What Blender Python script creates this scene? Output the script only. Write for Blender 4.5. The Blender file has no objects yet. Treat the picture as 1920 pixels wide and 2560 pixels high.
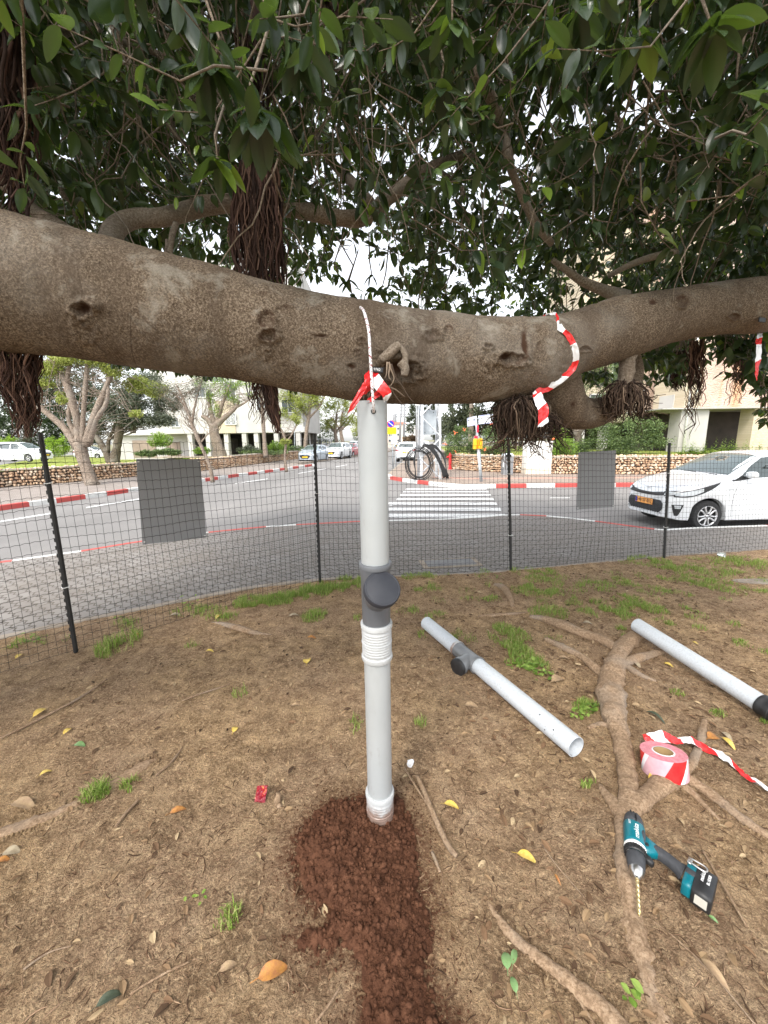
import bpy, bmesh, math, random
import numpy as np
from mathutils import Vector, Matrix, Euler
from mathutils.bvhtree import BVHTree
rng = np.random.default_rng(7); random.seed(7)
C = bpy.context.scene.collection
SC = bpy.context.scene
# ---------------------------------------------------------------- camera
EYE = 1.65; FPX = 970.0; PITCH = math.radians(10.5); ROLL = math.radians(0.8)
F_ = np.array([0, math.cos(PITCH), -math.sin(PITCH)]); U0 = np.array([0, math.sin(PITCH), math.cos(PITCH)]); R0 = np.array([1.0, 0, 0])
R_ = math.cos(ROLL)*R0 - math.sin(ROLL)*U0; U_ = math.sin(ROLL)*R0 + math.cos(ROLL)*U0
cam = bpy.data.cameras.new('camera'); camo = bpy.data.objects.new('camera', cam); C.objects.link(camo)
camo.matrix_world = Matrix(((R_[0], U_[0], -F_[0], 0), (R_[1], U_[1], -F_[1], 0), (R_[2], U_[2], -F_[2], EYE), (0, 0, 0, 1)))
cam.sensor_fit = 'VERTICAL'; cam.sensor_height = 36; cam.lens = 36*FPX/2560; cam.clip_start = 0.02; cam.clip_end = 2000
SC.camera = camo
# ---------------------------------------------------------------- light: bright overcast
SUN_EL = math.radians(52); SUN_AZ = math.radians(205)     # azimuth from +Y clockwise: behind the camera, a little left
w = bpy.data.worlds.new('World'); SC.world = w; w.use_nodes = True
nt = w.node_tree; bg = nt.nodes['Background']; sky = nt.nodes.new('ShaderNodeTexSky'); sky.sky_type = 'NISHITA'
sky.sun_disc = False; sky.sun_elevation = SUN_EL; sky.sun_rotation = SUN_AZ; sky.dust_density = 2; sky.air_density = 1.0; sky.ozone_density = 1
hs = nt.nodes.new('ShaderNodeHueSaturation'); hs.inputs['Saturation'].default_value = 0.22; hs.inputs['Value'].default_value = 1.7
nt.links.new(sky.outputs[0], hs.inputs['Color']); nt.links.new(hs.outputs[0], bg.inputs[0]); bg.inputs[1].default_value = 0.15
sl = bpy.data.lights.new('sun', 'SUN'); sl.energy = 1.5; sl.angle = math.radians(14); sl.color = (1, .93, .83)
so = bpy.data.objects.new('sun', sl); C.objects.link(so)
sd = Vector((math.sin(SUN_AZ)*math.cos(SUN_EL), math.cos(SUN_AZ)*math.cos(SUN_EL), math.sin(SUN_EL)))
so.rotation_euler = (-sd).to_track_quat('-Z', 'Y').to_euler(); so.location = (0, -5, 12)
SC.view_settings.view_transform = 'Standard'; SC.view_settings.look = 'None'; SC.view_settings.gamma = 1; SC.view_settings.exposure = 1.08
SC.cycles.max_bounces = 6; SC.cycles.diffuse_bounces = 3; SC.cycles.use_denoising = True
# ---------------------------------------------------------------- pixel of the 1920x2560 photo -> ray, ground point, point at a distance
def ray(x, y): return F_ + R_*((x-960)/FPX) + U_*((1280-y)/FPX)
def G(x, y, z=0.0):
    d = ray(x, y); t = (z-EYE)/d[2]; return np.array([d[0]*t, d[1]*t, z])
def Y(x, y, yd):
    d = ray(x, y); t = yd/d[1]; return np.array([d[0]*t, yd, EYE+d[2]*t])
def proj(v):
    v = np.asarray(v, float) - np.array([0, 0, EYE]); zf = v@F_
    return 960+FPX*(v@R_)/zf, 1280-FPX*(v@U_)/zf, zf
# ---------------------------------------------------------------- noise
def _h(ix, iy, iz, s):
    h = (ix*374761393 + iy*668265263 + iz*2147483647 + s*974634777) & 0xffffffff
    h = ((h ^ (h >> 13))*1274126177) & 0xffffffff
    return ((h ^ (h >> 16)) & 0xffff)/65535.0
def noise(x, y, z=0.0, s=0):
    x = np.asarray(x, float); y = np.asarray(y, float); z = np.asarray(z, float)+0*x
    xi = np.floor(x).astype(np.int64); yi = np.floor(y).astype(np.int64); zi = np.floor(z).astype(np.int64)
    u, v, t = x-xi, y-yi, z-zi; u = u*u*(3-2*u); v = v*v*(3-2*v); t = t*t*(3-2*t)
    r = 0
    for a in (0, 1):
        for b in (0, 1):
            for c in (0, 1):
                r = r + _h(xi+a, yi+b, zi+c, s)*(u if a else 1-u)*(v if b else 1-v)*(t if c else 1-t)
    return r*2-1
def fbm(x, y, z=0.0, o=4, s=0):
    r = 0; a = 1.0; k = 0
    for i in range(o):
        f = 2.03**i; r = r + a*noise(np.asarray(x)*f, np.asarray(y)*f, np.asarray(z)*f, s+i*17); k += a; a *= .5
    return r/k
# ---------------------------------------------------------------- mesh building
class MB:
    def __init__(s): s.v = []; s.f = []; s.m = []; s.n = 0
    def add(s, v, f, mi=0):
        v = np.asarray(v, float).reshape(-1, 3); s.v.append(v)
        if isinstance(f, np.ndarray):
            s.f.append(f+s.n); s.m.append(np.full(len(f), mi) if np.isscalar(mi) else np.asarray(mi))
        else:
            by = {}
            for k, q in enumerate(f): by.setdefault(len(q), []).append((q, mi if np.isscalar(mi) else mi[k]))
            for L, qs in by.items():
                s.f.append(np.array([q for q, _ in qs])+s.n); s.m.append(np.array([m for _, m in qs]))
        s.n += len(v); return s
    def box(s, c, d, rot=None, mi=0, taper=1.0):
        c = np.array(c, float); d = np.array(d, float)/2
        v = np.array([[x*(taper if z > 0 else 1), y*(taper if z > 0 else 1), z] for x in (-1, 1) for y in (-1, 1) for z in (-1, 1)])*d
        if rot is not None: v = v@np.array(Euler(rot).to_matrix()).T
        return s.add(v+c, np.array([[0, 1, 3, 2], [4, 6, 7, 5], [0, 4, 5, 1], [2, 3, 7, 6], [0, 2, 6, 4], [1, 5, 7, 3]]), mi)
    def tube(s, p, r, n=8, mi=0, caps=True, jit=None):
        p = np.asarray(p, float); m = len(p); r = np.full(m, r, float) if np.isscalar(r) else np.asarray(r, float)
        t = np.gradient(p, axis=0); t /= np.linalg.norm(t, axis=1)[:, None]+1e-12
        a = np.array([0, 0, 1.0]) if abs(t[0][2]) < .9 else np.array([1.0, 0, 0])
        u = np.cross(t[0], a); u /= np.linalg.norm(u); us = [u]
        for i in range(1, m):
            u = us[-1]-t[i]*(us[-1]@t[i]); us.append(u/(np.linalg.norm(u)+1e-12))
        us = np.array(us); ws = np.cross(t, us)
        an = np.arange(n)*2*math.pi/n
        rr = r[:, None]*np.ones(n) if jit is None else r[:, None]*jit(m, n)
        v = p[:, None]+rr[..., None]*(np.cos(an)[None, :, None]*us[:, None]+np.sin(an)[None, :, None]*ws[:, None])
        i, j = np.meshgrid(np.arange(m-1), np.arange(n), indexing='ij'); j2 = (j+1) % n
        f = np.stack([i*n+j, i*n+j2, (i+1)*n+j2, (i+1)*n+j], -1).reshape(-1, 4)
        s.add(v, f, mi)
        if caps:
            b = s.n-m*n
            s.f.append(np.array([[b+k for k in range(n)][::-1]])); s.m.append(np.array([mi]))
            s.f.append(np.array([[b+(m-1)*n+k for k in range(n)]])); s.m.append(np.array([mi]))
        return s
    def lathe(s, prof, o, ax, n=32, mi=0, wall=None):
        """prof: (distance along axis, radius) pairs"""
        o = np.array(o, float); ax = np.array(ax, float); ax /= np.linalg.norm(ax)
        a = np.array([0, 0, 1.0]) if abs(ax[2]) < .9 else np.array([1.0, 0, 0])
        u = np.cross(ax, a); u /= np.linalg.norm(u); w_ = np.cross(ax, u); an = np.arange(n)*2*math.pi/n
        ring = np.cos(an)[:, None]*u+np.sin(an)[:, None]*w_
        v = np.array([o+ax*d+ring*r for d, r in prof]).reshape(-1, 3); m = len(prof)
        i, j = np.meshgrid(np.arange(m-1), np.arange(n), indexing='ij'); j2 = (j+1) % n
        f = np.stack([i*n+j, i*n+j2, (i+1)*n+j2, (i+1)*n+j], -1).reshape(-1, 4)
        return s.add(v, f, mi)
    def prism(s, poly, z0, z1, mi=0):
        n = len(poly); v = [(x, y, z0) for x, y in poly]+[(x, y, z1) for x, y in poly]
        return s.add(v, [list(range(n))[::-1], list(range(n, 2*n))]+[[i, (i+1) % n, n+(i+1) % n, n+i] for i in range(n)], mi)
    def build(s, name, mats, parent=None, smooth=True, loc=None):
        me = bpy.data.meshes.new(name)
        v = np.concatenate(s.v) if s.v else np.zeros((0, 3))
        if loc is not None: v = v-np.array(loc, float)
        me.vertices.add(len(v)); me.vertices.foreach_set('co', v.ravel())
        nl = sum(f.size for f in s.f); npol = sum(len(f) for f in s.f)
        me.loops.add(nl); me.loops.foreach_set('vertex_index', np.concatenate([f.ravel() for f in s.f]).astype(np.int32))
        tot = np.concatenate([np.full(len(f), f.shape[1]) for f in s.f]).astype(np.int32)
        st = np.concatenate([[0], np.cumsum(tot)[:-1]]).astype(np.int32)
        me.polygons.add(npol); me.polygons.foreach_set('loop_start', st); me.polygons.foreach_set('loop_total', tot)
        me.polygons.foreach_set('material_index', np.concatenate(s.m).astype(np.int32))
        me.polygons.foreach_set('use_smooth', np.full(npol, bool(smooth)))
        me.update(calc_edges=True); me.validate()
        for m in (mats if isinstance(mats, (list, tuple)) else [mats]): me.materials.append(m)
        o = bpy.data.objects.new(name, me); C.objects.link(o)
        if parent is not None: o.parent = parent
        if loc is not None: o.location = tuple(loc)
        if smooth == 'auto':
            try: me.set_sharp_from_angle(angle=math.radians(38))
            except Exception: pass
        return o
def tag(o, label=None, cat=None, group=None, kind=None):
    if label: o['label'] = label
    if cat: o['category'] = cat
    if group: o['group'] = group
    if kind: o['kind'] = kind
    return o
def empty(name, loc=(0, 0, 0), rz=0.0, label=None, cat=None, group=None):
    o = bpy.data.objects.new(name, None); C.objects.link(o); o.location = tuple(float(q) for q in loc); o.rotation_euler = (0, 0, rz)
    o.empty_display_size = .1
    return tag(o, label, cat, group)
def copy_tree(o, parent=None):
    c = o.copy(); C.objects.link(c); c.parent = parent
    for ch in [q for q in o.children]: copy_tree(ch, c)
    return c
def smoothpts(p, k=6, extra=None):
    """Catmull-Rom resample of points; extra: values interpolated along"""
    p = np.asarray(p, float); q = np.vstack([2*p[0]-p[1], p, 2*p[-1]-p[-2]]); out = []
    for i in range(1, len(q)-2):
        for t in np.arange(k)/k:
            out.append(.5*((2*q[i])+(-q[i-1]+q[i+1])*t+(2*q[i-1]-5*q[i]+4*q[i+1]-q[i+2])*t*t+(-q[i-1]+3*q[i]-3*q[i+1]+q[i+2])*t**3))
    out.append(p[-1]); return np.array(out)
# ---------------------------------------------------------------- materials
def mat(name, col=(.5, .5, .5), rough=.6, metal=0.0, spec=.5, **kw):
    m = bpy.data.materials.new(name); m.use_nodes = True; b = m.node_tree.nodes['Principled BSDF']
    b.inputs['Base Color'].default_value = (*col, 1); b.inputs['Roughness'].default_value = rough; b.inputs['Metallic'].default_value = metal
    b.inputs['Specular IOR Level'].default_value = spec
    for k, v in kw.items():
        b.inputs[k.replace('_', ' ')].default_value = v
    return m
class NT:
    def __init__(s, m, coord='Object'):
        s.t = m.node_tree; s.b = s.t.nodes['Principled BSDF']; s.tc = s.t.nodes.new('ShaderNodeTexCoord').outputs[coord]
    def L(s, a, b): s.t.links.new(a, b)
    def noise(s, scale, detail=4, rough=.55, dist=0.0, vec=None):
        n = s.t.nodes.new('ShaderNodeTexNoise'); n.inputs['Scale'].default_value = scale; n.inputs['Detail'].default_value = detail
        n.inputs['Roughness'].default_value = rough; n.inputs['Distortion'].default_value = dist; s.L(vec or s.tc, n.inputs['Vector']); return n.outputs['Fac']
    def voro(s, scale, feature='F1', vec=None, out='Distance'):
        n = s.t.nodes.new('ShaderNodeTexVoronoi'); n.feature = feature; n.inputs['Scale'].default_value = scale; s.L(vec or s.tc, n.inputs['Vector']); return n.outputs[out]
    def scale(s, v):
        n = s.t.nodes.new('ShaderNodeMapping'); n.inputs['Scale'].default_value = v; s.L(s.tc, n.inputs['Vector']); return n.outputs[0]
    def ramp(s, fac, stops):
        n = s.t.nodes.new('ShaderNodeValToRGB'); e = n.color_ramp.elements
        while len(e) < len(stops): e.new(.5)
        for q, (p, c) in zip(e, stops): q.position = p; q.color = (*c, 1) if len(c) == 3 else c
        s.L(fac, n.inputs[0]); return n.outputs[0]
    def mix(s, fac, a, b, mode='MIX'):
        n = s.t.nodes.new('ShaderNodeMix'); n.data_type = 'RGBA'; n.blend_type = mode
        for k, v in ((0, fac), (6, a), (7, b)):
            if hasattr(v, 'is_linked'): s.L(v, n.inputs[k])
            elif k == 0: n.inputs[0].default_value = v
            else: n.inputs[k].default_value = (*v, 1)
        return n.outputs[2]
    def math(s, op, a, b=0.0):
        n = s.t.nodes.new('ShaderNodeMath'); n.operation = op
        for k, v in ((0, a), (1, b)):
            if hasattr(v, 'is_linked'): s.L(v, n.inputs[k])
            else: n.inputs[k].default_value = v
        return n.outputs[0]
    def island(s):
        return s.t.nodes.new('ShaderNodeNewGeometry').outputs['Random Per Island']
    def attr(s, name):
        n = s.t.nodes.new('ShaderNodeAttribute'); n.attribute_name = name; return n.outputs['Fac']
    def col(s, c): s.L(c, s.b.inputs['Base Color']); return s
    def rough(s, c): s.L(c, s.b.inputs['Roughness']); return s
    def bump(s, h, strength=.5, dist=.01):
        n = s.t.nodes.new('ShaderNodeBump'); n.inputs['Strength'].default_value = strength; n.inputs['Distance'].default_value = dist
        s.L(h, n.inputs['Height']); s.L(n.outputs[0], s.b.inputs['Normal']); return s
def noisy(name, c1, c2, scale=8, rough=.8, bump=.3, bd=.01, bscale=None, **kw):
    m = mat(name, c1, rough, **kw); n = NT(m); f = n.noise(scale, 5); n.col(n.ramp(f, [(.35, c1), (.65, c2)]))
    if bump: n.bump(n.noise(bscale or scale*6, 4), bump, bd)
    return m
M = {}
# dirt
m = mat('sandy_dirt', rough=.95, spec=.15); n = NT(m)
big = n.noise(1.3, 4); mid = n.noise(9, 6, .65); fine = n.noise(130, 5, .7); str_ = n.noise(34, 5, .7, 1.6)
c = n.ramp(mid, [(.33, (.23, .130, .062)), (.47, (.62, .37, .19)), (.64, (.84, .55, .30))])
c2 = n.ramp(mid, [(.33, (.31, .195, .10)), (.60, (.74, .50, .28))])
c = n.mix(n.ramp(big, [(.40, (0, 0, 0)), (.60, (1, 1, 1))]), n.ramp(mid, [(.3, (.30, .185, .11)), (.5, (.52, .345, .21)), (.7, (.66, .47, .30))]), c2)
c = n.mix(n.ramp(n.noise(3.3, 6, .68, .6), [(.50, (0, 0, 0)), (.62, (.5, .5, .5))]), c, (.24, .150, .085))
sp_ = n.noise(58, 5, .72, .5); c = n.mix(n.ramp(sp_, [(.34, (.6, .6, .6)), (.45, (0, 0, 0))]), c, (.17, .098, .054)); c = n.mix(n.ramp(sp_, [(.51, (0, 0, 0)), (.64, (.7, .7, .7))]), c, (.92, .66, .40))
c = n.mix(n.ramp(str_, [(.57, (0, 0, 0)), (.69, (.6, .6, .6))]), c, (.15, .088, .05))
c = n.mix(n.ramp(n.noise(260, 4, .7), [(.34, (.5, .5, .5)), (.48, (0, 0, 0))]), c, (.12, .08, .05))
c = n.mix(n.ramp(fine, [(.35, (.55, .55, .55)), (.6, (1, 1, 1))]), (0.03, .02, .012), c)
c = n.mix(n.math('MULTIPLY', n.attr('reddust'), n.ramp(n.noise(48, 5, .75), [(.40, (.15, .15, .15)), (.56, (1, 1, 1))])), c, (.15, .064, .035))
n.col(c); n.bump(n.math('ADD', n.math('MULTIPLY', fine, .9), n.math('ADD', str_, mid)), 1.0, .03); M['dirt'] = m
# red soil
m = mat('red_soil', rough=.97, spec=.1); n = NT(m)
c = n.ramp(n.noise(22, 6, .7), [(.3, (.05, .022, .013)), (.5, (.115, .051, .029)), (.72, (.21, .10, .057))]); n.col(n.mix(.35, c, n.ramp(n.island(), [(0, (.03, .012, .007)), (1, (.15, .068, .040))])))
n.bump(n.noise(160, 5, .7), .9, .01); M['soil'] = m
# asphalt, pavers, concrete
m = mat('asphalt', rough=.9, spec=.3); n = NT(m)
c = n.ramp(n.noise(.35, 5, .6), [(.3, (.15, .145, .14)), (.7, (.215, .205, .197))])
c = n.mix(n.ramp(n.noise(160, 3), [(.4, (0, 0, 0)), (.62, (.55, .55, .55))]), c, (.28, .27, .26)); tm = n.scale((.5, .06, 1)); c = n.mix(n.ramp(n.noise(1.2, 4, vec=tm), [(.45, (0, 0, 0)), (.7, (.5, .5, .5))]), c, (.13, .125, .12)); n.col(c); n.bump(n.noise(220, 3), .4, .006); M['asphalt'] = m
def pavers(name, a, b, mortar, sc=5.0, rot=.55):
    m = mat(name, rough=.9, spec=.3); n = NT(m)
    mp = n.t.nodes.new('ShaderNodeMapping'); mp.inputs['Rotation'].default_value = (0, 0, rot); n.L(n.tc, mp.inputs['Vector'])
    wv = n.t.nodes.new('ShaderNodeTexWave'); wv.bands_direction = 'X'; wv.inputs['Scale'].default_value = sc*.63; n.L(mp.outputs[0], wv.inputs['Vector'])
    va = n.t.nodes.new('ShaderNodeVectorMath'); va.operation = 'MULTIPLY_ADD'; va.inputs[1].default_value = (0, .03, 0)
    n.L(wv.outputs['Color'], va.inputs[0]); n.L(mp.outputs[0], va.inputs[2])
    br = n.t.nodes.new('ShaderNodeTexBrick'); br.inputs['Scale'].default_value = sc; br.inputs['Mortar Size'].default_value = .045; br.inputs['Brick Width'].default_value = 1.0
    br.inputs['Row Height'].default_value = .5; br.inputs['Color1'].default_value = (*a, 1); br.inputs['Color2'].default_value = (*b, 1); br.inputs['Mortar'].default_value = (*mortar, 1)
    br.inputs['Mortar Smooth'].default_value = .3; n.L(va.outputs[0], br.inputs['Vector'])
    c = n.mix(n.ramp(n.noise(1.5, 5, .6), [(.3, (.0, 0, 0)), (.75, (.6, .6, .6))]), br.outputs['Color'], (.17, .145, .12))
    c = n.mix(n.ramp(n.noise(70, 4), [(.3, (.88, .88, .88)), (.6, (1, 1, 1))]), (.06, .05, .045), c)
    n.col(c); n.bump(n.math('MULTIPLY', br.outputs['Fac'], -1.0), .7, .012); return m
M['pavers'] = pavers('grey_interlocking_pavers', (.215, .20, .188), (.26, .245, .23), (.09, .078, .068), 4.6)
M['pavers_pink'] = pavers('pinkish_pavers', (.32, .25, .205), (.38, .305, .255), (.2, .16, .13), 4.0, .1)
M['pavers_far'] = pavers('dull_pavers', (.29, .25, .225), (.33, .29, .265), (.18, .16, .14), 4.0, .4)
M['concrete'] = noisy('weathered_concrete', (.23, .185, .14), (.34, .29, .235), 5, .95, .5, .01)
M['red_paint'] = noisy('worn_red_kerb_paint', (.48, .06, .055), (.40, .085, .07), 9, .7, .2)
M['white_paint'] = noisy('worn_white_road_paint', (.64, .64, .62), (.54, .54, .52), 7, .7, .2)
m = mat('worn_line_paint', rough=.8); n = NT(m); n.col(n.ramp(n.noise(24, 6, .7), [(.34, (.26, .25, .24)), (.48, (.58, .58, .57)), (.7, (.68, .68, .67))])); M['line_paint'] = m
M['earth'] = noisy('dull_earth', (.20, .17, .10), (.14, .15, .06), .5, .95, .3)
m = mat('lawn_green', rough=.9, spec=.2); n = NT(m); n.col(n.ramp(n.noise(3, 6, .7), [(.3, (.10, .15, .028)), (.5, (.22, .26, .05)), (.7, (.38, .38, .12))])); n.bump(n.noise(60, 4), 1, .03); M['lawn'] = m
# bark
def bark(name, dark, mid, light, fs=70, scar=False):
    m = mat(name, mid, .92, spec=.2); n = NT(m)
    v = n.scale((1, 1, 1)); f1 = n.noise(fs*1.9, 4, .75, .3); f2 = n.noise(5, 5, .6)
    w1 = n.noise(fs*3.6, 3, .75, vec=n.scale((.75, 1, 1.5))); cr = n.noise(fs*1.2, 5, .8, .6, vec=n.scale((1, 1, 1.3))); wr = n.noise(7, 3, .5, 1.2, vec=n.scale((5, .7, .7)))
    c = n.ramp(n.math('ADD', n.math('MULTIPLY', f1, .65), n.math('MULTIPLY', w1, .35)), [(.40, dark), (.5, mid), (.60, light)])
    c = n.mix(n.ramp(f2, [(.35, (.6, .6, .6)), (.6, (1, 1, 1))]), tuple(q*.62 for q in mid), c)
    c = n.mix(n.ramp(n.noise(2.2, 4), [(.50, (0, 0, 0)), (.66, (.45, .45, .45))]), c, (.27, .25, .22))
    if scar:
        st = n.noise(2.0, 5, .65, .8, vec=n.scale((2.6, .5, .5))); c = n.mix(n.ramp(st, [(.48, (0, 0, 0)), (.66, (.6, .6, .6))]), c, (.075, .052, .036)); c = n.mix(n.ramp(n.noise(5.5, 5, .7, .4), [(.57, (0, 0, 0)), (.66, (.5, .5, .5))]), c, (.34, .31, .26))
        ck = n.ramp(n.voro(7, 'DISTANCE_TO_EDGE', vec=n.scale((1, .35, .35))), [(0, (1, 1, 1)), (.012, (0, 0, 0))]); c = n.mix(n.math('MULTIPLY', ck, n.ramp(n.noise(1.7, 3), [(.5, (0, 0, 0)), (.62, (.7, .7, .7))])), c, (.05, .034, .024))
        c = n.mix(n.attr('scar'), c, (.055, .028, .016))
    n.col(c); n.bump(n.math('ADD', n.math('MULTIPLY', f1, .8), n.math('ADD', n.math('ADD', cr, n.math('MULTIPLY', wr, .9)), n.math('MULTIPLY', w1, .5))), .65, .007); return m
M['ficus_bark'] = bark('speckled_brown_bark', (.050, .034, .022), (.14, .102, .071), (.30, .24, .178), 84, True)
M['branch_bark'] = bark('smooth_branch_bark', (.10, .072, .05), (.22, .17, .125), (.34, .28, .22), 60)
M['root_bark'] = bark('ground_root_bark', (.17, .11, .066), (.29, .195, .122), (.39, .28, .185), 34)
M['grey_bark'] = bark('grey_street_tree_bark', (.09, .068, .052), (.235, .185, .145), (.38, .31, .25), 12)
M['dark_bark'] = bark('dark_rough_bark', (.05, .04, .03), (.11, .088, .066), (.19, .155, .12), 10)
m = mat('dark_red_aerial_root', rough=.9, spec=.2); n = NT(m); n.col(n.ramp(n.island(), [(0, (.020, .012, .009)), (.6, (.062, .032, .024)), (1, (.17, .10, .07))])); M['aroot'] = m
m = mat('brown_woody_root', rough=.9, spec=.2); n = NT(m); n.col(n.ramp(n.island(), [(0, (.018, .011, .008)), (.6, (.055, .034, .024)), (1, (.17, .12, .085))])); M['wroot'] = m
m = mat('pale_woody_root', rough=.9, spec=.2); n = NT(m); n.col(n.ramp(n.island(), [(0, (.05, .034, .024)), (.5, (.13, .092, .066)), (1, (.30, .23, .17))])); M['wroot_pale'] = m
def leafmat(name, stops, rough=.38, trans=.25, tcol=(.20, .34, .03), spec=.5):
    m = mat(name, stops[0][1], rough, spec=spec); n = NT(m); c = n.ramp(n.island(), stops); n.col(c)
    tr = n.t.nodes.new('ShaderNodeBsdfTranslucent'); mx = n.t.nodes.new('ShaderNodeMixShader'); mx.inputs[0].default_value = trans
    n.L(n.mix(.65, c, tcol), tr.inputs[0]); out = n.t.nodes['Material Output']; n.L(n.b.outputs[0], mx.inputs[1]); n.L(tr.outputs[0], mx.inputs[2]); n.L(mx.outputs[0], out.inputs[0])
    return m
M['ficus_leaf'] = leafmat('glossy_ficus_leaf', [(0, (.018, .032, .019)), (.45, (.032, .052, .030)), (.80, (.050, .078, .038)), (.93, (.078, .125, .038)), (.975, (.24, .36, .05))], .27, .22)
M['feather_leaf'] = leafmat('yellow_green_leaf', [(0, (.17, .23, .05)), (.5, (.30, .36, .09)), (1, (.46, .49, .18))], .6, .35, (.5, .5, .1), .2)
M['olive_leaf'] = leafmat('grey_green_leaf', [(0, (.045, .055, .038)), (.5, (.09, .105, .075)), (1, (.17, .185, .14))], .6, .2, (.2, .25, .1), .3)
M['fresh_leaf'] = leafmat('fresh_green_leaf', [(0, (.10, .19, .03)), (.5, (.19, .31, .05)), (1, (.33, .44, .11))], .5, .35, (.35, .5, .06), .3)
M['shrub_leaf'] = leafmat('shrub_leaf', [(0, (.045, .075, .03)), (.5, (.10, .155, .055)), (1, (.24, .31, .13))], .5, .25, (.25, .35, .08), .4)
M['hedge_leaf'] = leafmat('bright_hedge_leaf', [(0, (.14, .24, .02)), (.5, (.24, .38, .04)), (1, (.36, .50, .08))], .6, .3, (.35, .5, .05), .2)
M['conifer_leaf'] = leafmat('drooping_conifer_needle', [(0, (.035, .045, .028)), (.5, (.07, .085, .05)), (1, (.13, .14, .085))], .7, .15, (.15, .2, .06), .2)
M['dark_leaf'] = leafmat('dark_evergreen_leaf', [(0, (.022, .035, .018)), (.5, (.045, .066, .03)), (1, (.095, .125, .06))], .6, .2, (.12, .2, .05), .3)
M['purple_leaf'] = leafmat('reddish_shrub_leaf', [(0, (.10, .06, .045)), (1, (.24, .17, .10))], .6, .2, (.3, .2, .08), .2)
M['grass'] = leafmat('grass_blade', [(0, (.11, .18, .03)), (.5, (.23, .34, .06)), (.85, (.38, .43, .13)), (1, (.50, .44, .22))], .55, .3, (.3, .45, .05), .3)
# plastics, metal, paint
M['pvc'] = noisy('pale_grey_pvc', (.335, .355, .365), (.385, .405, .415), 3, .33, .05, .002)
M['pvc_white'] = noisy('white_pvc', (.43, .445, .455), (.48, .495, .505), 4, .34, .05, .002)
for k_ in ('pvc', 'pvc_white'):
    n = NT(M[k_]); src = n.b.inputs['Base Color'].links[0].from_socket; sx_ = n.t.nodes.new('ShaderNodeSeparateXYZ'); n.L(n.tc, sx_.inputs[0]); zf_ = n.ramp(n.math('ADD', sx_.outputs[2], n.math('MULTIPLY', n.noise(22, 5, .7), -.16)), [(0, (.85, .85, .85)), (.05, (0, 0, 0))]); src = n.mix(zf_, src, (.17, .085, .05)); c = n.mix(n.ramp(n.noise(9, 6, .75, vec=n.scale((1, 1, .35))), [(.60, (0, 0, 0)), (.74, (.5, .5, .5))]), src, (.20, .18, .15)); c = n.mix(n.ramp(n.noise(2.5, 4, .6, vec=n.scale((1.5, 1.5, .25))), [(.4, (0, 0, 0)), (.75, (.35, .35, .35))]), c, (.27, .265, .24)); n.col(c)
m = mat('dusty_white_pvc', (.6, .62, .64), .4); n = NT(m); n.col(n.ramp(n.noise(90, 5, .7), [(.28, (.36, .34, .31)), (.42, (.47, .50, .53)), (.7, (.55, .58, .61))])); M['pvc_dusty'] = m
M['pvc_grey'] = noisy('dark_grey_pvc', (.085, .09, .10), (.115, .12, .13), 8, .38, .08, .002)
M['pvc_fitting'] = noisy('shiny_grey_pvc', (.12, .125, .13), (.17, .175, .18), 8, .25, .05, .002)
M['cap_black'] = noisy('charcoal_plastic_cap', (.020, .022, .030), (.028, .030, .038), 20, .65, .1, .002)
M['black'] = noisy('black_plastic', (.012, .012, .013), (.02, .02, .021), 30, .5, .1, .002)
M['wire'] = mat('dark_coated_wire', (.010, .012, .011), .6)
M['post'] = noisy('dark_metal_post', (.012, .012, .013), (.022, .021, .02), 20, .6, .3, .004)
M['panel'] = noisy('mid_grey_board', (.215, .22, .23), (.24, .245, .255), 2, .6, .05, .002)
M['galv'] = noisy('galvanised_steel', (.55, .57, .60), (.68, .70, .72), 6, .45, .1, .003, metal=.25)
M['grey_metal'] = noisy('painted_grey_steel', (.38, .42, .45), (.46, .5, .53), 6, .5, .1, .003)
M['chrome'] = mat('bright_steel', (.60, .58, .56), .32, metal=1)
M['gold'] = noisy('golden_steel', (.62, .48, .22), (.75, .62, .36), 60, .3, .1, .002, metal=.9)
M['teal'] = noisy('teal_plastic', (.0, .125, .165), (.0, .15, .19), 12, .38, .1, .002)
M['rubber'] = noisy('grey_rubber_grip', (.035, .037, .042), (.05, .052, .058), 60, .7, .4, .003)
M['white_pl'] = mat('white_plastic', (.78, .78, .76), .4)
M['white_txt'] = mat('white_print', (.85, .85, .85), .5)
M['silver_lbl'] = mat('pale_label', (.50, .48, .42), .5)
M['tape_red'] = noisy('red_film', (.62, .018, .022), (.72, .035, .035), 20, .25, .3, .004)
M['tape_white'] = noisy('white_film', (.74, .74, .76), (.82, .82, .84), 20, .25, .3, .004)
M['tape_pink'] = noisy('pink_wound_film', (.56, .17, .21), (.66, .28, .32), 60, .4, .2, .002)
M['tape_pale'] = noisy('pale_pink_film', (.60, .33, .38), (.66, .42, .46), 30, .35, .2, .002)
M['card'] = mat('brown_cardboard', (.30, .20, .09), .8)
M['rope_white'] = mat('white_rope', (.72, .72, .74), .7)
M['rope_red'] = mat('dark_red_rope', (.24, .025, .03), .7)
M['car_white'] = mat('white_car_paint', (.74, .76, .78), .22, **{'Coat_Weight': .7})
M['car_silver'] = mat('silver_car_paint', (.46, .52, .58), .28, metal=.35, **{'Coat_Weight': .7})
M['car_red'] = mat('red_car_paint', (.38, .03, .045), .25, **{'Coat_Weight': .7})
M['car_grey'] = mat('dark_grey_car_paint', (.10, .11, .125), .25, **{'Coat_Weight': .7})
M['glass'] = mat('tinted_car_glass', (.045, .06, .06), .06, spec=.9)
M['windscreen'] = mat('windscreen_glass', (.10, .13, .13), .05, spec=1.0)
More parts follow.
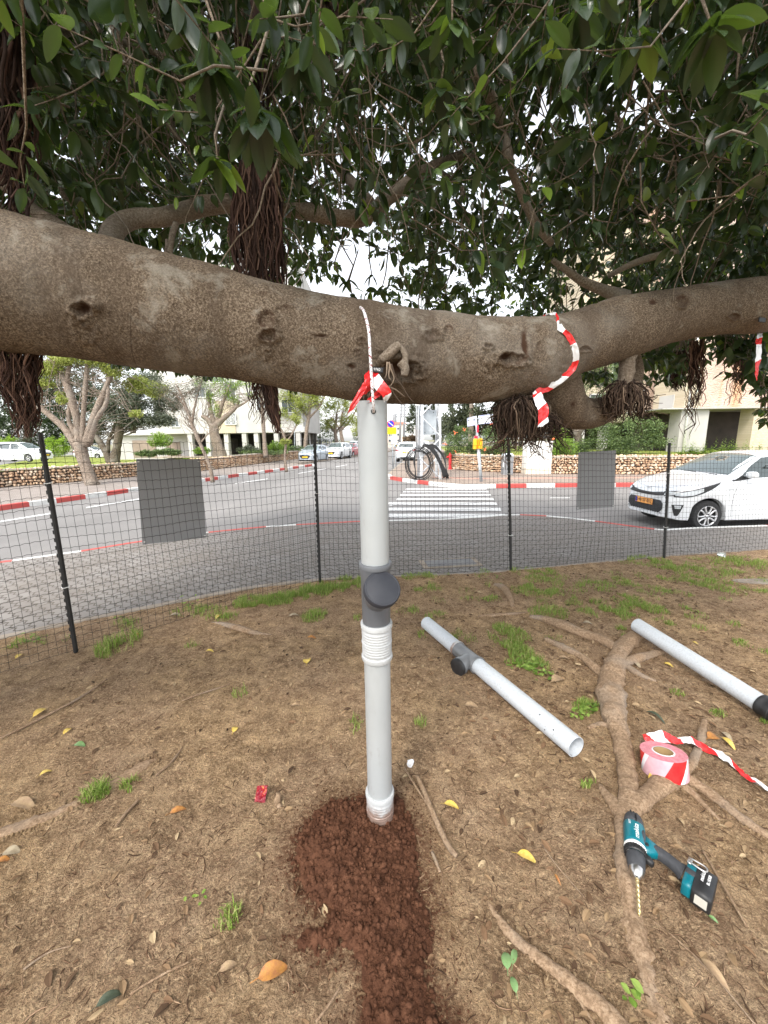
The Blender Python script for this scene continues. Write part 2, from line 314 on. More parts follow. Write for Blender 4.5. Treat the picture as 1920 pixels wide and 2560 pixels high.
M['tyre'] = noisy('tyre_rubber', (.016, .016, .017), (.024, .024, .025), 30, .8, .2)
M['rim'] = mat('alloy_rim', (.62, .62, .63), .3, metal=.7)
M['lamp'] = mat('headlight_lens', (.55, .58, .6), .08, spec=1.0)
M['lamp_red'] = mat('red_tail_lens', (.32, .012, .02), .2, spec=.8)
M['plate'] = mat('yellow_plate', (.85, .55, .03), .5)
M['plate_orange'] = mat('orange_lit_plate', (.86, .38, .10), .5)
M['ink'] = mat('black_print', (.012, .012, .012), .6)
M['sign_blue'] = mat('blue_sign_film', (.012, .03, .42), .45)
M['sign_red'] = mat('red_sign_film', (.72, .02, .05), .45)
M['sign_yellow'] = mat('yellow_sign_film', (.86, .82, .0), .45)
M['sign_white'] = mat('white_sign_film', (.80, .84, .86), .45)
M['orange_pl'] = noisy('orange_plastic', (.80, .33, .0), (.85, .42, .02), 8, .5, .1)
M['hydrant_red'] = noisy('hydrant_red', (.66, .02, .03), (.74, .05, .05), 8, .45, .1)
M['plaster_white'] = noisy('white_plaster', (.42, .41, .385), (.50, .485, .46), .7, .9, .4, .02, 20)
M['plaster_grey'] = noisy('pale_grey_plaster', (.36, .345, .32), (.45, .43, .41), .6, .9, .4, .02, 20)
m = mat('pink_rough_plaster', rough=.95); n = NT(m); c = n.ramp(n.noise(.9, 5), [(.35, (.48, .34, .27)), (.65, (.60, .46, .38))])
n.col(n.mix(n.ramp(n.noise(.5, 3, vec=n.scale((1.6, 1.6, .08))), [(.53, (0, 0, 0)), (.66, (.8, .8, .8))]), c, (.60, .33, .18))); n.bump(n.noise(7, 4, vec=n.scale((1, 1, 1.8))), 1, .12); M['plaster_pink'] = m
m = mat('beige_stone_cladding', rough=.9); n = NT(m); br = n.t.nodes.new('ShaderNodeTexBrick'); br.inputs['Scale'].default_value = 2.6
rt = n.t.nodes.new('ShaderNodeMapping'); rt.inputs['Rotation'].default_value = (math.radians(90), 0, 0); n.L(n.tc, rt.inputs['Vector']); n.L(rt.outputs[0], br.inputs['Vector'])
for k, c in (('Color1', (.50, .42, .30)), ('Color2', (.56, .48, .36)), ('Mortar', (.36, .3, .22))): br.inputs[k].default_value = (*c, 1)
br.inputs['Mortar Size'].default_value = .012; n.col(br.outputs['Color']); n.bump(n.math('MULTIPLY', br.outputs['Fac'], -1.0), .5, .02); M['cladding'] = m
M['peach'] = noisy('peach_plaster', (.66, .52, .42), (.72, .60, .50), .5, .9, .1)
M['red_roof'] = noisy('red_roof_tile', (.45, .14, .09), (.55, .2, .13), 3, .8, .3)
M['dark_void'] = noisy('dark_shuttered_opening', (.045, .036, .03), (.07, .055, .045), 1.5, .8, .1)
M['window'] = mat('dark_window_glass', (.06, .075, .08), .1, spec=.8)
m = mat('ochre_wall_stone', rough=.95); n = NT(m); c = n.ramp(n.island(), [(0, (.36, .20, .11)), (.35, (.56, .35, .20)), (.7, (.68, .48, .31)), (1, (.76, .64, .50))])
n.col(n.mix(n.noise(14, 4), c, n.mix(.5, c, (.42, .36, .30)))); n.bump(n.noise(25, 4), .7, .02); M['stone'] = m
M['mortar'] = noisy('dark_wall_gap', (.045, .035, .027), (.08, .06, .045), 8, .95, .3)
# ================================================================ SETTING
def struct(o): o['kind'] = 'structure'; return o
# ground sheet to the horizon, road
b = MB(); b.add([(-700, -300, -.30), (700, -300, -.30), (700, 1200, -.30), (-700, 1200, -.30)], [[0, 1, 2, 3]]); struct(b.build('ground', M['earth']))
b = MB(); xs = np.linspace(-70, 70, 57); ys = np.concatenate([np.linspace(2, 30, 29), np.linspace(34, 330, 60)])
X, Yg = np.meshgrid(xs, ys, indexing='ij'); Z = -.15+.006*noise(X*.4, Yg*.4)
i, j = np.meshgrid(np.arange(len(xs)-1), np.arange(len(ys)-1), indexing='ij'); k = i*len(ys)+j
b.add(np.stack([X, Yg, Z], -1).reshape(-1, 3), np.stack([k, k+len(ys), k+len(ys)+1, k+1], -1).reshape(-1, 4)); struct(b.build('road', M['asphalt']))
# ---- dirt ground
EDGE_PX = [(-420, 1650), (-150, 1622), (0, 1598), (180, 1560), (480, 1500), (640, 1470), (800, 1452), (930, 1444), (1240, 1430), (1500, 1405), (1700, 1388), (1920, 1374), (2300, 1350)]
EDGE = np.array([G(x, y, 0.0) for x, y in EDGE_PX]); EDGE = EDGE[np.argsort(EDGE[:, 0])]
EDGE = np.vstack([[EDGE[0][0]-3.5, EDGE[0][1]-3.2, 0], EDGE, [EDGE[-1][0]+6, EDGE[-1][1]+.6, 0]])
def yedge(x): return np.interp(x, EDGE[:, 0], EDGE[:, 1])
def gz(x, y):
    x = np.asarray(x, float); y = np.asarray(y, float)
    h = .022*fbm(x*.9, y*.9, 0, 3, 3)+.010*fbm(x*4.5, y*4.5, 0, 3, 5)
    e = np.clip((yedge(x)-y)/.6, 0, 1); h = h*(.25+.75*e)
    h = h+.05*np.exp(-((x-2.4)**2+(y-3.6)**2)/.25)          # rise beside the far white pipe
    h = h+.035*np.exp(-((x-1.05)**2/.02+np.clip(abs(y-.9)-.5, 0, 9)**2/.05))  # hump over the buried root
    h = h+.02*np.exp(-((x+.55)**2+(y-3.55)**2)/.06)
    return h
def gfine(x, y): return .0065*fbm(x*22, y*22, 0, 3, 9)+.0065*np.clip(fbm(x*55, y*55, 0, 2, 11), -.2, 1)+.006*np.clip(fbm(x*9, y*9, 0, 2, 13), -.1, .6)
xs = np.concatenate([np.arange(-6.5, -3, .05), np.arange(-3, -1.6, .016), np.arange(-1.6, 2.4, .009), np.arange(2.4, 3.6, .016), np.arange(3.6, 9, .05)])
ts = np.concatenate([np.linspace(0, .28, 12, endpoint=False), np.linspace(.28, 1, 470)])
X = np.repeat(xs[:, None], len(ts), 1); y0 = -3.0; Yg = y0+(yedge(X)-y0)*ts[None, :]**.93
Z = gz(X, Yg)+gfine(X, Yg); Z[:, -1] -= .02
b = MB(); i, j = np.meshgrid(np.arange(len(xs)-1), np.arange(len(ts)-1), indexing='ij'); k = i*len(ts)+j
b.add(np.stack([X, Yg, Z], -1).reshape(-1, 3), np.stack([k, k+len(ts), k+len(ts)+1, k+1], -1).reshape(-1, 4)); o = struct(b.build('dirt_ground', M['dirt']))
def GZ(x, y, up=0.0):
    """point of the dirt under a photo pixel"""
    z = 0.0
    for _ in range(4): p = G(x, y, z); z = float(gz(p[0], p[1]))+up
    return G(x, y, z)
# ---- strips following a polyline
def strip(name, pts, w0, w1, z0, z1, mt, mis=None, step=None):
    """solid strip along pts (n,2) between side offsets w0..w1 and heights z0..z1; mis: material index per segment"""
    pts = np.asarray(pts, float)[:, :2]; t = np.gradient(pts, axis=0); t /= np.linalg.norm(t, axis=1)[:, None]; nn = np.stack([-t[:, 1], t[:, 0]], -1)
    a = pts+nn*w0; c = pts+nn*w1; m = len(pts); b = MB(); rd = min(.015, abs(w1-w0)*.2)
    z0 = np.full(m, z0, float) if np.isscalar(z0) else z0; z1 = np.full(m, z1, float) if np.isscalar(z1) else z1
    a2 = pts+nn*(w0+math.copysign(rd, w1-w0)); c2 = pts+nn*(w1-math.copysign(rd, w1-w0))
    rows = [np.column_stack([a, z0]), np.column_stack([a, z1-rd]), np.column_stack([a2, z1]), np.column_stack([c2, z1]), np.column_stack([c, z1-rd]), np.column_stack([c, z0])]
    v = np.stack(rows, 1).reshape(-1, 3); f = []; mi = []
    for i in range(m-1):
        for j in range(6):
            j2 = (j+1) % 6; f.append([i*6+j, i*6+j2, (i+1)*6+j2, (i+1)*6+j]); mi.append(0 if mis is None else mis[i])
    f.append(list(range(6))); f.append([(m-1)*6+k for k in range(6)][::-1]); mi += [mi[0], mi[-1]]
    b.add(v, f, mi); return struct(b.build(name, mt, smooth=False))
# concrete edging at the dirt edge
e = smoothpts(EDGE, 5); e[:, 2] = 0
strip('concrete_edging_kerb', e, -.01, .085, -.2, np.interp(e[:, 0], [-4, -.8, .5, 9], [.012, .006, -.012, -.012]), M['concrete'])
# ---- near kerb and paved pavement between
def kerbpath(px, z):
    """px: [(x, y, colour index of the stretch that starts here)]"""
    P = []; mi = []
    for a, c in zip(px[:-1], px[1:]):
        pa, pc = G(a[0], a[1], z), G(c[0], c[1], z); n_ = max(1, int(np.linalg.norm(pc-pa)/1.2))
        for k in range(n_): P.append(pa+(pc-pa)*k/n_); mi.append(a[2])
    P.append(G(px[-1][0], px[-1][1], z)); return np.array(P), mi
NK = [(-1500, 1560, 0), (-700, 1492, 1), (-240, 1435, 0), (30, 1402, 1), (203, 1378, 0), (330, 1357, 0), (430, 1343, 1), (521, 1331, 0), (600, 1323, 0), (665, 1317, 1), (740, 1312, 0), (890, 1304, 0), (965, 1302, 1), (1110, 1298, 1), (1215, 1292, 1),
      (1255, 1288, 1), (1300, 1287, 0), (1366, 1290, 1), (1430, 1296, 1), (1487, 1303, 0), (1560, 1313, 0), (1636, 1323, 1), (1662, 1325, 1), (1740, 1320, 1), (1920, 1314, 0), (2200, 1306, 1), (2700, 1290, 1)]
P, mi = kerbpath(NK, -.05); P1 = P
strip('near_kerb', P, -.02, .07, -.25, -.046, [M['red_paint'], M['white_paint']], mi)
# pavers slab between edge and near kerb
b = MB(); n_ = 160; A = []; B_ = []
ax = np.linspace(EDGE[0][0]+.2, 8.6, n_); kx = P1[:, 0]; ky = P1[:, 1]; o_ = np.argsort(kx)
# parametrise both lines 0..1 by arc length
def arc(pts, n):
    d = np.concatenate([[0], np.cumsum(np.linalg.norm(np.diff(pts[:, :2], axis=0), axis=1))]); t = np.linspace(0, d[-1], n)
    return np.column_stack([np.interp(t, d, pts[:, 0]), np.interp(t, d, pts[:, 1])])
ea = arc(e[(e[:, 0] > -9)], n_); ka = arc(P1, n_)
b.add(np.vstack([np.column_stack([ea, np.full(n_, -.05)]), np.column_stack([ka, np.full(n_, -.055)])]), np.array([[k, k+1, n_+k+1, n_+k] for k in range(n_-1)]))
struct(b.build('near_pavement', M['pavers'], smooth=False))
# ---- far left pavement (kerb, slab)
FK = [(-900, 1375, 0), (-400, 1312, 1), (-160, 1283, 0), (0, 1263.5, 0), (72, 1254, 1), (140, 1246, 0), (213, 1236, 1), (267, 1229, 0), (320, 1221.5, 1), (380, 1213.5, 0), (440, 1206, 1), (513, 1196, 0), (545, 1191.5, 1), (570, 1188, 0), (597, 1184.5, 1), (620, 1181.5, 0),
      (643, 1178.5, 1), (662, 1176, 0), (683, 1173.5, 1), (699, 1171, 0), (717, 1169, 1), (732, 1167, 0), (747, 1165, 1), (762, 1163, 0), (780, 1160.5, 1), (790, 1160, 0)]
P, mi = kerbpath(FK, -.0); P[:, 2] = 0
P, mi = P[:], mi[:]
FARK = P
strip('far_kerb', P, 0.0, .15, -.3, .0, [M['red_paint'], M['white_paint']], mi)
U = np.array([.24, .97]); U /= np.linalg.norm(U); V = np.array([-U[1], U[0]])
end = P[-1][:2]; k1 = end+V*2.1; k2 = k1+U*150
t = np.gradient(P[:, :2], axis=0); t /= np.linalg.norm(t, axis=1)[:, None]; inner = P[:, :2]+np.stack([-t[:, 1], t[:, 0]], -1)*.145
b = MB(); poly = [tuple(q) for q in inner]+[tuple(k1), tuple(k2), tuple(k2+V*5.5), tuple(end+V*7.5), (-14.6, 24), (-15.9, 18.0), (-18.5, 14.5), (-40, 4)]
b.prism(poly, -.3, -.003); struct(b.build('far_pavement', M['pavers_far'], smooth=False))
strip('street_kerb', np.array([k1, k1+U*40, k2]), .0, -.13, -.3, .0, M['concrete'])
# ---- corner pavement on the right
CK = [(1040, 1135, 2), (1010, 1150, 2), (988, 1168, 2), (968, 1185, 1), (975, 1190.5, 0), (1006, 1196, 1), (1043, 1200.5, 0), (1071, 1204, 1), (1110, 1208, 1), (1160, 1211.5, 1), (1240, 1210.5, 0), (1317, 1209.5, 1), (1388, 1208.5, 0), (1450, 1208, 1), (1540, 1207.5, 0), (1620, 1207, 1), (1700, 1206.5, 0), (1780, 1206, 1), (1860, 1205.5, 0), (1950, 1205, 1), (2200, 1204, 0), (2900, 1202, 0)]
P, mi = kerbpath(CK, 0.0); CORN = P
strip('corner_kerb', P, 0.0, .15, -.3, 0.0, [M['red_paint'], M['white_paint'], M['concrete']], mi)
t = np.gradient(P[:, :2], axis=0); t /= np.linalg.norm(t, axis=1)[:, None]; inner = P[:, :2]+np.stack([-t[:, 1], t[:, 0]], -1)*.145
far_r = CORN[0][:2]; b = MB(); poly = [tuple(q) for q in inner]+[(38, 17), (38, 40), tuple(far_r+U*130+np.array([14, 0])), tuple(far_r+U*130)]
b.prism(poly, -.3, -.003); struct(b.build('corner_pavement', M['pavers_pink'], smooth=False))
# reddish band of pavers beyond the kerb
bp = [G(x, y, .001)[:2] for x, y in [(1080, 1193), (1160, 1197), (1280, 1197), (1500, 1195), (1700, 1194)]]
strip('pink_paver_band_path', np.array(bp), 0, .35, -.02, .006, noisy('red_pavers', (.46, .22, .17), (.40, .26, .2), 8, .9, .3))
# ---- crosswalk and lane markings: 4 mm sheets
b = MB()
def sheet(b, quad, z=-.138, n=10):
    q = np.array(quad)[:, :2]; v = []
    for k in range(n+1):
        t_ = k/n; w_ = .012*math.sin(k*2.3)
        v.append(q[0]*(1-t_)+q[1]*t_+[0, w_]); v.append(q[3]*(1-t_)+q[2]*t_+[0, w_])
    b.add(np.column_stack([np.array(v), np.full(len(v), z)]), np.array([[2*k, 2*k+2, 2*k+3, 2*k+1] for k in range(n)]))
for (yc, hw) in [(1222.5, 1.4), (1229, 1.7), (1237.5, 2.3), (1247.5, 2.7), (1259, 3.2), (1273, 4.0), (1289, 4.8)]:
    tt = (yc-1217)/(1290-1217); xl = 1020+(972-1020)*min(1, tt*1.15)-(30 if tt > .5 else 10)*tt; xr = 1211+(1262-1211)*tt
    sheet(b, [G(xl, yc-hw, -.138), G(xr, yc-hw, -.138), G(xr+3, yc+hw, -.138), G(xl-2, yc+hw, -.138)])
struct(b.build('crosswalk_road_markings', M['line_paint'], smooth=False))
b = MB()
for x0, x1_, in [(-260, -60), (0, 125), (215, 350), (588, 669), (745, 785), (793, 815), (838, 868), (890, 905)]:
    f_ = lambda x: float(np.interp(x, [-400, 0, 348, 588, 669, 863, 960], [1372, 1304, 1247.5, 1209, 1197, 1163, 1143]))
    w_ = np.interp(x0, [0, 900], [1.6, .5]); sheet(b, [G(x0, f_(x0)-w_, -.138), G(x1_, f_(x1_)-w_, -.138), G(x1_, f_(x1_)+w_, -.138), G(x0, f_(x0)+w_, -.138)], n=3)
for (x0, y0_, x1_, y1_) in [(900, 1281, 985, 1262), (1375, 1244.5, 1425, 1244.5)]:
    sheet(b, [G(x0, y0_-.8, -.138), G(x1_, y1_-.8, -.138), G(x1_, y1_+.8, -.138), G(x0, y0_+.8, -.138)], n=3)
struct(b.build('lane_road_markings', M['line_paint'], smooth=False))
# manhole cover in the near pavement
mc = empty('manhole_cover', G(1125, 1408, -.05), .12, 'flat grey concrete inspection cover with a frame set in the paving behind the fence', 'manhole cover')
b = MB(); b.box((0, 0, .004), (.82, .36, .012)); b.build('frame', M['concrete'], mc, False)
b = MB(); b.box((0, 0, .010), (.68, .26, .012)); b.build('cover', noisy('grey_cover', (.17, .17, .175), (.22, .215, .21), 9, .9, .4), mc, False)
# ---- lawns behind the stone walls
def wallline(px): return np.array([G(x, y, 0)[:2] for x, y in px])
WL = wallline([(-700, 1290), (-160, 1240), (0, 1219), (150, 1208), (343, 1191), (480, 1180), (580, 1168), (640, 1160), (700, 1151.5), (760, 1146)])
WL2 = wallline([(545, 1181), (640, 1173), (700, 1165), (760, 1157)])
WR = wallline([(1125, 1172), (1190, 1178), (1250, 1181), (1320, 1183), (1400, 1185), (1480, 1185), (1560, 1186), (1750, 1187), (1950, 1188), (2400, 1192)])
def lawnmesh(name, line, dirs, depths, zs, mt):
    b = MB(); m = len(line); dirs = np.asarray(dirs, float)
    v = []
    for d, z in zip(depths, zs): v.append(np.column_stack([line+dirs*d, np.full(m, z)]))
    v = np.vstack(v); f = [[r*m+k, r*m+k+1, (r+1)*m+k+1, (r+1)*m+k] for r in range(len(depths)-1) for k in range(m-1)]
    b.add(v, f); return struct(b.build(name, mt))
lawnmesh('left_lawn', WL, np.tile([-.55, .83], (len(WL), 1)), [.1, 2, 6, 12, 22, 60], [.62, .60, .46, .22, .06, .0], M['lawn'])
lawnmesh('right_lawn', WR, np.tile([.12, .99], (len(WR), 1)), [.1, 3, 8, 30], [.72, .74, .75, .75], M['lawn'])
# ---- stone walls
def stonewall(name, line, hgt, label, thick=.32, rows=6):
    root = empty(name, (*line[0], 0), 0, label, 'stone wall'); ln = arc(np.column_stack([line, np.zeros(len(line))]), 240)
    d = np.concatenate([[0], np.cumsum(np.linalg.norm(np.diff(ln, axis=0), axis=1))]); L = d[-1]; inv = Matrix.Translation(-Vector((*line[0], 0)))
    core = MB(); t = np.gradient(ln, axis=0); t /= np.linalg.norm(t, axis=1)[:, None]; nn = np.stack([-t[:, 1], t[:, 0]], -1); m = len(ln)
    a = ln+nn*.06; c = ln+nn*thick
    v = np.vstack([np.column_stack([a, np.full(m, -.1)]), np.column_stack([a, np.full(m, hgt-.05)]), np.column_stack([c, np.full(m, hgt-.05)]), np.column_stack([c, np.full(m, -.1)])])
    core.add(v, [[k, k+1, m+k+1, m+k] for k in range(m-1)]+[[m+k, m+k+1, 2*m+k+1, 2*m+k] for k in range(m-1)]+[[2*m+k, 2*m+k+1, 3*m+k+1, 3*m+k] for k in range(m-1)]+[[0, m, 2*m, 3*m], [m-1, 4*m-1, 3*m-1, 2*m-1]])
    core.v = [q-np.array([*line[0], 0]) for q in core.v]; core.build('mortar_core', M['mortar'], root, False)
    st = MB(); bmt = bmesh.new(); bmesh.ops.create_icosphere(bmt, subdivisions=1, radius=1); tv = np.array([q.co[:] for q in bmt.verts]); tf = np.array([[q.index for q in f.verts] for f in bmt.faces]); bmt.free()
    z = 0.0
    while z < hgt-.02:
        s = 0.0; rh = rng.uniform(.08, .14)
        while s < L:
            wd = rng.choice([rng.uniform(.06, .14), rng.uniform(.12, .24)]); h = rh*rng.uniform(.75, 1.35); cs = s+wd/2; x = np.interp(cs, d, ln[:, 0]); y = np.interp(cs, d, ln[:, 1]); k = min(m-1, int(cs/L*(m-1)))
            q = tv*(1+.35*(rng.random(len(tv))[:, None]-.5)); q = np.sign(q)*np.abs(q)**.85; q = q*[wd*.50, .11, h*.48]; an = rng.uniform(-.5, .5); q = q@np.array([[math.cos(an), 0, math.sin(an)], [0, 1, 0], [-math.sin(an), 0, math.cos(an)]])
            T = np.array([[t[k][0], t[k][1], 0], [nn[k][0], nn[k][1], 0], [0, 0, 1]])
            st.add(q@T+np.array([x+nn[k][0]*.06-line[0][0], y+nn[k][1]*.06-line[0][1], z+rh/2+rng.uniform(-.02, .02)]), tf); s += wd*1.0
        z += rh
    st.build('stones', M['stone'], root, False)
    cp = MB(); mm = 80; ln2 = ln[::3]; nn2 = nn[::3]; m2 = len(ln2)
    a = ln2-nn2*.03; c = ln2+nn2*(thick+.03); zz = hgt+.01*rng.random(m2)
    v = np.vstack([np.column_stack([a, zz-.03]), np.column_stack([a, zz+.03]), np.column_stack([c, zz+.03]), np.column_stack([c, zz-.03])])-np.array([*line[0], 0])
    cp.add(v, [[r*m2+k, r*m2+k+1, (r+1)*m2+k+1, (r+1)*m2+k] for r in range(3) for k in range(m2-1)]); cp.build('coping', noisy('pale_coping', (.36, .31, .26), (.46, .41, .35), 5, .9, .4), root, False)
    return root
stonewall('stone_wall', WL[:7], .68, 'long low ochre rubble wall along the far left pavement under the lawn')
stonewall('stone_wall', WL[6:], .74, 'ochre rubble wall stretch beside the street behind the thin bare tree and silver car')
stonewall('stone_wall', WR, .78, 'ochre rubble wall along the corner pavement behind the bin and white cabinet')
def text(body, name, size, mt, parent, loc, rot, extrude=.0003, align='CENTER', sx=1.0, shear=0.0):
    c = bpy.data.curves.new(name, 'FONT'); c.body = body; c.size = size; c.align_x = align; c.align_y = 'CENTER'; c.extrude = extrude; c.shear = shear
    t_ = bpy.data.objects.new(name, c); C.objects.link(t_); t_.parent = parent; t_.location = tuple(float(q) for q in loc); t_.rotation_euler = rot; t_.scale = (sx, 1, 1); c.materials.append(mt)
    bpy.context.view_layer.update(); me = bpy.data.meshes.new_from_object(t_.evaluated_get(bpy.context.evaluated_depsgraph_get())); me.name = name; o = bpy.data.objects.new(name, me); C.objects.link(o); o.parent = parent; o.location = t_.location; o.rotation_euler = rot; o.scale = (sx, 1, 1); bpy.data.objects.remove(t_); o.name = name; return o
# ================================================================ FICUS TREE
ficus = empty('ficus_tree', (-3.6, 1.0, 0), 0, 'huge old ficus whose thick horizontal limb and dark leafy canopy cross the whole photo', 'tree')
FO = np.array([-3.6, 1.0, 0.0])
def FB(mb, name, mats, parent=None, smooth=True, **kw):
    """build a part of the ficus in the tree's own frame"""
    if parent is None: mb.v = [v-FO for v in mb.v]; return mb.build(name, mats, ficus, smooth, **kw)
    mb.v = [v-FO for v in mb.v]; return mb.build(name, mats, parent, smooth, **kw)
def pxpath(pts):
    """[(x, y, thickness px, distance)] -> points, radii"""
    P = []; r = []
    for x, y, th, d in pts:
        p = Y(x, y, d); P.append(p); r.append(th/2/FPX*proj(p)[2])
    return np.array(P), np.array(r)
def limbtube(name, pts, mt, n=24, k=6, amp=.05, fq=5, parent=None, feats=(), mb=None, seed=0):
    P, r = pxpath(pts) if len(pts[0]) == 4 else (np.array([q[:3] for q in pts]), np.array([q[3] for q in pts]) if len(pts[0]) > 3 else None)
    d = np.arange(len(P)); Ps = smoothpts(P, k); rs = np.interp(np.linspace(0, len(P)-1, len(Ps)), d, r)
    t = MB().tube(Ps, rs, n, caps=True); v = t.v[0]
    cen = np.repeat(Ps, n, 0); rad = np.repeat(rs, n); nn = (v-cen)/rad[:, None]
    disp = amp*fbm(v[:, 0]*fq, v[:, 1]*fq, v[:, 2]*fq, 4, 21+seed)*rad
    scar = np.zeros(len(v))
    if feats:
        px, py, zf = proj_many(v); facing = ((v-np.array([0, 0, EYE]))*nn).sum(1) < 0
        for fx, fy, rx, ry, kind, a in feats:
            dd = np.sqrt(((px-fx)/rx)**2+((py-fy)/ry)**2); dd = np.where(facing, dd, 9)
            dd = dd+.22*noise(px*.12, py*.12, 0, 5)+.12*noise(px*.4, py*.4, 0, 6)
            if kind == 'ring': disp += 1.1*a*np.exp(-((dd-1)/.28)**2)-a*.8*np.exp(-(dd/.55)**2); scar += .8*np.exp(-((dd-.72)/.16)**2)+.3*np.exp(-(dd/.5)**2)
            elif kind == 'bump': disp += a*np.exp(-dd**2)
            elif kind == 'hole': disp += a*.5*np.exp(-((dd-1.25)/.3)**2)-a*1.0*np.exp(-(dd/.8)**2); scar += 1.3*np.exp(-(dd/.75)**4)
            elif kind == 'flake': disp += a*1.5*np.exp(-((dd-.95)/.22)**2)-a*.8*np.exp(-(dd/.7)**2); scar += .75*np.exp(-(dd/.85)**6)*(.55+.45*noise(px*.25, py*.6, 0, 4))
            elif kind == 'fold': disp += 1.4*a*np.sin(dd*7)*np.exp(-(dd/1.2)**2)
    if feats: disp += .0016*fbm(v[:, 0]*42, v[:, 1]*14, v[:, 2]*14, 3, 61)+.0011*noise(v[:, 0]*95, v[:, 1]*70, v[:, 2]*95, 62)
    v += nn*disp[:, None]
    o = FB(t, name, mt, parent)
    at = o.data.attributes.new('scar', 'FLOAT', 'POINT'); at.data.foreach_set('value', np.clip(scar, 0, 1).astype(np.float32))
    return o, Ps, rs
def proj_many(v):
    q = v-np.array([0, 0, EYE]); zf = q@F_; return 960+FPX*(q@R_)/zf, 1280-FPX*(q@U_)/zf, zf
MAIN = [(-2200, 640, 820, 1.12), (-1300, 640, 560, 1.12), (-700, 640, 440, 1.16), (-250, 672, 350, 1.25), (0, 703, 318, 1.31), (150, 730, 300, 1.35), (300, 760, 284, 1.39), (450, 790, 262, 1.43), (600, 820, 242, 1.47), (750, 853, 237, 1.5), (900, 880, 236, 1.54), (1000, 893, 224, 1.57), (1100, 897, 212, 1.6), (1200, 902, 198, 1.63), (1300, 896, 186, 1.67),
        (1380, 878, 168, 1.71), (1440, 856, 146, 1.76), (1560, 820, 143, 1.83), (1700, 787, 122, 1.92), (1810, 770, 122, 1.98), (1920, 760, 130, 2.05), (2100, 735, 132, 2.15), (2400, 690, 120, 2.3), (2900, 560, 90, 2.5)]
feats = [(210, 772, 26, 16, 'hole', .022), (232, 762, 26, 14, 'bump', .018), (215, 805, 30, 44, 'fold', .004), (666, 796, 24, 26, 'ring', .008), (672, 838, 24, 18, 'ring', .012), (668, 880, 30, 44, 'fold', .003), (800, 838, 26, 5, 'hole', .008), (1082, 838, 26, 14, 'flake', .007), (712, 762, 20, 7, 'flake', .005), (658, 730, 20, 7, 'flake', .004),
         (1275, 898, 42, 16, 'ring', .012), (1262, 892, 16, 8, 'hole', .015), (1225, 905, 26, 40, 'fold', .004), (1218, 866, 14, 8, 'flake', .005), (1120, 822, 12, 9, 'ring', .005), (1700, 757, 16, 14, 'ring', .012), (1628, 758, 12, 7, 'hole', .006), (1345, 867, 8, 16, 'flake', .003), (1460, 872, 16, 8, 'flake', .004), (1310, 862, 9, 50, 'hole', .004), (1352, 930, 60, 60, 'bump', .012),
         (985, 880, 40, 26, 'bump', .02), (1000, 925, 46, 24, 'hole', .03), (905, 850, 14, 8, 'flake', .004), (893, 878, 12, 7, 'flake', .004), (880, 918, 12, 8, 'hole', .006), (520, 700, 60, 40, 'bump', .006), (400, 830, 90, 50, 'bump', .006), (100, 640, 120, 60, 'bump', .008), (1835, 790, 14, 10, 'ring', .006)]
limb, LP, LR = limbtube('main_limb', MAIN, M['ficus_bark'], 240, 40, .105, 2.9, feats=feats)
# trunk at the left, out of the frame
tr = MB(); zz = np.linspace(-.1, 5.5, 30); tp = np.column_stack([-3.75+.12*np.sin(zz), 1.0+.1*np.cos(zz*1.3), zz]); trr = .62*(1+.5*np.exp(-zz*2.2))*(1-.06*zz)
tr.tube(tp, trr, 40, jit=lambda m, n: 1+.12*np.sin(np.arange(n)*2*math.pi/n*5)[None, :]*np.exp(-np.linspace(0, 3, m))[:, None]+.05*rng.random((m, n))); FB(tr, 'trunk', M['ficus_bark'])
# side branches
def branch(pts, n=14, **kw): return limbtube('side_branch', pts, M['branch_bark'], n, 6, .10, 9, **kw)[0]
branch([(270, 640, 62, 1.55), (275, 605, 54, 1.6), (292, 567, 46, 1.66), (335, 546, 42, 1.72), (400, 544, 42, 1.78), (460, 530, 42, 1.84), (530, 512, 42, 1.9), (620, 510, 38, 1.95), (700, 517, 38, 2.0), (780, 531, 38, 2.05), (850, 545, 36, 2.1), (900, 545, 40, 2.15), (935, 525, 34, 2.2), (990, 480, 30, 2.25), (1060, 430, 28, 2.4), (1180, 380, 24, 2.8)], 20)
branch([(895, 548, 28, 2.15), (915, 550, 22, 2.1), (930, 548, 16, 2.1)])
branch([(925, 505, 26, 2.3), (880, 455, 24, 2.5), (830, 405, 22, 2.8), (780, 330, 22, 3.1)])
branch([(1130, -260, 38, 1.9), (1155, -60, 34, 1.95), (1178, 60, 28, 2.0), (1190, 140, 28, 2.0), (1205, 200, 26, 2.0), (1240, 270, 27, 2.05), (1262, 330, 24, 2.1), (1272, 400, 22, 2.1), (1293, 462, 19, 2.15), (1340, 560, 20, 2.2), (1380, 610, 16, 2.25)])
branch([(250, 640, 60, 1.6), (190, 600, 46, 1.7), (130, 560, 40, 1.8), (90, 530, 30, 1.9), (0, 455, 28, 2.0), (-150, 380, 26, 2.2)])
branch([(1565, 745, 36, 2.2), (1500, 722, 24, 2.2), (1450, 700, 20, 2.2), (1412, 672, 16, 2.2), (1380, 650, 11, 2.2)])
branch([(1690, 628, 13, 2.1), (1640, 640, 16, 2.1), (1580, 660, 15, 2.15), (1520, 690, 12, 2.2)])
branch([(1730, 560, 20, 3.0), (1700, 420, 20, 3.0), (1660, 370, 22, 3.1), (1760, 310, 24, 3.1), (1800, 180, 24, 3.2), (1900, 60, 28, 3.3)])
branch([(-60, 300, 30, 2.4), (150, 80, 24, 2.2), (330, 110, 17, 2.1), (420, 145, 13, 2.1), (560, 190, 9, 2.1)])
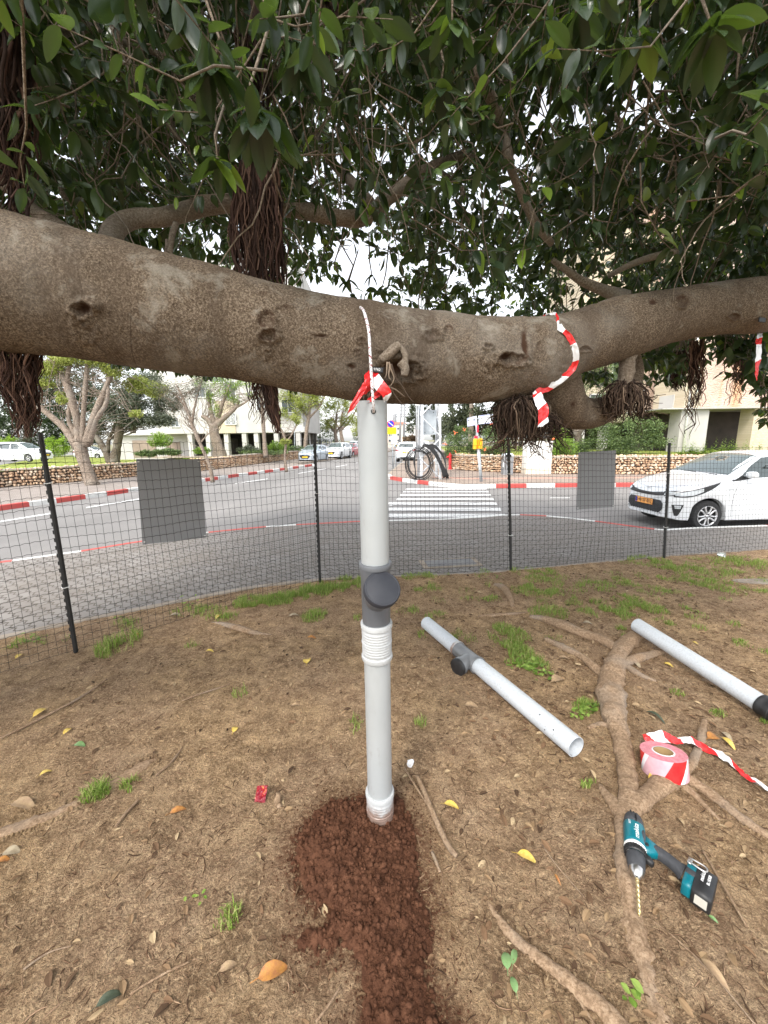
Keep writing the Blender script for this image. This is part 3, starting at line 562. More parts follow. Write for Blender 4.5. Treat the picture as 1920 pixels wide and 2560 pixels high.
branch([(440, 560, 15, 1.75), (430, 590, 14, 1.72), (425, 640, 12, 1.7), (428, 690, 10, 1.7)], 10)
branch([(418, 600, 9, 1.73), (416, 650, 9, 1.71), (420, 700, 8, 1.7)], 8)
branch([(1395, 60, 22, 2.6), (1420, 130, 18, 2.6), (1360, 200, 14, 2.6), (1320, 300, 12, 2.6)])
for (x, y, th, d, dx, dy) in [(1560, -40, 26, 2.8, -150, 130), (1000, -60, 26, 3.5, 60, 260), (700, -60, 26, 3.2, -120, 250), (820, 150, 18, 3.4, 60, 160), (1500, 260, 16, 3.6, 80, 170), (330, 250, 16, 3.0, 180, 140), (90, 430, 18, 2.8, 120, 90), (1100, 430, 14, 3.2, 90, 140), (1860, 330, 15, 2.3, -60, 160)]:
    branch([(x, y, th, d), (x+dx*.4+20, y+dy*.3, th*.85, d), (x+dx*.7-15, y+dy*.65, th*.7, d-.1), (x+dx, y+dy, th*.5, d-.1)], 10)
# loop of the forked limb under the right-hand part
limbtube('forked_limb', [(1392, 850, 105, 1.78), (1392, 930, 104, 1.80), (1400, 985, 108, 1.82), (1428, 1022, 92, 1.86), (1475, 1034, 74, 1.9), (1525, 1018, 62, 1.97), (1560, 985, 56, 2.03), (1578, 930, 52, 2.08), (1570, 880, 46, 2.1), (1560, 840, 40, 2.1)], M['ficus_bark'], 44, 10, .08, 5, feats=[(1432, 1012, 9, 9, 'hole', .01)])
# ---- aerial roots
def strands(name, top, bot, n, r, mt, w_top, w_bot, curl=.02, core=0, seed=0, spread=None, seg=10, parent=None):
    """bundle of hanging root strands from top to bot (world), each with its own length and wander"""
    g = np.random.default_rng(seed); b = MB(); top = np.array(top); bot = np.array(bot); ax = bot-top; L = np.linalg.norm(ax)
    for k in range(n):
        a = g.uniform(0, 2*math.pi); q = math.sqrt(g.random()); l = g.uniform(.35, 1.0) if k > n*.25 else g.uniform(.8, 1.02); t0 = g.uniform(0, .25) if k % 3 else 0
        ts_ = np.linspace(t0, min(1.04, t0+l), seg); ph = g.uniform(0, 9, 4)
        wv = np.interp(ts_, [0, .5, 1], [w_top, (w_top+w_bot)/2*(1 if spread is None else spread), w_bot])*q
        x = math.cos(a)*wv+curl*np.sin(ts_*9+ph[0])*(.3+ts_)+curl*.5*np.sin(ts_*23+ph[1]); y = math.sin(a)*wv+curl*np.sin(ts_*8+ph[2])*(.3+ts_)+curl*.4*np.sin(ts_*21+ph[3])
        p = top+ax*ts_[:, None]+np.column_stack([x, y, 0*x]); rr = r*min(3.2, math.exp(g.normal(-.15, .6)))*np.linspace(1.15, .45, seg); b.tube(p, rr, 4, caps=False)
    if core: b.tube([top, top+ax*.4, top+ax*.8], [core, core*.9, core*.3], 10, jit=lambda m, n_: 1+.5*(g.random((m, n_))-.5))
    return FB(b, name, mt, parent)
A_ = 'aerial_root'
strands(A_, Y(640, 415, 1.72), Y(652, 745, 1.66), 330, .0030, M['aroot'], .085, .10, .012, .055, 1, 1.1, 14)
strands(A_, Y(636, -40, 2.1), Y(640, 430, 1.8), 80, .0030, M['aroot'], .06, .07, .02, .03, 2, 1, 12)
strands(A_, Y(38, 855, 1.36), Y(66, 1085, 1.36), 230, .0019, M['aroot'], .075, .02, .012, 0, 3, 1.1)
strands(A_, Y(20, 850, 1.40), Y(10, 960, 1.40), 70, .0018, M['aroot'], .06, .03, .012, 0, 33, 1.1)
strands(A_, Y(668, 935, 1.5), Y(694, 1078, 1.5), 95, .0022, M['aroot'], .03, .010, .006, .012, 4, 1.0)
strands(A_, Y(648, 935, 1.55), Y(650, 1055, 1.55), 55, .0014, M['aroot'], .045, .04, .008, 0, 5, 1.0)
strands(A_, Y(8, -60, 1.35), Y(14, 520, 1.30), 150, .0035, M['aroot'], .07, .05, .02, .05, 6, 1.0, 14)
strands(A_, Y(830, -30, 3.0), Y(834, 165, 2.9), 70, .004, M['aroot'], .07, .05, .02, 0, 7)
strands(A_, Y(1688, 880, 3.2), Y(1690, 975, 3.2), 90, .0035, M['aroot'], .06, .03, .02, 0, 8)
strands(A_, Y(1742, 850, 2.3), Y(1738, 1010, 2.3), 80, .0024, M['aroot'], .035, .03, .015, 0, 9, 1.2)
strands(A_, Y(1735, 990, 2.3), Y(1722, 1090, 2.3), 14, .0022, M['aroot'], .03, .035, .015, 0, 10, 1.2)
strands(A_, Y(1850, 900, 2.4), Y(1832, 1010, 2.4), 26, .002, M['aroot'], .03, .04, .015, 0, 11)
# woody stems that end in a ball of roots
def rootball(cx, cy, d, rx, ry, n, stem, seed, flat=False, wild=0):
    g = np.random.default_rng(seed); b = MB(); P, r = pxpath(stem)
    b.tube(smoothpts(P, 4), np.interp(np.linspace(0, len(P)-1, (len(P)-1)*4+1), np.arange(len(P)), r), 12, jit=lambda m, n_: 1+.25*(g.random((m, n_))-.5))
    FB(b, A_, M['branch_bark']); b = MB(); s0 = P[-1]; c = Y(cx, cy, d); zf = proj(c)[2]; RX = rx/FPX*zf; RZ = ry/FPX*zf
    for k in range(n):
        a = g.uniform(0, 2*math.pi); q = math.sqrt(g.random()); ex = math.cos(a)*q*RX; ey = math.sin(a)*q*RX*.8
        ez = -RZ*(1 if flat else (1-.45*q*q))*g.uniform(.55, 1.05); fr_ = g.random(); o0 = s0+np.array([ex*.18, ey*.18, 0])+np.array([0, 0, g.uniform(-.01, .02)])
        end = np.array([c[0]+ex, c[1]+ey, c[2]+ez]); mid = (o0+end)/2+np.array([ex*.55, ey*.55, abs(RZ)*.28*g.uniform(.4, 1.3)])
        p = smoothpts([o0, o0*.6+mid*.4+[ex*.15, ey*.15, .01], mid, end*.7+mid*.3+g.normal(0, .006, 3), end], 4); p += g.normal(0, .0016, p.shape)
        p += np.cumsum(g.normal(0, .0030, p.shape), axis=0); p = p[:max(6, int(len(p)*g.uniform(.55, 1)))] if k % 3 else p; b.tube(p, np.linspace(g.uniform(.0020, .0055), .0012, len(p)), 5, caps=False)
    for k in range(wild):                                     # fine branching ends that stand off the ball
        a = g.uniform(-.5, math.pi+.5); q = 1.0; p0 = np.array([c[0]+math.cos(a)*RX*.6, c[1]+g.uniform(-.04, .04), c[2]-RZ*g.uniform(-.7, .9)])
        dr = np.array([math.cos(a)*g.uniform(.5, 1), g.uniform(-.4, .4), -g.uniform(.1, .9)]); p = [p0]
        for _ in range(6): dr = dr+g.normal(0, .35, 3); p.append(p[-1]+dr/np.linalg.norm(dr)*g.uniform(.010, .024))
        b.tube(p, np.linspace(.0026, .0010, 7), 4, caps=False)
        p2 = [p[3]]; dr = g.normal(0, 1, 3)-[0, 0, .6]
        for _ in range(4): dr = dr+g.normal(0, .4, 3); p2.append(p2[-1]+dr/np.linalg.norm(dr)*.012)
        b.tube(p2, np.linspace(.0016, .0008, 5), 3, caps=False)
    return FB(b, A_, M['wroot'])
rootball(1300, 1050, 1.64, 62, 74, 300, [(1300, 960, 34, 1.62), (1302, 985, 26, 1.62), (1300, 1005, 20, 1.62)], 20, False, 90)
rootball(1365, 1075, 1.76, 40, 26, 60, [(1370, 1010, 20, 1.78), (1368, 1050, 12, 1.78)], 24, False, 60)
rootball(1566, 1010, 1.78, 52, 34, 220, [(1572, 870, 44, 1.83), (1570, 900, 36, 1.82), (1566, 940, 34, 1.80), (1562, 965, 30, 1.79)], 21, True, 40)
g = np.random.default_rng(5)
b = MB()                                                       # long wild roots left of the big ball
for pts in [[(1290, 985), (1262, 1020), (1225, 1045), (1205, 1075), (1198, 1115)], [(1285, 1000), (1240, 1060), (1215, 1098), (1200, 1100)], [(1290, 1040), (1262, 1090), (1240, 1120), (1222, 1140)], [(1290, 1060), (1255, 1100), (1212, 1110)], [(1262, 1020), (1250, 1060), (1262, 1095)], [(1240, 1060), (1246, 1100), (1236, 1118)], [(1225, 1045), (1240, 1035), (1262, 985)]]:
    p = smoothpts([Y(x, y, 1.6) for x, y in pts], 6); p += g.normal(0, .0015, p.shape); b.tube(p, np.linspace(.0034, .0012, len(p)), 5)
FB(b, A_, M['wroot'])
# stubs and roots above the pipe
stb = MB(); b = MB(); dd = 1.36
for pts, th in [([(1000, 862), (985, 872), (968, 888), (952, 900)], (20, 25, 25, 20)), ([(1000, 905), (1012, 920), (1010, 940)], (22, 24, 17)), ([(998, 862), (1012, 885), (1014, 912)], (10, 16, 14))]:
    P, r = pxpath([(x, y, t_, dd) for (x, y), t_ in zip(pts, th)]); stb.tube(smoothpts(P, 5), np.interp(np.linspace(0, 1, (len(P)-1)*5+1), np.linspace(0, 1, len(P)), r), 18, jit=lambda m, n_: 1+.12*(g.random((m, n_))-.5))
FB(stb, 'cut_stub', M['branch_bark'])
for pts in [[(972, 905), (978, 925), (985, 945), (978, 962), (966, 972)], [(975, 910), (972, 940), (978, 950)], [(968, 905), (966, 935), (962, 945)], [(978, 910), (990, 945), (1005, 965), (1020, 990), (1035, 1006)], [(975, 965), (985, 985), (1000, 1005), (1012, 1014)], [(972, 968), (990, 975), (1012, 992)], [(966, 965), (940, 975), (958, 968)], [(905, 965), (912, 975), (908, 1000)], [(925, 945), (905, 950), (908, 985)], [(930, 975), (955, 985), (962, 1000)], [(968, 972), (971, 965), (975, 972), (970, 978)]]:
    p = smoothpts([Y(x, y, 1.34) for x, y in pts], 6); b.tube(p, np.linspace(.0036, .0012, len(p)), 6)
for k in range(26):
    x = g.uniform(908, 955); p = smoothpts([Y(x, 955+g.uniform(0, 20), 1.36), Y(x+g.uniform(-12, 12), 980, 1.35), Y(x+g.uniform(-14, 14), 1008, 1.37)], 5); b.tube(p, g.uniform(.0012, .003), 4)
FB(b, A_, M['wroot_pale'])
# ---- foliage
def leaf_template(nseg=3, simple=False):
    if simple: v = [(0, 0, 0), (.5, .24, .02), (1, 0, -.06), (.5, -.24, .02), (.5, 0, 0)]; f = [[0, 4, 2, 1], [0, 3, 2, 4]]; return np.array(v), np.array(f)
    L = [0, .22, .52, .8, 1.0]; W = [.03, .17, .235, .16, .0]; D = [0, .01, .0, -.045, -.11]; v = []
    for l, w_, d_ in zip(L, W, D): v += [(l, -w_, d_+w_*.28), (l, 0, d_), (l, w_, d_+w_*.28)]
    f = []
    for k in range(4): f += [[3*k, 3*k+3, 3*k+4, 3*k+1], [3*k+1, 3*k+4, 3*k+5, 3*k+2]]
    return np.array(v), np.array(f)
def leaf_hi():
    L = np.linspace(0, 1, 9)**.95; v = []; f = []
    for l in L: w_ = .215*math.sin(math.pi*min(1, l**.85))**.75*(1-.15*l)+(.012 if l < .99 else 0); d_ = .02*math.sin(l*3)-.13*l*l; v += [(l, -w_, d_+w_*.22), (l, -w_*.5, d_+w_*.14), (l, 0, d_), (l, w_*.5, d_+w_*.14), (l, w_, d_+w_*.22)]
    for k in range(8):
        for j in range(4): f.append([5*k+j, 5*k+5+j, 5*k+6+j, 5*k+1+j])
    return np.array(v), np.array(f)
def rot_frames(xd, zd):
    """rotation matrices whose x axis is xd and whose z is near zd (arrays)"""
    xd = xd/np.linalg.norm(xd, axis=1)[:, None]; y = np.cross(zd, xd); y /= np.linalg.norm(y, axis=1)[:, None]+1e-9; z = np.cross(xd, y); return np.stack([xd, y, z], 1)
def place(T, F, pos, frames, scale):
    """many copies of a template as one vertex and face array"""
    v = np.einsum('vk,nkj->nvj', T, frames)*scale[:, None, None]+pos[:, None]; n = len(T)
    return v.reshape(-1, 3), (F[None]+(np.arange(len(pos))*n)[:, None, None]).reshape(-1, F.shape[1])
def gapf(x, y):
    """how open the canopy is in a direction (0 closed .. 1 open)"""
    g_ = 0
    for cx, cy, rx, ry, s in [(868, 690, 78, 115, 1), (905, 500, 50, 80, .75), (985, 330, 38, 120, .6), (955, 640, 55, 60, .85), (1530, 250, 85, 60, .62), (1850, 380, 50, 110, .5), (1900, 130, 40, 90, .5), (90, 225, 50, 50, .7), (160, 345, 45, 60, .6), (1230, 100, 60, 60, .35), (1760, 70, 60, 30, .4), (1640, 560, 80, 60, .25), (690, 640, 40, 40, .3), (860, 20, 70, 60, .5), (250, 590, 30, 30, .5), (600, 300, 30, 60, .3)]:
        g_ = g_+s*np.exp(-((x-cx)/rx)**2-((y-cy)/ry)**2)
    n_ = fbm(x/120, y/120, 0, 3, 77); g_ = g_+np.clip((n_-.12)*2.4, 0, .85)
    return np.clip(g_, 0, 1)
def ylow(x, near): # lower edge of the crown per direction
    return np.interp(x, [-800, 0, 300, 430, 560, 640, 720, 760, 850, 940, 960, 1100, 1250, 1400, 1560, 1660, 1760, 1840, 1900, 2100, 2700], [700, 640, 700, 790, 800, 760, 745, 690, 640, 640, 770, 830, 850, 860, 900, 925, 860, 800, 1000, 1050, 1000])
def sprays(n, dmin, dmax, nl, lsz, simple, seed, xr, yr, gp, lowpad=0):
    g = np.random.default_rng(seed); x = g.uniform(*xr, n*3); y = g.uniform(*yr, n*3); d = g.uniform(dmin, dmax, n*3)
    lt = np.interp(x, [-800, 0, 300, 600, 900, 1200, 1400, 1560, 1700, 1920, 2400, 2900], [500, 545, 620, 700, 762, 804, 800, 749, 728, 696, 640, 500])-330/d-10; ok = ((d > 3.1) | (y < lt)) & (y < ylow(x, 0)-lowpad) & (g.random(n*3) > gapf(x, y)*gp); x, y, d = x[ok][:n], y[ok][:n], d[ok][:n]; n = len(x)
    dr = F_+R_*((x[:, None]-960)/FPX)+U_*((1280-y[:, None])/FPX); pos = np.array([0, 0, EYE])+dr/np.linalg.norm(dr, axis=1)[:, None]*d[:, None]
    tw = g.normal(0, 1, (n, 3)); tw[:, 2] = tw[:, 2]*.5-.45; tw /= np.linalg.norm(tw, axis=1)[:, None]; ln = g.uniform(.10, .26, n)
    # leaves around each twig
    t_ = np.tile(np.linspace(.25, 1, nl), n)+g.uniform(-.06, .06, n*nl); P0 = np.repeat(pos, nl, 0); TW = np.repeat(tw, nl, 0); LN = np.repeat(ln, nl)
    lp = P0+TW*(t_*LN)[:, None]; side = g.normal(0, 1, (n*nl, 3)); side -= TW*(side*TW).sum(1)[:, None]; side /= np.linalg.norm(side, axis=1)[:, None]
    xd = side+TW*g.uniform(.1, .9, n*nl)[:, None]+np.array([0, 0, -.65])*g.uniform(.3, 1.5, n*nl)[:, None]
    zd = np.array([0, 0, 1.0])+g.normal(0, .45, (n*nl, 3)); fr = rot_frames(xd, zd)
    T, Ff = leaf_hi() if simple is None else leaf_template(simple=simple); sc = lsz*g.uniform(.55, 1.25, n*nl)
    v, f = place(T, Ff, lp, fr, sc); return v, f, pos, tw, ln, g
fol = MB(); twg = MB()
def twigs(pos, tw, ln, g, every=1, r=.0022, ext=1.0):
    for k in range(0, len(pos), every):
        a = pos[k]; t_ = tw[k]; back = -t_*g.uniform(.08, .25)*ext+np.array([0, 0, g.uniform(.05, .2)])*ext
        p = [a+back, a+back*.45+g.normal(0, .012, 3), a, a+t_*ln[k]*.55+g.normal(0, .006, 3), a+t_*ln[k]]
        twg.tube(p, np.array([1.5, 1.25, 1, .7, .4])*r, 4, caps=False)
v, f, pos, tw, ln, g = sprays(85, 1.25, 2.0, 8, .068, None, 11, (-500, 2300), (-700, 430), .9); fol.add(v, f); twigs(pos, tw, ln, g)
v, f, pos, tw, ln, g = sprays(1350, 2.0, 3.2, 9, .078, None, 12, (-600, 2500), (-800, 850), 1.1, 20); fol.add(v, f); twigs(pos, tw, ln, g, 1)
v, f, pos, tw, ln, g = sprays(4700, 3.0, 5.0, 9, .085, False, 13, (-500, 2400), (-700, 900), 1.0, 0); fol.add(v, f); twigs(pos, tw, ln, g, 2, .0026)
v, f, pos, tw, ln, g = sprays(5700, 5.0, 8.5, 9, .125, True, 14, (-350, 2250), (-450, 900), 1.0, -5); fol.add(v, f)
# crown overhead and behind the camera (it shades the place as the real tree does)
g = np.random.default_rng(15); n_ = 800; pos = np.column_stack([g.uniform(-5, 5, n_), g.uniform(-4.5, 1.2, n_), g.uniform(2.9, 5.2, n_)]); pos = pos[np.linalg.norm(pos-[0, 0, EYE], axis=1) > 1.9]; n_ = len(pos)
T, Ff = leaf_template(simple=True); lp = np.repeat(pos, 8, 0)+g.normal(0, .09, (n_*8, 3)); xd = g.normal(0, 1, (n_*8, 3)); xd[:, 2] = xd[:, 2]*.5-.6; v, f = place(T, Ff, lp, rot_frames(xd, np.array([0, 0, 1.0])+g.normal(0, .4, (n_*8, 3))), .15*g.uniform(.6, 1.2, n_*8)); fol.add(v, f)
# hand-set sprays: whorls near the camera and the fringe below the limb
def whorl(x, y, d, n, size, droop=.9, seed=0, spread=1.0):
    g = np.random.default_rng(seed+int(x)); c = Y(x, y, d); a = g.uniform(0, 2*math.pi)+np.arange(n)*2.4; xd = np.column_stack([np.cos(a)*spread, np.sin(a)*spread, -droop*g.uniform(.4, 1.5, n)])
    T, Ff = leaf_hi(); fr = rot_frames(xd, np.array([0, 0, 1.0])+g.normal(0, .25, (n, 3))); v, f = place(T, Ff, c+g.normal(0, .006, (n, 3)), fr, size*g.uniform(.75, 1.15, n)); fol.add(v, f)
    twg.tube([c, c+[g.uniform(-.03, .03), .02, .08], c+[g.uniform(-.08, .08), .06, .24]], [.003, .004, .004], 5)
for q in [(650, 285, 1.2, 13, .135), (530, 170, 1.2, 10, .125), (545, 400, 1.4, 8, .11), (740, 150, 1.5, 8, .11), (1600, 90, 1.3, 8, .115), (1440, 30, 1.3, 8, .12), (1780, 70, 1.2, 10, .125), (1840, 200, 1.4, 8, .105), (1130, 60, 1.4, 8, .105), (1410, 240, 1.6, 8, .10), (1100, 220, 1.5, 8, .10), (140, 90, 1.4, 7, .10), (260, 190, 1.6, 7, .095), (1480, 560, 1.75, 10, .075), (1250, 560, 1.9, 9, .075), (1330, 600, 1.9, 9, .07), (1570, 470, 1.8, 9, .08)]:
    whorl(*q)
for k in range(30):
    x = random.uniform(275, 570); y = np.interp(x, [275, 430, 570], [893, 905, 930])+random.uniform(-8, 8); whorl(x, y, random.uniform(2.3, 2.7), 5, .075, 1.4, k)
for x, y in [(735, 955), (740, 960), (560, 925), (930, 690), (955, 720), (870, 700), (845, 690), (880, 735), (1050, 790)]: whorl(x, y, 2.3, 5, .07, .9)
for k in range(46): whorl(random.uniform(1800, 1900), random.uniform(845, 945), random.uniform(2.5, 3.0), 6, .075, .6, k)
for k in range(40): whorl(random.uniform(1895, 2000), random.uniform(940, 1060), random.uniform(2.6, 3.4), 6, .08, .6, k)
for k in range(70): whorl(random.uniform(1590, 1740), random.uniform(850, 955), random.uniform(2.9, 4.4), 6, .085, .8, k)
for k in range(26): whorl(random.uniform(1430, 1520), random.uniform(920, 960), random.uniform(3.9, 4.4), 6, .085, .8, k)
FB(fol, 'foliage', M['ficus_leaf'], smooth=True)
# long bare hanging twigs, kinked and pale
g = np.random.default_rng(31)
for k in range(420):
    x = g.uniform(-300, 2200); y = g.uniform(-350, 560); d = g.uniform(1.5, 3.6)
    if k % 5 == 0: x = g.uniform(150, 800); y = g.uniform(-100, 350)
    p = [Y(x, y, d)]; dr = g.normal(0, 1, 3)*[.7, .5, .35]+[(.5 if x < 800 else 0), 0, -.9]
    for _ in range(9): dr = dr/np.linalg.norm(dr)+g.normal(0, .22, 3)+[0, 0, -.04]; p.append(p[-1]+dr/np.linalg.norm(dr)*g.uniform(.03, .075))
    if proj(p[-1])[1] > ylow(proj(p[-1])[0], 0)+30: continue
    twg.tube(p, np.linspace(g.uniform(.0025, .0048), .0014, 10), 4, caps=False)
o = FB(twg, 'twigs', M['branch_bark']); o['kind'] = 'stuff'
# a leaner, second set of leaves seen through the gaps far behind: small and pale
# ================================================================ PIPES
AX_B = GZ(951, 2050); pb = np.array([AX_B[0], AX_B[1], 0.0]); pt = Y(930, 1003, 1.385); pt = np.array([pt[0], pt[1], pt[2]])
ax = (pt-pb); PL = np.linalg.norm(ax); ax /= PL
support = empty('support_pipe', (0, 0, 0), 0, 'upright pale grey plastic pipe propping the ficus limb, with dark grey branch fitting halfway up', 'pipe')
def at_y(py, px):
    """distance along the pipe axis where the photo shows row py"""
    best = min(np.linspace(-.1, PL+.1, 400), key=lambda t_: abs(proj(pb+ax*t_)[1]-py)); return best
R0_ = .0525
t_top = PL; tS = [at_y(y, 0) for y in (1408, 1438, 1545, 1555, 1645, 1975, 2050)]
b = MB(); hr = R0_; 
def pipe_mb(t0, t1, r=R0_, wall=.003, n=64, open0=True, open1=True):
    b = MB(); b.lathe([(t0, r-wall), (t0, r), (t1, r), (t1, r-wall), (t0, r-wall)], pb, ax, n); return b
# upper tube with the rope hole cut as a dark ring seat
o = pipe_mb(tS[0]-.02, t_top).build('upper_tube', M['pvc'], support, 'auto')
pipe_mb(tS[5]-.02, tS[4]+.03).build('lower_tube', M['pvc'], support, 'auto')
def coupling(t0, t1, r, o0, axis, parent, mt, flip=False, name='ribbed_coupling'):
    b = MB(); L = t1-t0; pr = [(t0, r-.004), (t0, r+.007), (t0+.008, r+.0095), (t0+.018, r+.0085), (t0+.022, r+.0045)]
    n_ = 9
    for k in range(n_):
        z = t0+.03+(L-.06)*k/n_; h = .0015 if k != n_//2 else .003; pr += [(z, r+.0045), (z+.002, r+.0045+h), (z+.005, r+.0045+h), (z+.007, r+.0045)]
    pr += [(t1-.024, r+.0045), (t1-.02, r+.009), (t1-.006, r+.0098), (t1, r+.007), (t1, r-.004)]
    b.lathe(pr, o0, axis, 72); return b.build(name, mt, parent, 'auto')
coupling(tS[6]-.012, tS[5], R0_, pb, ax, support, M['pvc_white']); coupling(tS[4], tS[3]+.004, R0_, pb, ax, support, M['pvc_white'])
# grey wye fitting: body, collar, angled inlet with a screw cap
def wye(o0, axis, t0, t1, tj, bdir, parent, r=R0_, capr=.063, blen=.085, mt=None, collar=True, capmat=None):
    mt = mt or M['pvc_grey']; root = empty('branch_fitting', (0, 0, 0)); root.parent = parent; b = MB()
    b.lathe([(t0-.006, r-.004), (t0-.006, r+.0005), (t0+.03, r+.002), (t1-.05, r+.0035), (t1-.046, r+.0045), (t1-.022, r+.0045), (t1-.02, r+.0095), (t1-.006, r+.0105), (t1, r+.007), (t1, r-.003)], o0, axis, 64)
    jo = o0+axis*tj; bd = np.array(bdir, float); bd /= np.linalg.norm(bd)
    b.lathe([(0, r-.002), (blen-.03, r-.0005), (blen-.028, r+.006), (blen-.004, r+.0065), (blen, r+.004)], jo, bd, 64); b.build('fitting_body', mt, root, 'auto')
    c = MB(); c.lathe([(blen-.012, capr-.004), (blen-.012, capr), (blen+.012, capr), (blen+.016, capr-.003), (blen+.0165, capr-.006), (blen+.0155, capr-.0075), (blen+.0165, capr-.009), (blen+.0165, .0)], jo, bd, 72); c.build('end_cap', capmat or M['cap_black'], root, 'auto')
    return root
tj = at_y(1492, 0); wye(pb, ax, tS[3]-.012, tS[0]+.004, tj-.015, (.28, -1.0, .92), support, blen=.118, capr=.0665)
# hole for the rope
hb = MB(); hc = pb+ax*(at_y(1033, 0)); hn = np.array([-hc[0]*.1+.10, -1, 0.02]); hn /= np.linalg.norm(hn); hc = hc+hn*(R0_+.0006)
hb.lathe([(0, .0085), (.0006, .0085), (.0008, .0)], hc, hn, 20); hb.build('rope_hole', M['ink'], support, False)
# ---- rope over the limb
ROPE = empty('red_white_rope', (0, 0, 0), 0, 'thin white rope with red flecks looped over the limb to the upright pipe hole', 'rope')
pts = [Y(955, 770, 1.66), Y(898, 764, 1.50), Y(908, 775, 1.37), Y(916, 800, 1.315), Y(922, 830, 1.292), Y(925, 880, 1.285), Y(928, 930, 1.285), Y(931, 980, 1.285), Y(934, 1015, 1.30), hc+hn*.004, hc-hn*.02]
RP = smoothpts(pts, 10)
d = np.concatenate([[0], np.cumsum(np.linalg.norm(np.diff(RP, axis=0), axis=1))]); N_ = int(d[-1]/.004); q = np.linspace(0, d[-1], N_); RP = np.column_stack([np.interp(q, d, RP[:, k]) for k in range(3)])
b = MB(); b.tube(RP, .0046, 12); f = b.f[0]; mi = []
for k in range(N_-1):
    for j in range(12):
        s1 = (k*.33+j/12*2) % 2; mi.append(1 if (s1 < .42 and (k//4) % 2 == 0) or ((k+3*j) % 11 == 0) else 0)
b.m[0] = np.array(mi); b.build('rope_strand', [M['rope_white'], M['rope_red']], ROPE)
# ---- hazard tape
def ribbon(pts, wid, normals=None, stripe=.09, twist=None, crumple=.004, seed=0, skew=.6, start=0.0):
    """striped ribbon: pts centre line, wid vector(s) across"""
    g = np.random.default_rng(seed); P = smoothpts(pts, 12); d = np.concatenate([[0], np.cumsum(np.linalg.norm(np.diff(P, axis=0), axis=1))]); n_ = max(12, int(d[-1]/.006)); q = np.linspace(0, d[-1], n_)
    P = np.column_stack([np.interp(q, d, P[:, k]) for k in range(3)]); W = np.asarray(wid, float)
    if W.ndim == 1: W = np.tile(W, (n_, 1))
    else:
        W = smoothpts(W, 12); W = np.column_stack([np.interp(np.linspace(0, 1, n_), np.linspace(0, 1, len(W)), W[:, k]) for k in range(3)])
    nc = 7; v = np.zeros((n_, nc, 3)); P0_ = P.copy(); d0_ = q.copy(); wl = np.linalg.norm(W[0]); T = np.gradient(P, axis=0); T /= np.linalg.norm(T, axis=1)[:, None]
    for j in range(nc):
        u = j/(nc-1)-.5; qq = np.clip(q-skew*u*wl, 0, q[-1]); P = np.column_stack([np.interp(qq, d0_, P0_[:, k]) for k in range(3)]); nrm = np.cross(T, W); nrm /= np.linalg.norm(nrm, axis=1)[:, None]+1e-9
        v[:, j] = P+W*u+nrm*(crumple*noise(q*60, u*5+seed, 0, seed)+.5*crumple*np.sin(q*40+u*6))[:, None]
    b = MB(); i, j = np.meshgrid(np.arange(n_-1), np.arange(nc-1), indexing='ij'); k = i*nc+j
    mi = (((q[i]+start)/stripe).astype(int) % 2).ravel()
    b.add(v.reshape(-1, 3), np.stack([k, k+nc, k+nc+1, k+1], -1).reshape(-1, 4), mi); return b
TM = [M['tape_red'], M['tape_white']]
def nearest_limb(x, y, off=.004):
    """point on the camera-side surface of the limb seen at a pixel"""
    return None
dg = bpy.context.evaluated_depsgraph_get()
LBV = BVHTree.FromObject(limb, dg)
def on_limb(x, y, off=.004):
    d_ = Vector(ray(x, y)).normalized(); o_ = Vector((0, 0, EYE))-Vector(FO); h = LBV.ray_cast(o_, d_)
    if h[0] is None: return None
    return np.array(h[0])+FO+np.array(h[1])*off
pts = [on_limb(x, y, .006) for x, y in [(1398, 822), (1416, 838), (1430, 862), (1437, 888), (1430, 915), (1410, 938), (1386, 956), (1366, 968)]]
sil = next((q for q in (on_limb(1380, y_, .005) for y_ in np.arange(780, 820, 1.0)) if q is not None), None); pts = ([sil] if sil is not None else [])+[p for p in pts if p is not None]; back = pts[0]+np.array([-.03, .08, -.004])
W_ = [np.array(w_) for w_ in [(.020, .004, .004), (.020, 0, .010), (.022, 0, .008), (.026, 0, .002), (.026, .0, -.008), (.024, 0, -.018), (.018, 0, -.022)]]
pts = [back]+pts+[Y(1352, 976, 1.58), Y(1336, 990, 1.56)]
b = ribbon(pts, W_, stripe=.066, crumple=.0045, seed=3, start=.02); tp = b.build('hazard_tape', TM); tag(tp, 'red and white tape wrapped round the limb at its fork, beside the root ball', 'barrier tape')
b = ribbon([Y(1340, 982, 1.56), Y(1352, 1005, 1.52), Y(1358, 1030, 1.50), Y(1356, 1066, 1.50)], (.042, .01, .006), stripe=.06, crumple=.005, seed=4, start=.05); o = b.build('loose_end', TM, tp)
b = ribbon([Y(1345, 980, 1.64), Y(1328, 1000, 1.64), Y(1332, 1020, 1.64)], (.035, .02, .0), stripe=.06, crumple=.006, seed=14, start=.09); b.build('loose_end', TM, tp)
b = ribbon([Y(925, 950, 1.34), Y(915, 955, 1.31), Y(900, 985, 1.30), Y(885, 1010, 1.29), Y(870, 1042, 1.29)], [(.01, 0, .0), (.022, .01, .012), (.03, .01, .016), (.026, .01, .014), (.006, 0, .002)], stripe=.13, crumple=.004, seed=5, start=-.01); tp2 = b.build('hazard_tape', TM)
tag(tp2, 'crumpled red and white tape knotted round the roots on top of the upright pipe', 'barrier tape')
b = ribbon([Y(926, 930, 1.33), Y(938, 948, 1.30), Y(952, 966, 1.29), Y(968, 985, 1.29), Y(965, 1003, 1.31)], [(.012, 0, .012), (.028, .0, .024), (.028, 0, .024), (.032, .0, .01), (.010, 0, .004)], stripe=.035, crumple=.004, seed=6, start=0); b.build('knot_strip', TM, tp2)
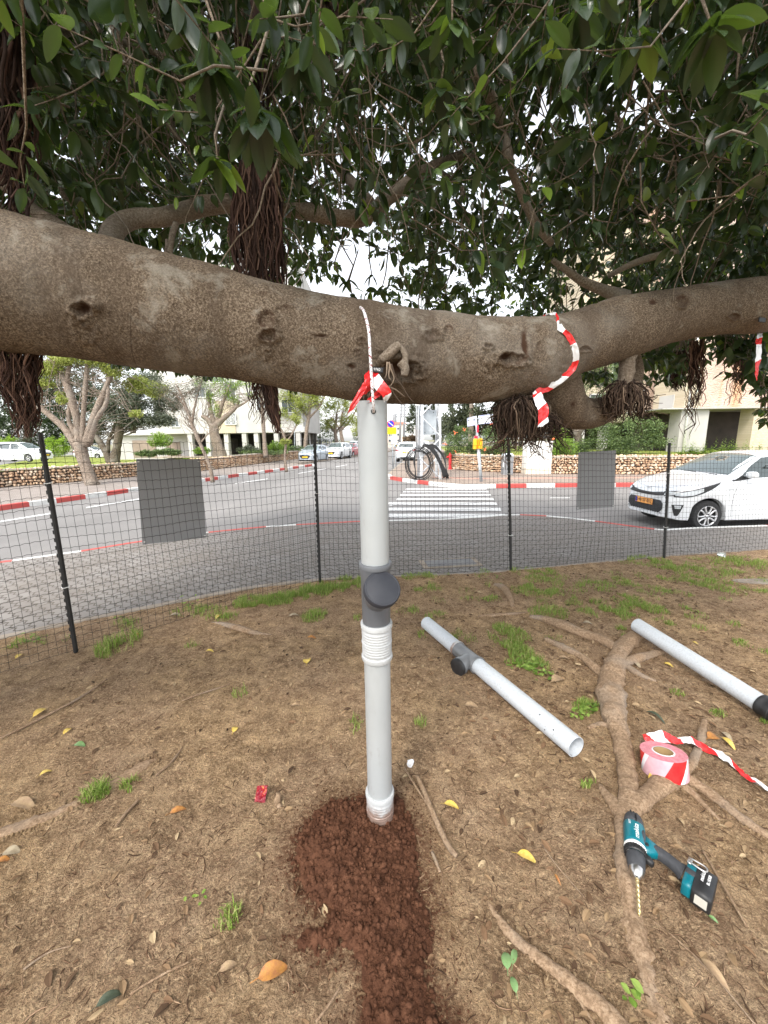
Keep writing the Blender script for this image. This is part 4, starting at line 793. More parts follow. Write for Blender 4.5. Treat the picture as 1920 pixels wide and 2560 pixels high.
b = ribbon([Y(918, 930, 1.34), Y(920, 955, 1.31), Y(915, 985, 1.33)], (.022, .01, .008), stripe=.3, crumple=.006, seed=8); b.build('knot_strip', TM, tp2)
b = ribbon([Y(960, 975, 1.36), Y(940, 990, 1.33), Y(915, 1003, 1.34)], (.004, .01, .02), stripe=.3, crumple=.007, seed=9); b.build('knot_strip', TM, tp2)
b = ribbon([Y(1900, 825, 2.1), Y(1897, 860, 1.95), Y(1896, 890, 1.93), Y(1893, 925, 1.92), Y(1892, 952, 1.92)], [(.03, 0, 0), (.036, .01, 0), (.04, .01, .0), (.034, .01, 0), (.006, 0, 0)], stripe=.085, crumple=.004, seed=7, start=.03)
tag(b.build('hazard_tape', TM), 'short strip of red and white tape hanging from the limb at the right edge', 'barrier tape')
# ---- number tags
def numtag(x, y, d, wd, ht, txt, label, tilt=.1):
    r = empty('number_tag', Y(x, y, d), 0, label, 'tag'); r.rotation_euler = (math.radians(-8), tilt, .05)
    b = MB(); b.box((0, 0, 0), (wd, .006, ht)); o = b.build('plate', M['black'], r, False); bv = o.modifiers.new('bevel', 'BEVEL'); bv.width = .003; bv.segments = 2
    if txt:
        text(txt, 'digits', ht*.62, M['white_txt'], r, (-.002, -.0036, 0), (math.pi/2, 0, 0))
    b = MB(); b.tube([(wd*.42, .0, .0), (wd*.55, .01, .012), (wd*.5, .03, .02)], .0022, 6); b.build('tie', M['black'], r); return r
numtag(944, 925, 1.315, .036, .018, '9762', 'small black tag with white number 9762 on the limb above the upright pipe')
numtag(1905, 800, 1.90, .034, .022, '', 'small black clip fixed to the limb above the tape at the right edge')
# ---- pipe with wye lying on the ground
def lying(name, pA, pB, r, label, parts):
    root = empty(name, (0, 0, 0), 0, label, 'pipe'); a = np.array(pA); c = np.array(pB); L = np.linalg.norm(c-a); x = (c-a)/L; parts(root, a, x, L, r); return root
def lie(px, py, r, up=0.0):
    """axis point: photo pixel of the pipe's centre, resting on the dirt"""
    z = r+up
    for _ in range(4): p = G(px, py, z); z = float(gz(p[0], p[1]))+r+up
    return G(px, py, z)
rA = .055
def partsA(root, a, x, L, r):
    tt = lambda fr: L*fr
    b = MB(); b.lathe([(0, r-.003), (0, r), (L*.315, r), (L*.315, r-.003), (0, r-.003)], a, x, 56); b.build('far_tube', M['pvc_dusty'], root, 'auto')
    b = MB(); s = L*.47; b.lathe([(s, r-.003), (s, r), (L, r), (L, r-.003), (s, r-.003)], a, x, 56); b.build('near_tube', M['pvc_dusty'], root, 'auto')
    b = MB(); s = L*.305; b.lathe([(s-.006, r), (s-.006, r+.004), (s+.014, r+.007), (s+.02, r+.003)], a, x, 56); b.build('rim_collar', M['pvc_white'], root, 'auto')
    wye(a, x, L*.315, L*.475, L*.415, (-.36-.3, -.55, -.02), root, r, r+.006, .135, M['pvc_fitting'], capmat=M['black'])
    for (t_, s_) in [(L*.93, .9), (L*.90, 1.5), (L*.86, .6)]:
        b = MB(); u = np.cross(x, [0, 0, 1]); u /= np.linalg.norm(u); w_ = np.cross(u, x); nrm = w_*math.cos(s_)-u*math.sin(s_)*-1; b.lathe([(0, .004), (.0006, .004), (.0007, 0)], a+x*t_+nrm*(r+.0002), nrm, 12); b.build('drill_hole', M['ink'], root, False)
lying('loose_pipe', lie(1066, 1557, rA), lie(1440, 1868, rA, .004), rA, 'pale pipe with grey branch fitting and black cap lying on the dirt beside grass', partsA)
def partsB(root, a, x, L, r):
    b = MB(); b.lathe([(0, r-.004), (0, r), (L*.86, r), (L*.86, r-.004), (0, r-.004)], a, x, 56); b.lathe([(.003, .0), (.0031, r-.003)], a, x, 40); b.build('tube', M['pvc_dusty'], root, 'auto')
    b = MB(); s = L*.84; b.lathe([(s, r), (s, r+.006), (s+.012, r+.008), (s+.02, r+.004), (s+.05, r+.004), (s+.052, r+.008), (s+.07, r+.008), (s+.075, r+.003), (s+.12, r+.003), (s+.121, 0)], a, x, 56); b.build('black_sleeve', M['black'], root, 'auto')
lying('loose_pipe', lie(1592, 1562, .056, .05), lie(1990, 1815, .056, .0), .056, 'straight white pipe with a black end sleeve lying across the exposed root at the right', partsB)
# ---- tape roll
rc = GZ(1660, 1905, .055); roll = empty('tape_roll', rc, 0, 'thick roll of red and white barrier tape standing on the exposed root', 'tape roll'); roll.rotation_euler = (math.radians(-14), math.radians(3), .25)
RR, RI, HH = .098, .040, .10
def rollside():
    b = MB(); n = 180; v = []; 
    for z in np.linspace(-HH/2, HH/2, 9): v += [(RR*math.cos(a+(z/HH+.5)*HH*.55/RR), RR*math.sin(a+(z/HH+.5)*HH*.55/RR), z) for a in np.arange(n)*2*math.pi/n]
    f = []; mi = []
    for i in range(8):
        for j in range(n):
            f.append([i*n+j, i*n+(j+1) % n, (i+1)*n+(j+1) % n, (i+1)*n+j]); s_ = (j/n*2*math.pi*RR+.05) % .2053; mi.append(0 if s_ < .080 else (1 if s_ < .102 else 2))
    b.add(v, f, mi); return b
rollside().build('outer_wrap', [M['tape_red'], M['tape_white'], M['tape_pale']], roll)
b = MB(); pr = [(HH/2, RR)]+[(HH/2+.0012*math.sin(k*1.7)+.0008, RR-(RR-RI-.004)*k/22) for k in range(1, 23)]; b.lathe(pr, (0, 0, 0), (0, 0, 1), 72); b.lathe([(-HH/2, RR), (-HH/2-.0005, RI)], (0, 0, 0), (0, 0, 1), 72); b.build('wound_edge', M['tape_pink'], roll)
b = MB(); b.lathe([(-HH/2, RI-.003), (-HH/2, RI), (HH/2+.002, RI+.003), (HH/2+.002, RI-.003), (-HH/2, RI-.003)], (0, 0, 0), (0, 0, 1), 56); b.build('cardboard_core', M['card'], roll)
b = MB(); b.lathe([(HH/2+.0025, RI+.002), (HH/2+.0028, RI+.007), (HH/2+.001, RI+.0085)], (0, 0, 0), (0, 0, 1), 56); b.build('core_rim', M['tape_white'], roll)
inv = Matrix.Translation(Vector(rc))@Euler(roll.rotation_euler).to_matrix().to_4x4()
pts = [GZ(1612, 1850, .075), GZ(1650, 1842, .085), GZ(1685, 1846, .06), GZ(1720, 1852, .045), GZ(1765, 1868, .025), GZ(1800, 1888, .02), GZ(1838, 1915, .018), GZ(1868, 1940, .018), GZ(1900, 1962, .014), GZ(1960, 1998, .012), GZ(2040, 2040, .01)]
b = ribbon(pts, [(.0, .05, .03), (.02, .06, .02), (.015, .06, .02), (.02, .05, -.02), (.02, .05, .02), (.03, .05, -.01), (.03, .04, .01), (.03, .035, -.015), (.02, .02, .01), (.02, .02, -.005), (.02, .02, .0)], stripe=.085, crumple=.008, seed=12, start=.05)
iv = np.array(inv.inverted()); b.v = [q@iv[:3, :3].T+iv[:3, 3] for q in b.v]; b.build('unrolled_tail', TM, roll)
def settle(root, base):
    base = Vector([float(q) for q in base])
    for ch in root.children: ch.location = ch.location-base
    root.location = base; return root
settle(support, pb); settle(ROPE, RP[len(RP)//3]); 
for o in list(bpy.data.objects):
    if o.parent is None and o.name.startswith('loose_pipe'):
        c_ = [q for q in o.children if q.type == 'MESH'][0]; v0 = c_.data.vertices[0].co; settle(o, (v0[0], v0[1], 0.0))
# ================================================================ DRILL (lying on its side on the root)
drill = empty('cordless_drill', (0, 0, 0), 0, 'teal and black cordless drill with golden bit lying on the exposed root at lower right', 'drill')
ZD = .055+float(gz(*G(1590, 2120)[:2]))
def dg_(x, y, z=0): return G(x, y, ZD+z)
def loft(b, pts, secs, n=28, mi=0, pw=2.6, up=(0, 0, 1), caps=True):
    """superellipse sections along pts; secs: (half width across, half height)"""
    P = np.array(pts, float); m = len(P); t = np.gradient(P, axis=0); t /= np.linalg.norm(t, axis=1)[:, None]; up = np.array(up, float); v = []
    an = np.arange(n)*2*math.pi/n; ce = np.sign(np.cos(an))*np.abs(np.cos(an))**(2/pw); se = np.sign(np.sin(an))*np.abs(np.sin(an))**(2/pw)
    for k in range(m):
        s_ = np.cross(t[k], up); s_ /= np.linalg.norm(s_); u_ = np.cross(s_, t[k]); v.append(P[k]+s_*ce[:, None]*secs[k][0]+u_*se[:, None]*secs[k][1])
    i, j = np.meshgrid(np.arange(m-1), np.arange(n), indexing='ij'); j2 = (j+1) % n; b.add(np.vstack(v), np.stack([i*n+j, i*n+j2, (i+1)*n+j2, (i+1)*n+j], -1).reshape(-1, 4), mi)
    if caps:
        q = b.n-m*n; b.f.append(np.array([[q+k for k in range(n)][::-1]])); b.m.append(np.array([mi])); b.f.append(np.array([[q+(m-1)*n+k for k in range(n)]])); b.m.append(np.array([mi]))
    return b
p0, p1 = dg_(1583, 2044), dg_(1592, 2186); dax = (p1-p0)/np.linalg.norm(p1-p0); DL = np.linalg.norm(p1-p0); S = DL/.245
def da(t_, z=0, s_=0):
    sd_ = np.cross(dax, [0, 0, 1]); return p0+dax*t_*S+np.array([0, 0, z])*S-sd_*s_*S
b = MB(); loft(b, [da(-.012), da(-.004), da(.01), da(.03), da(.05)], [(.012*S, .012*S), (.024*S, .024*S), (.031*S, .031*S), (.0345*S, .034*S), (.0355*S, .035*S)]); b.build('motor_cap', M['rubber'], drill)
b = MB(); loft(b, [da(.048), da(.052), da(.10), da(.125), da(.140)], [(.0355*S, .035*S), (.037*S, .0365*S), (.037*S, .0365*S), (.036*S, .036*S), (.035*S, .035*S)]); mh = b.build('motor_housing', M['teal'], drill)
b = MB()
for k in range(3): b.box(da(.004+.0*k, .028-.003*k, -.012+.011*k), (.006*S, .014*S, .006*S), (0, 0, math.atan2(dax[1], dax[0])+math.pi/2))
for k in range(4): b.box(da(.022+.007*k, .0345, .005), (.003*S, .02*S, .003*S), (0, 0, math.atan2(dax[1], dax[0])+math.pi/2))
b.build('cooling_slot', M['ink'], drill, False)
b = MB(); loft(b, [da(.06, .004, .024), da(.09, .010, .027), (da(.125, .004, .026))], [(.006*S, .02*S), (.010*S, .026*S), (.008*S, .022*S)]); b.build('rubber_bumper', M['rubber'], drill)
b = MB(); b.lathe([(0, .028*S), (0, .0365*S), (.004*S, .0378*S), (.010*S, .0378*S), (.012*S, .036*S), (.012*S, .02*S)], da(.138), dax, 40); b.build('speed_ring', M['white_pl'], drill)
b = MB(); pr = [(0, .034*S), (.003*S, .0365*S), (.020*S, .036*S), (.024*S, .032*S)]; b.lathe(pr, da(.150), dax, 40)
for k in range(24):
    a = k*2*math.pi/24; u_ = np.cross(dax, [0, 0, 1]); w_ = np.cross(u_, dax); c_ = da(.162)+(u_*math.cos(a)+w_*math.sin(a))*.0362*S; b.box(c_, (.004*S, .018*S, .004*S), (0, 0, math.atan2(dax[1], dax[0])-math.pi/2))
b.build('torque_collar', M['black'], drill, 'auto')
b = MB(); b.lathe([(0, .020*S), (0, .031*S), (.014*S, .0315*S), (.050*S, .0265*S), (.052*S, .0245*S), (.054*S, .02*S)], da(.176), dax, 40); b.build('chuck', M['rubber'], drill, 'auto')
b = MB(); b.lathe([(0, .0245*S), (.012*S, .0225*S), (.028*S, .0125*S), (.029*S, .0100*S), (.035*S, .0090*S), (.035*S, .0)], da(.229), dax, 36); b.build('chuck_nose', M['chrome'], drill, 'auto')
be = dg_(1598, 2292, -.038); bs = da(.255); bx = (be-bs); BL = np.linalg.norm(bx); bx /= BL
b = MB(); n_ = 60; v = []; u_ = np.cross(bx, [0, 0, 1]); u_ /= np.linalg.norm(u_); w_ = np.cross(u_, bx)
for k in range(n_):
    z = BL*k/(n_-1); tw_ = z/.028*math.pi*2*(z > BL*.12); r_ = .0066*S*(1 if k < n_-4 else (n_-1-k)/4+.02)
    for a in range(12):
        an = a*2*math.pi/12; f_ = 1.0 if z <= BL*.12 else (.62+.38*abs(math.cos(an))**.6); v.append(bs+bx*z+(u_*math.cos(an+tw_)+w_*math.sin(an+tw_))*r_*f_)
i, j = np.meshgrid(np.arange(n_-1), np.arange(12), indexing='ij'); b.add(v, np.stack([i*12+j, i*12+(j+1) % 12, (i+1)*12+(j+1) % 12, (i+1)*12+j], -1).reshape(-1, 4)); b.build('drill_bit', M['gold'], drill)
# handle
hp = [dg_(1606, 2112), dg_(1622, 2121), dg_(1645, 2133), dg_(1668, 2148), dg_(1690, 2166), dg_(1708, 2182, -.004)]
b = MB(); loft(b, hp[:3], [(.040*S, .026*S), (.034*S, .023*S), (.021*S, .019*S)]); b.build('handle_neck', M['teal'], drill)
hh = smoothpts(hp[1:], 5); b = MB(); loft(b, hh, [(w_, .021*S) for w_ in np.interp(np.linspace(0, 1, len(hh)), [0, .2, .55, .8, 1], [.020*S, .0205*S, .0185*S, .021*S, .032*S])], 28); b.build('rubber_grip', M['rubber'], drill)
b = MB(); tr_ = [dg_(1612, 2142), dg_(1620, 2150), dg_(1632, 2163)]; loft(b, tr_, [(.012*S, .012*S), (.015*S, .013*S), (.008*S, .012*S)]); b.build('trigger', M['black'], drill)
b = MB(); b.lathe([(0, .008*S), (.004*S, .008*S), (.0045*S, .006*S), (.0045*S, 0)], dg_(1616, 2112, .020), (0, 0, 1), 20); b.build('switch_button', M['black'], drill)
# foot of the handle and the battery
bc = dg_(1745, 2215, -.004); e1 = dg_(1712, 2190)-dg_(1790, 2235); bxv = dg_(1783, 2236)-dg_(1714, 2190); bxv[2] = 0; bxv /= np.linalg.norm(bxv); byv = np.array([-bxv[1], bxv[0], 0])   # bxv: away from the grip
def quadbox(b, c, lx, ly, lz, mi=0, n=40, pw=5): return loft(b, [c-bxv*lx/2, c-bxv*lx*.46, c+bxv*lx*.46, c+bxv*lx/2], [(ly/2*.9, lz/2*.9), (ly/2, lz/2), (ly/2, lz/2), (ly/2*.9, lz/2*.9)], n, mi, pw)
f0 = dg_(1722, 2196, -.002)
b = MB(); quadbox(b, f0+bxv*.004-byv*.002, .032*S, .112*S, .062*S); b.build('handle_foot', M['teal'], drill)
b = MB(); quadbox(b, f0+bxv*.043*S-byv*.004, .056*S, .120*S, .072*S); bt = b.build('battery', M['black'], drill)
b = MB(); quadbox(b, f0+bxv*.008+np.array([0, 0, .004])-byv*.0, .040*S, .030*S, .060*S); b.build('battery_latch', M['rubber'], drill)
rz_ = math.atan2(bxv[1], bxv[0])
b = MB(); b.box(f0+bxv*.040*S+byv*.010*S+[0, 0, .0335*S], (.030*S, .070*S, .0012)); 
b = MB(); b.box(f0+bxv*.044*S-byv*.0650*S+[0, 0, .004], (.034*S, .0015, .034*S), (0, 0, rz_)); b.build('battery_label', M['silver_lbl'], drill, False)
# belt hook: a bent wire loop
c0 = f0+np.array([0, 0, .032*S])+byv*.030*S; lp = []
for (u1, u2, z) in [(-.010, .016, 0), (-.012, .006, .006), (-.002, -.002, .009), (.030, -.004, .009), (.040, .003, .008), (.040, .014, .008), (.030, .019, .009), (.0, .018, .008), (-.006, .020, .004)]: lp.append(c0+bxv*u1*S+byv*u2*S+np.array([0, 0, z*S]))
b = MB(); b.tube(smoothpts(lp, 6), .0028*S, 8); b.box(c0+bxv*-.008*S+byv*.012*S, (.012*S, .026*S, .006*S), (0, 0, rz_)); b.build('belt_hook', M['chrome'], drill)
ang = math.atan2(dax[1], dax[0])
text('makita', 'maker_name', .024*S, M['white_txt'], drill, da(.096, .0373, .004), (0, 0, ang+math.pi), sx=1.0, shear=.25)
text('LXT', 'maker_name', .010*S, M['white_txt'], drill, da(.064, .0373, -.018), (0, 0, ang+math.pi))
text('makita', 'battery_text', .016*S, M['white_txt'], drill, f0+bxv*.034*S+byv*.008*S+[0, 0, .0368*S], (0, 0, rz_+math.pi/2), shear=.2)
text('BL1830B', 'battery_text', .012*S, M['white_txt'], drill, f0+bxv*.052*S+byv*.008*S+[0, 0, .0368*S], (0, 0, rz_+math.pi/2))
settle(drill, (bc[0], bc[1], 0.02))
# ================================================================ SOIL HEAP
def c7(x, y): return (600+x*.4219, 1900+y*.4219)
SO = [c7(*q) for q in [(300, 560), (330, 440), (430, 320), (560, 250), (720, 215), (860, 190), (950, 235), (1000, 330), (1040, 450), (1040, 600), (1070, 760), (1110, 940), (1150, 1080), (1110, 1230), (1150, 1400), (1260, 1600), (1300, 1900), (700, 1900), (720, 1560), (745, 1380), (740, 1200), (690, 1130), (600, 1090), (520, 1150), (380, 1120), (360, 1080), (470, 1010), (540, 930), (470, 860), (400, 800), (330, 700)]]
SP = np.array([GZ(x, y)[:2] for x, y in SO])
def inside_d(px_, py_):
    """signed distance to the outline (positive inside)"""
    d = np.full(px_.shape, 9.0); ins = np.zeros(px_.shape, bool); n = len(SP)
    for k in range(n):
        a, c = SP[k], SP[(k+1) % n]; e_ = c-a; t_ = np.clip(((px_-a[0])*e_[0]+(py_-a[1])*e_[1])/(e_@e_), 0, 1); d = np.minimum(d, np.hypot(px_-a[0]-e_[0]*t_, py_-a[1]-e_[1]*t_))
        cr = ((a[1] > py_) != (c[1] > py_)) & (px_ < (c[0]-a[0])*(py_-a[1])/(c[1]-a[1]+1e-12)+a[0]); ins ^= cr
    return np.where(ins, d, -d)
gx = np.arange(SP[:, 0].min()-.06, SP[:, 0].max()+.06, .0045); gy = np.arange(SP[:, 1].min()-.05, SP[:, 1].max()+.05, .0045)
X, Yg = np.meshgrid(gx, gy, indexing='ij'); D = inside_d(X, Yg)+.030*fbm(X*14, Yg*14, 0, 4, 41)+.016*noise(X*60, Yg*60, 0, 43)
DG = bpy.data.objects['dirt_ground'].data; co = np.zeros(len(DG.vertices)*3); DG.vertices.foreach_get('co', co); co = co.reshape(-1, 3); nr = (abs(co[:, 0]) < 1.2) & (abs(co[:, 1]-1.0) < 1.4); dd_ = np.full(len(co), -9.0); dd_[nr] = inside_d(co[nr, 0], co[nr, 1])+.05*fbm(co[nr, 0]*9, co[nr, 1]*9, 0, 3, 47)
at = DG.attributes.new('reddust', 'FLOAT', 'POINT'); at.data.foreach_set('value', (np.clip((dd_+.13)/.13, 0, 1)**1.3).astype(np.float32))
hm = np.clip(D/.10, 0, 1)**.7*(.030+.024*np.exp(-((X+.22)**2+(Yg-1.22)**2)/.03)); cl = np.clip(fbm(X*42, Yg*42, 0, 3, 44)+.12, 0, 1)*.018+.007*fbm(X*110, Yg*110, 0, 2, 46)
Z = gz(X, Yg)+hm+cl*np.clip(D/.03, .15, 1)+.003; b = MB(); i, j = np.meshgrid(np.arange(len(gx)-1), np.arange(len(gy)-1), indexing='ij'); k = i*len(gy)+j
ok = (D[:-1, :-1] > 0) & (D[1:, 1:] > 0) & (D[1:, :-1] > 0) & (D[:-1, 1:] > 0)
Z = np.where(D < .008, gz(X, Yg)+gfine(X, Yg)-.001+.006*np.clip(D/.008, 0, 1), Z)
b.add(np.stack([X, Yg, Z], -1).reshape(-1, 3), np.stack([k, k+len(gy), k+len(gy)+1, k+1], -1)[ok])
bmt = bmesh.new(); bmesh.ops.create_icosphere(bmt, subdivisions=1, radius=1); IV = np.array([q.co[:] for q in bmt.verts]); IF = np.array([[q.index for q in f.verts] for f in bmt.faces])
bmt.free(); bmt = bmesh.new(); bmesh.ops.create_icosphere(bmt, subdivisions=2, radius=1); IV2 = np.array([q.co[:] for q in bmt.verts]); IF2 = np.array([[q.index for q in f.verts] for f in bmt.faces]); bmt.free()
g = np.random.default_rng(50); cnt = 0
def clod(b, p, s_, g, fine=False):
    V_, F_2 = (IV2, IF2) if fine else (IV, IF); q = V_*(1+.30*fbm(V_[:, 0]*1.5+p[0]*90, V_[:, 1]*1.5+p[1]*90, V_[:, 2]*1.5, 2)[:, None]*1.6)*s_*g.uniform(.7, 1.2, 3); b.add(q+p, F_2)
while cnt < 6500:
    x = g.uniform(gx[0]-.06, gx[-1]+.06); y = g.uniform(gy[0], gy[-1]+.03); d_ = float(inside_d(np.array([x]), np.array([y]))[0])
    if d_ < -.13 or (d_ < 0 and g.random() > .5*math.exp(d_*20)): continue
    ii = int(np.clip((x-gx[0])/.0045, 0, len(gx)-1)); jj = int(np.clip((y-gy[0])/.0045, 0, len(gy)-1)); z = float(Z[ii, jj]) if d_ > 0 else float(gz(x, y)); s_ = g.choice([.0016, .003, .0055, .010], p=[.42, .34, .18, .06]) if d_ > 0 else g.choice([.0015, .0025, .004])
    clod(b, np.array([x, y, z+s_*.35]), s_, g, s_ > .005); cnt += 1
tag(b.build('red_soil_heap', M['soil']), 'fresh heap of crumbly red-brown soil spread on the dirt below the foot of the upright pipe', None, None, 'stuff')
# ================================================================ ROOTS
ROOTS_ = []
def rootpath(pts, lift=.0):
    """[(x, y, width px)] -> half-buried tube along the dirt"""
    P = []; r = []
    for q_ in pts:
        x, y, w_ = q_[:3]; p = GZ(x, y); rr = w_/2/FPX*proj(p)[2]*.80; P.append(p+[0, 0, lift+rr*(q_[3] if len(q_) > 3 else .42)]); r.append(rr)
    return np.array(P), np.array(r)
def root_mesh(name, pts, parent, n=22, lift=0.0, amp=.12, mt=None, seed=0):
    P, r = rootpath(pts, lift); Ps = smoothpts(P, 10); rs = np.interp(np.linspace(0, len(P)-1, len(Ps)), np.arange(len(P)), r); rs = rs*(1+.10*noise(np.arange(len(Ps))*.33, seed)+.07*noise(np.arange(len(Ps))*1.1, seed+3)); ROOTS_.append((Ps, rs)); b = MB(); b.tube(Ps, rs, n)
    v = b.v[0]; cen = np.repeat(Ps, n, 0); rad = np.repeat(rs, n); nn = (v-cen)/rad[:, None]; v += nn*(rad*(1.35*amp*fbm(v[:, 0]*20, v[:, 1]*20, v[:, 2]*20, 4, seed)+.14*fbm(v[:, 0]*75, v[:, 1]*75, v[:, 2]*75, 2, seed)))[:, None]; v[:, 2] = (v[:, 2]-cen[:, 2])*.78+cen[:, 2]
    o = b.build(name, mt or M['root_bark'], parent); return o
big = empty('exposed_root', (0, 0, 0), 0, 'large exposed tree root forking over the dirt under the tape roll and drill', 'tree root')
root_mesh('main_root', [(1610, 1575, 24), (1575, 1606, 44), (1551, 1632, 52), (1539, 1667, 52), (1528, 1700, 66), (1524, 1745, 84), (1532, 1790, 66), (1545, 1830, 54), (1558, 1880, 50), (1566, 1935, 52), (1570, 1985, 56), (1566, 2040, 62), (1562, 2100, 60), (1568, 2180, 62, .1), (1582, 2280, 66, -.25), (1608, 2390, 80, -.42), (1640, 2500, 96, -.5), (1680, 2640, 110, -.5)], big, 34, -.004, .20)
for pts in [[(1527, 1705, 40), (1494, 1679, 32), (1450, 1643, 26), (1404, 1620, 24), (1363, 1600, 18)], [(1540, 1625, 34), (1500, 1602, 34), (1460, 1590, 38), (1404, 1568, 36), (1360, 1552, 26), (1325, 1543, 16)], [(1550, 1665, 36), (1600, 1648, 30), (1640, 1636, 24), (1675, 1630, 14)], [(1562, 2045, 44), (1590, 2020, 58), (1625, 1990, 56), (1670, 1958, 50), (1710, 1950, 40), (1770, 1985, 36), (1840, 2040, 32), (1930, 2100, 28), (2050, 2170, 20)], [(1690, 1955, 30), (1730, 1985, 24), (1770, 2025, 18), (1800, 2052, 10)],
            [(1552, 1842, 26), (1530, 1822, 20), (1500, 1812, 18), (1470, 1822, 12)], [(1560, 2050, 50), (1535, 2015, 40), (1512, 1985, 30), (1500, 1965, 14)], [(1700, 1945, 24), (1725, 1915, 26), (1748, 1870, 24), (1756, 1830, 20), (1762, 1800, 12)], [(1560, 1665, 24), (1600, 1690, 20), (1640, 1705, 12)], [(1755, 1700, 12), (1790, 1712, 18), (1840, 1722, 12)]]: root_mesh('side_root', pts, big, 20, -.002)
settle(big, (*GZ(1560, 1900)[:2], 0))
for pts, lb in [([(1203, 2236, 5), (1222, 2262, 16), (1255, 2312, 30), (1290, 2352, 34), (1340, 2392, 36), (1400, 2438, 44), (1450, 2480, 52), (1500, 2520, 58), (1570, 2600, 66)], 'tapering bare root emerging from the dirt at the bottom, pointing to the red soil'),
                ([(-60, 2105, 60, -.35), (60, 2062, 54, -.3), (170, 2020, 50, -.3), (280, 1965, 52, -.3), (360, 1912, 50, -.35), (392, 1895, 20, -.4)], 'broad low brown root running up from the left edge past the small grass tuft'),
                ([(530, 1556, 8), (560, 1562, 16), (600, 1574, 26), (640, 1584, 16), (680, 1588, 8)], 'short humped root poking out of the dirt near the fence, left of the upright pipe'),
                ([(1195, 1541, 10), (1240, 1539, 15), (1285, 1536, 14), (1318, 1532, 8)], 'thin dark root crossing the grass patch behind the fitting of the loose pipe'),
                ([(1236, 1462, 12), (1258, 1472, 24), (1275, 1496, 20), (1282, 1520, 10)], 'short root stub near the fence post right of the upright pipe')]:
    o = root_mesh('exposed_root', pts, None, 22, -.006); tag(o, lb, 'tree root')
# ---- sticks
def stick(pts, label, mt=None, cat='stick'):
    P, r = rootpath(pts, .004); Ps = smoothpts(P, 6); b = MB(); rs = np.interp(np.linspace(0, len(P)-1, len(Ps)), np.arange(len(P)), r); b.tube(Ps+np.column_stack([0*rs, 0*rs, rs*.7]), rs, 10, jit=lambda m, n: 1+.18*(rng.random((m, n))-.5)); o = b.build('fallen_stick', mt or M['root_bark'])
    return tag(o, label, cat, 'sticks on the dirt')
stick([(1044, 1948, 12), (1062, 1990, 15), (1082, 2040, 17), (1104, 2090, 17), (1122, 2125, 18), (1142, 2148, 15)], 'thick pale stick on the dirt right of the upright pipe foot')
stick([(1012, 1924, 5), (1030, 1956, 7), (1048, 1984, 7), (1066, 2012, 5)], 'thin stick touching the thick stick right of the pipe foot')
stick([(0, 1850, 6), (60, 1822, 7), (130, 1786, 7), (200, 1748, 6), (268, 1702, 5)], 'long thin dark stick behind the yellow leaf at the left')
stick([(290, 2072, 8), (310, 2045, 9), (330, 2022, 8), (346, 2004, 7)], 'short forked stick below the left grass tuft')
stick([(390, 1942, 5), (420, 1918, 6), (440, 1895, 5), (456, 1872, 4)], 'short thin stick beyond the left grass tuft')
stick([(455, 1755, 4), (500, 1738, 5), (550, 1722, 5), (575, 1712, 3)], 'thin straight stick on bare sand left of the upright pipe')
stick([(325, 2490, 6), (370, 2462, 7), (420, 2434, 7), (475, 2408, 5)], 'pale thin stick near the bottom edge left of the dark green leaf')
stick([(60, 2428, 6), (95, 2402, 5), (130, 2382, 5), (180, 2368, 4)], 'curved yellowish twig at the lower left corner')
stick([(790, 2560, 8), (820, 2520, 8), (852, 2470, 6)], 'pale stick at the bottom edge left of the red soil')
stick([(1755, 2130, 6), (1790, 2190, 9), (1830, 2260, 9), (1866, 2322, 8)], 'long thin stick on the dirt to the right of the drill battery')
stick([(1430, 2480, 6), (1450, 2510, 9), (1470, 2545, 10), (1490, 2575, 8)], 'rough broken twig beside the bare root at the bottom')
stick([(1355, 2115, 3), (1390, 2165, 4), (1425, 2205, 4), (1462, 2248, 3)], 'thin dark twig left of the drill chuck')
stick([(1080, 2135, 9), (1092, 2165, 10), (1100, 2185, 8)], 'short stub of stick beside the end of the thick pale stick')
stick([(1625, 2300, 4), (1700, 2360, 5), (1790, 2450, 6), (1890, 2570, 6)], 'long dark twig running to the lower right corner')
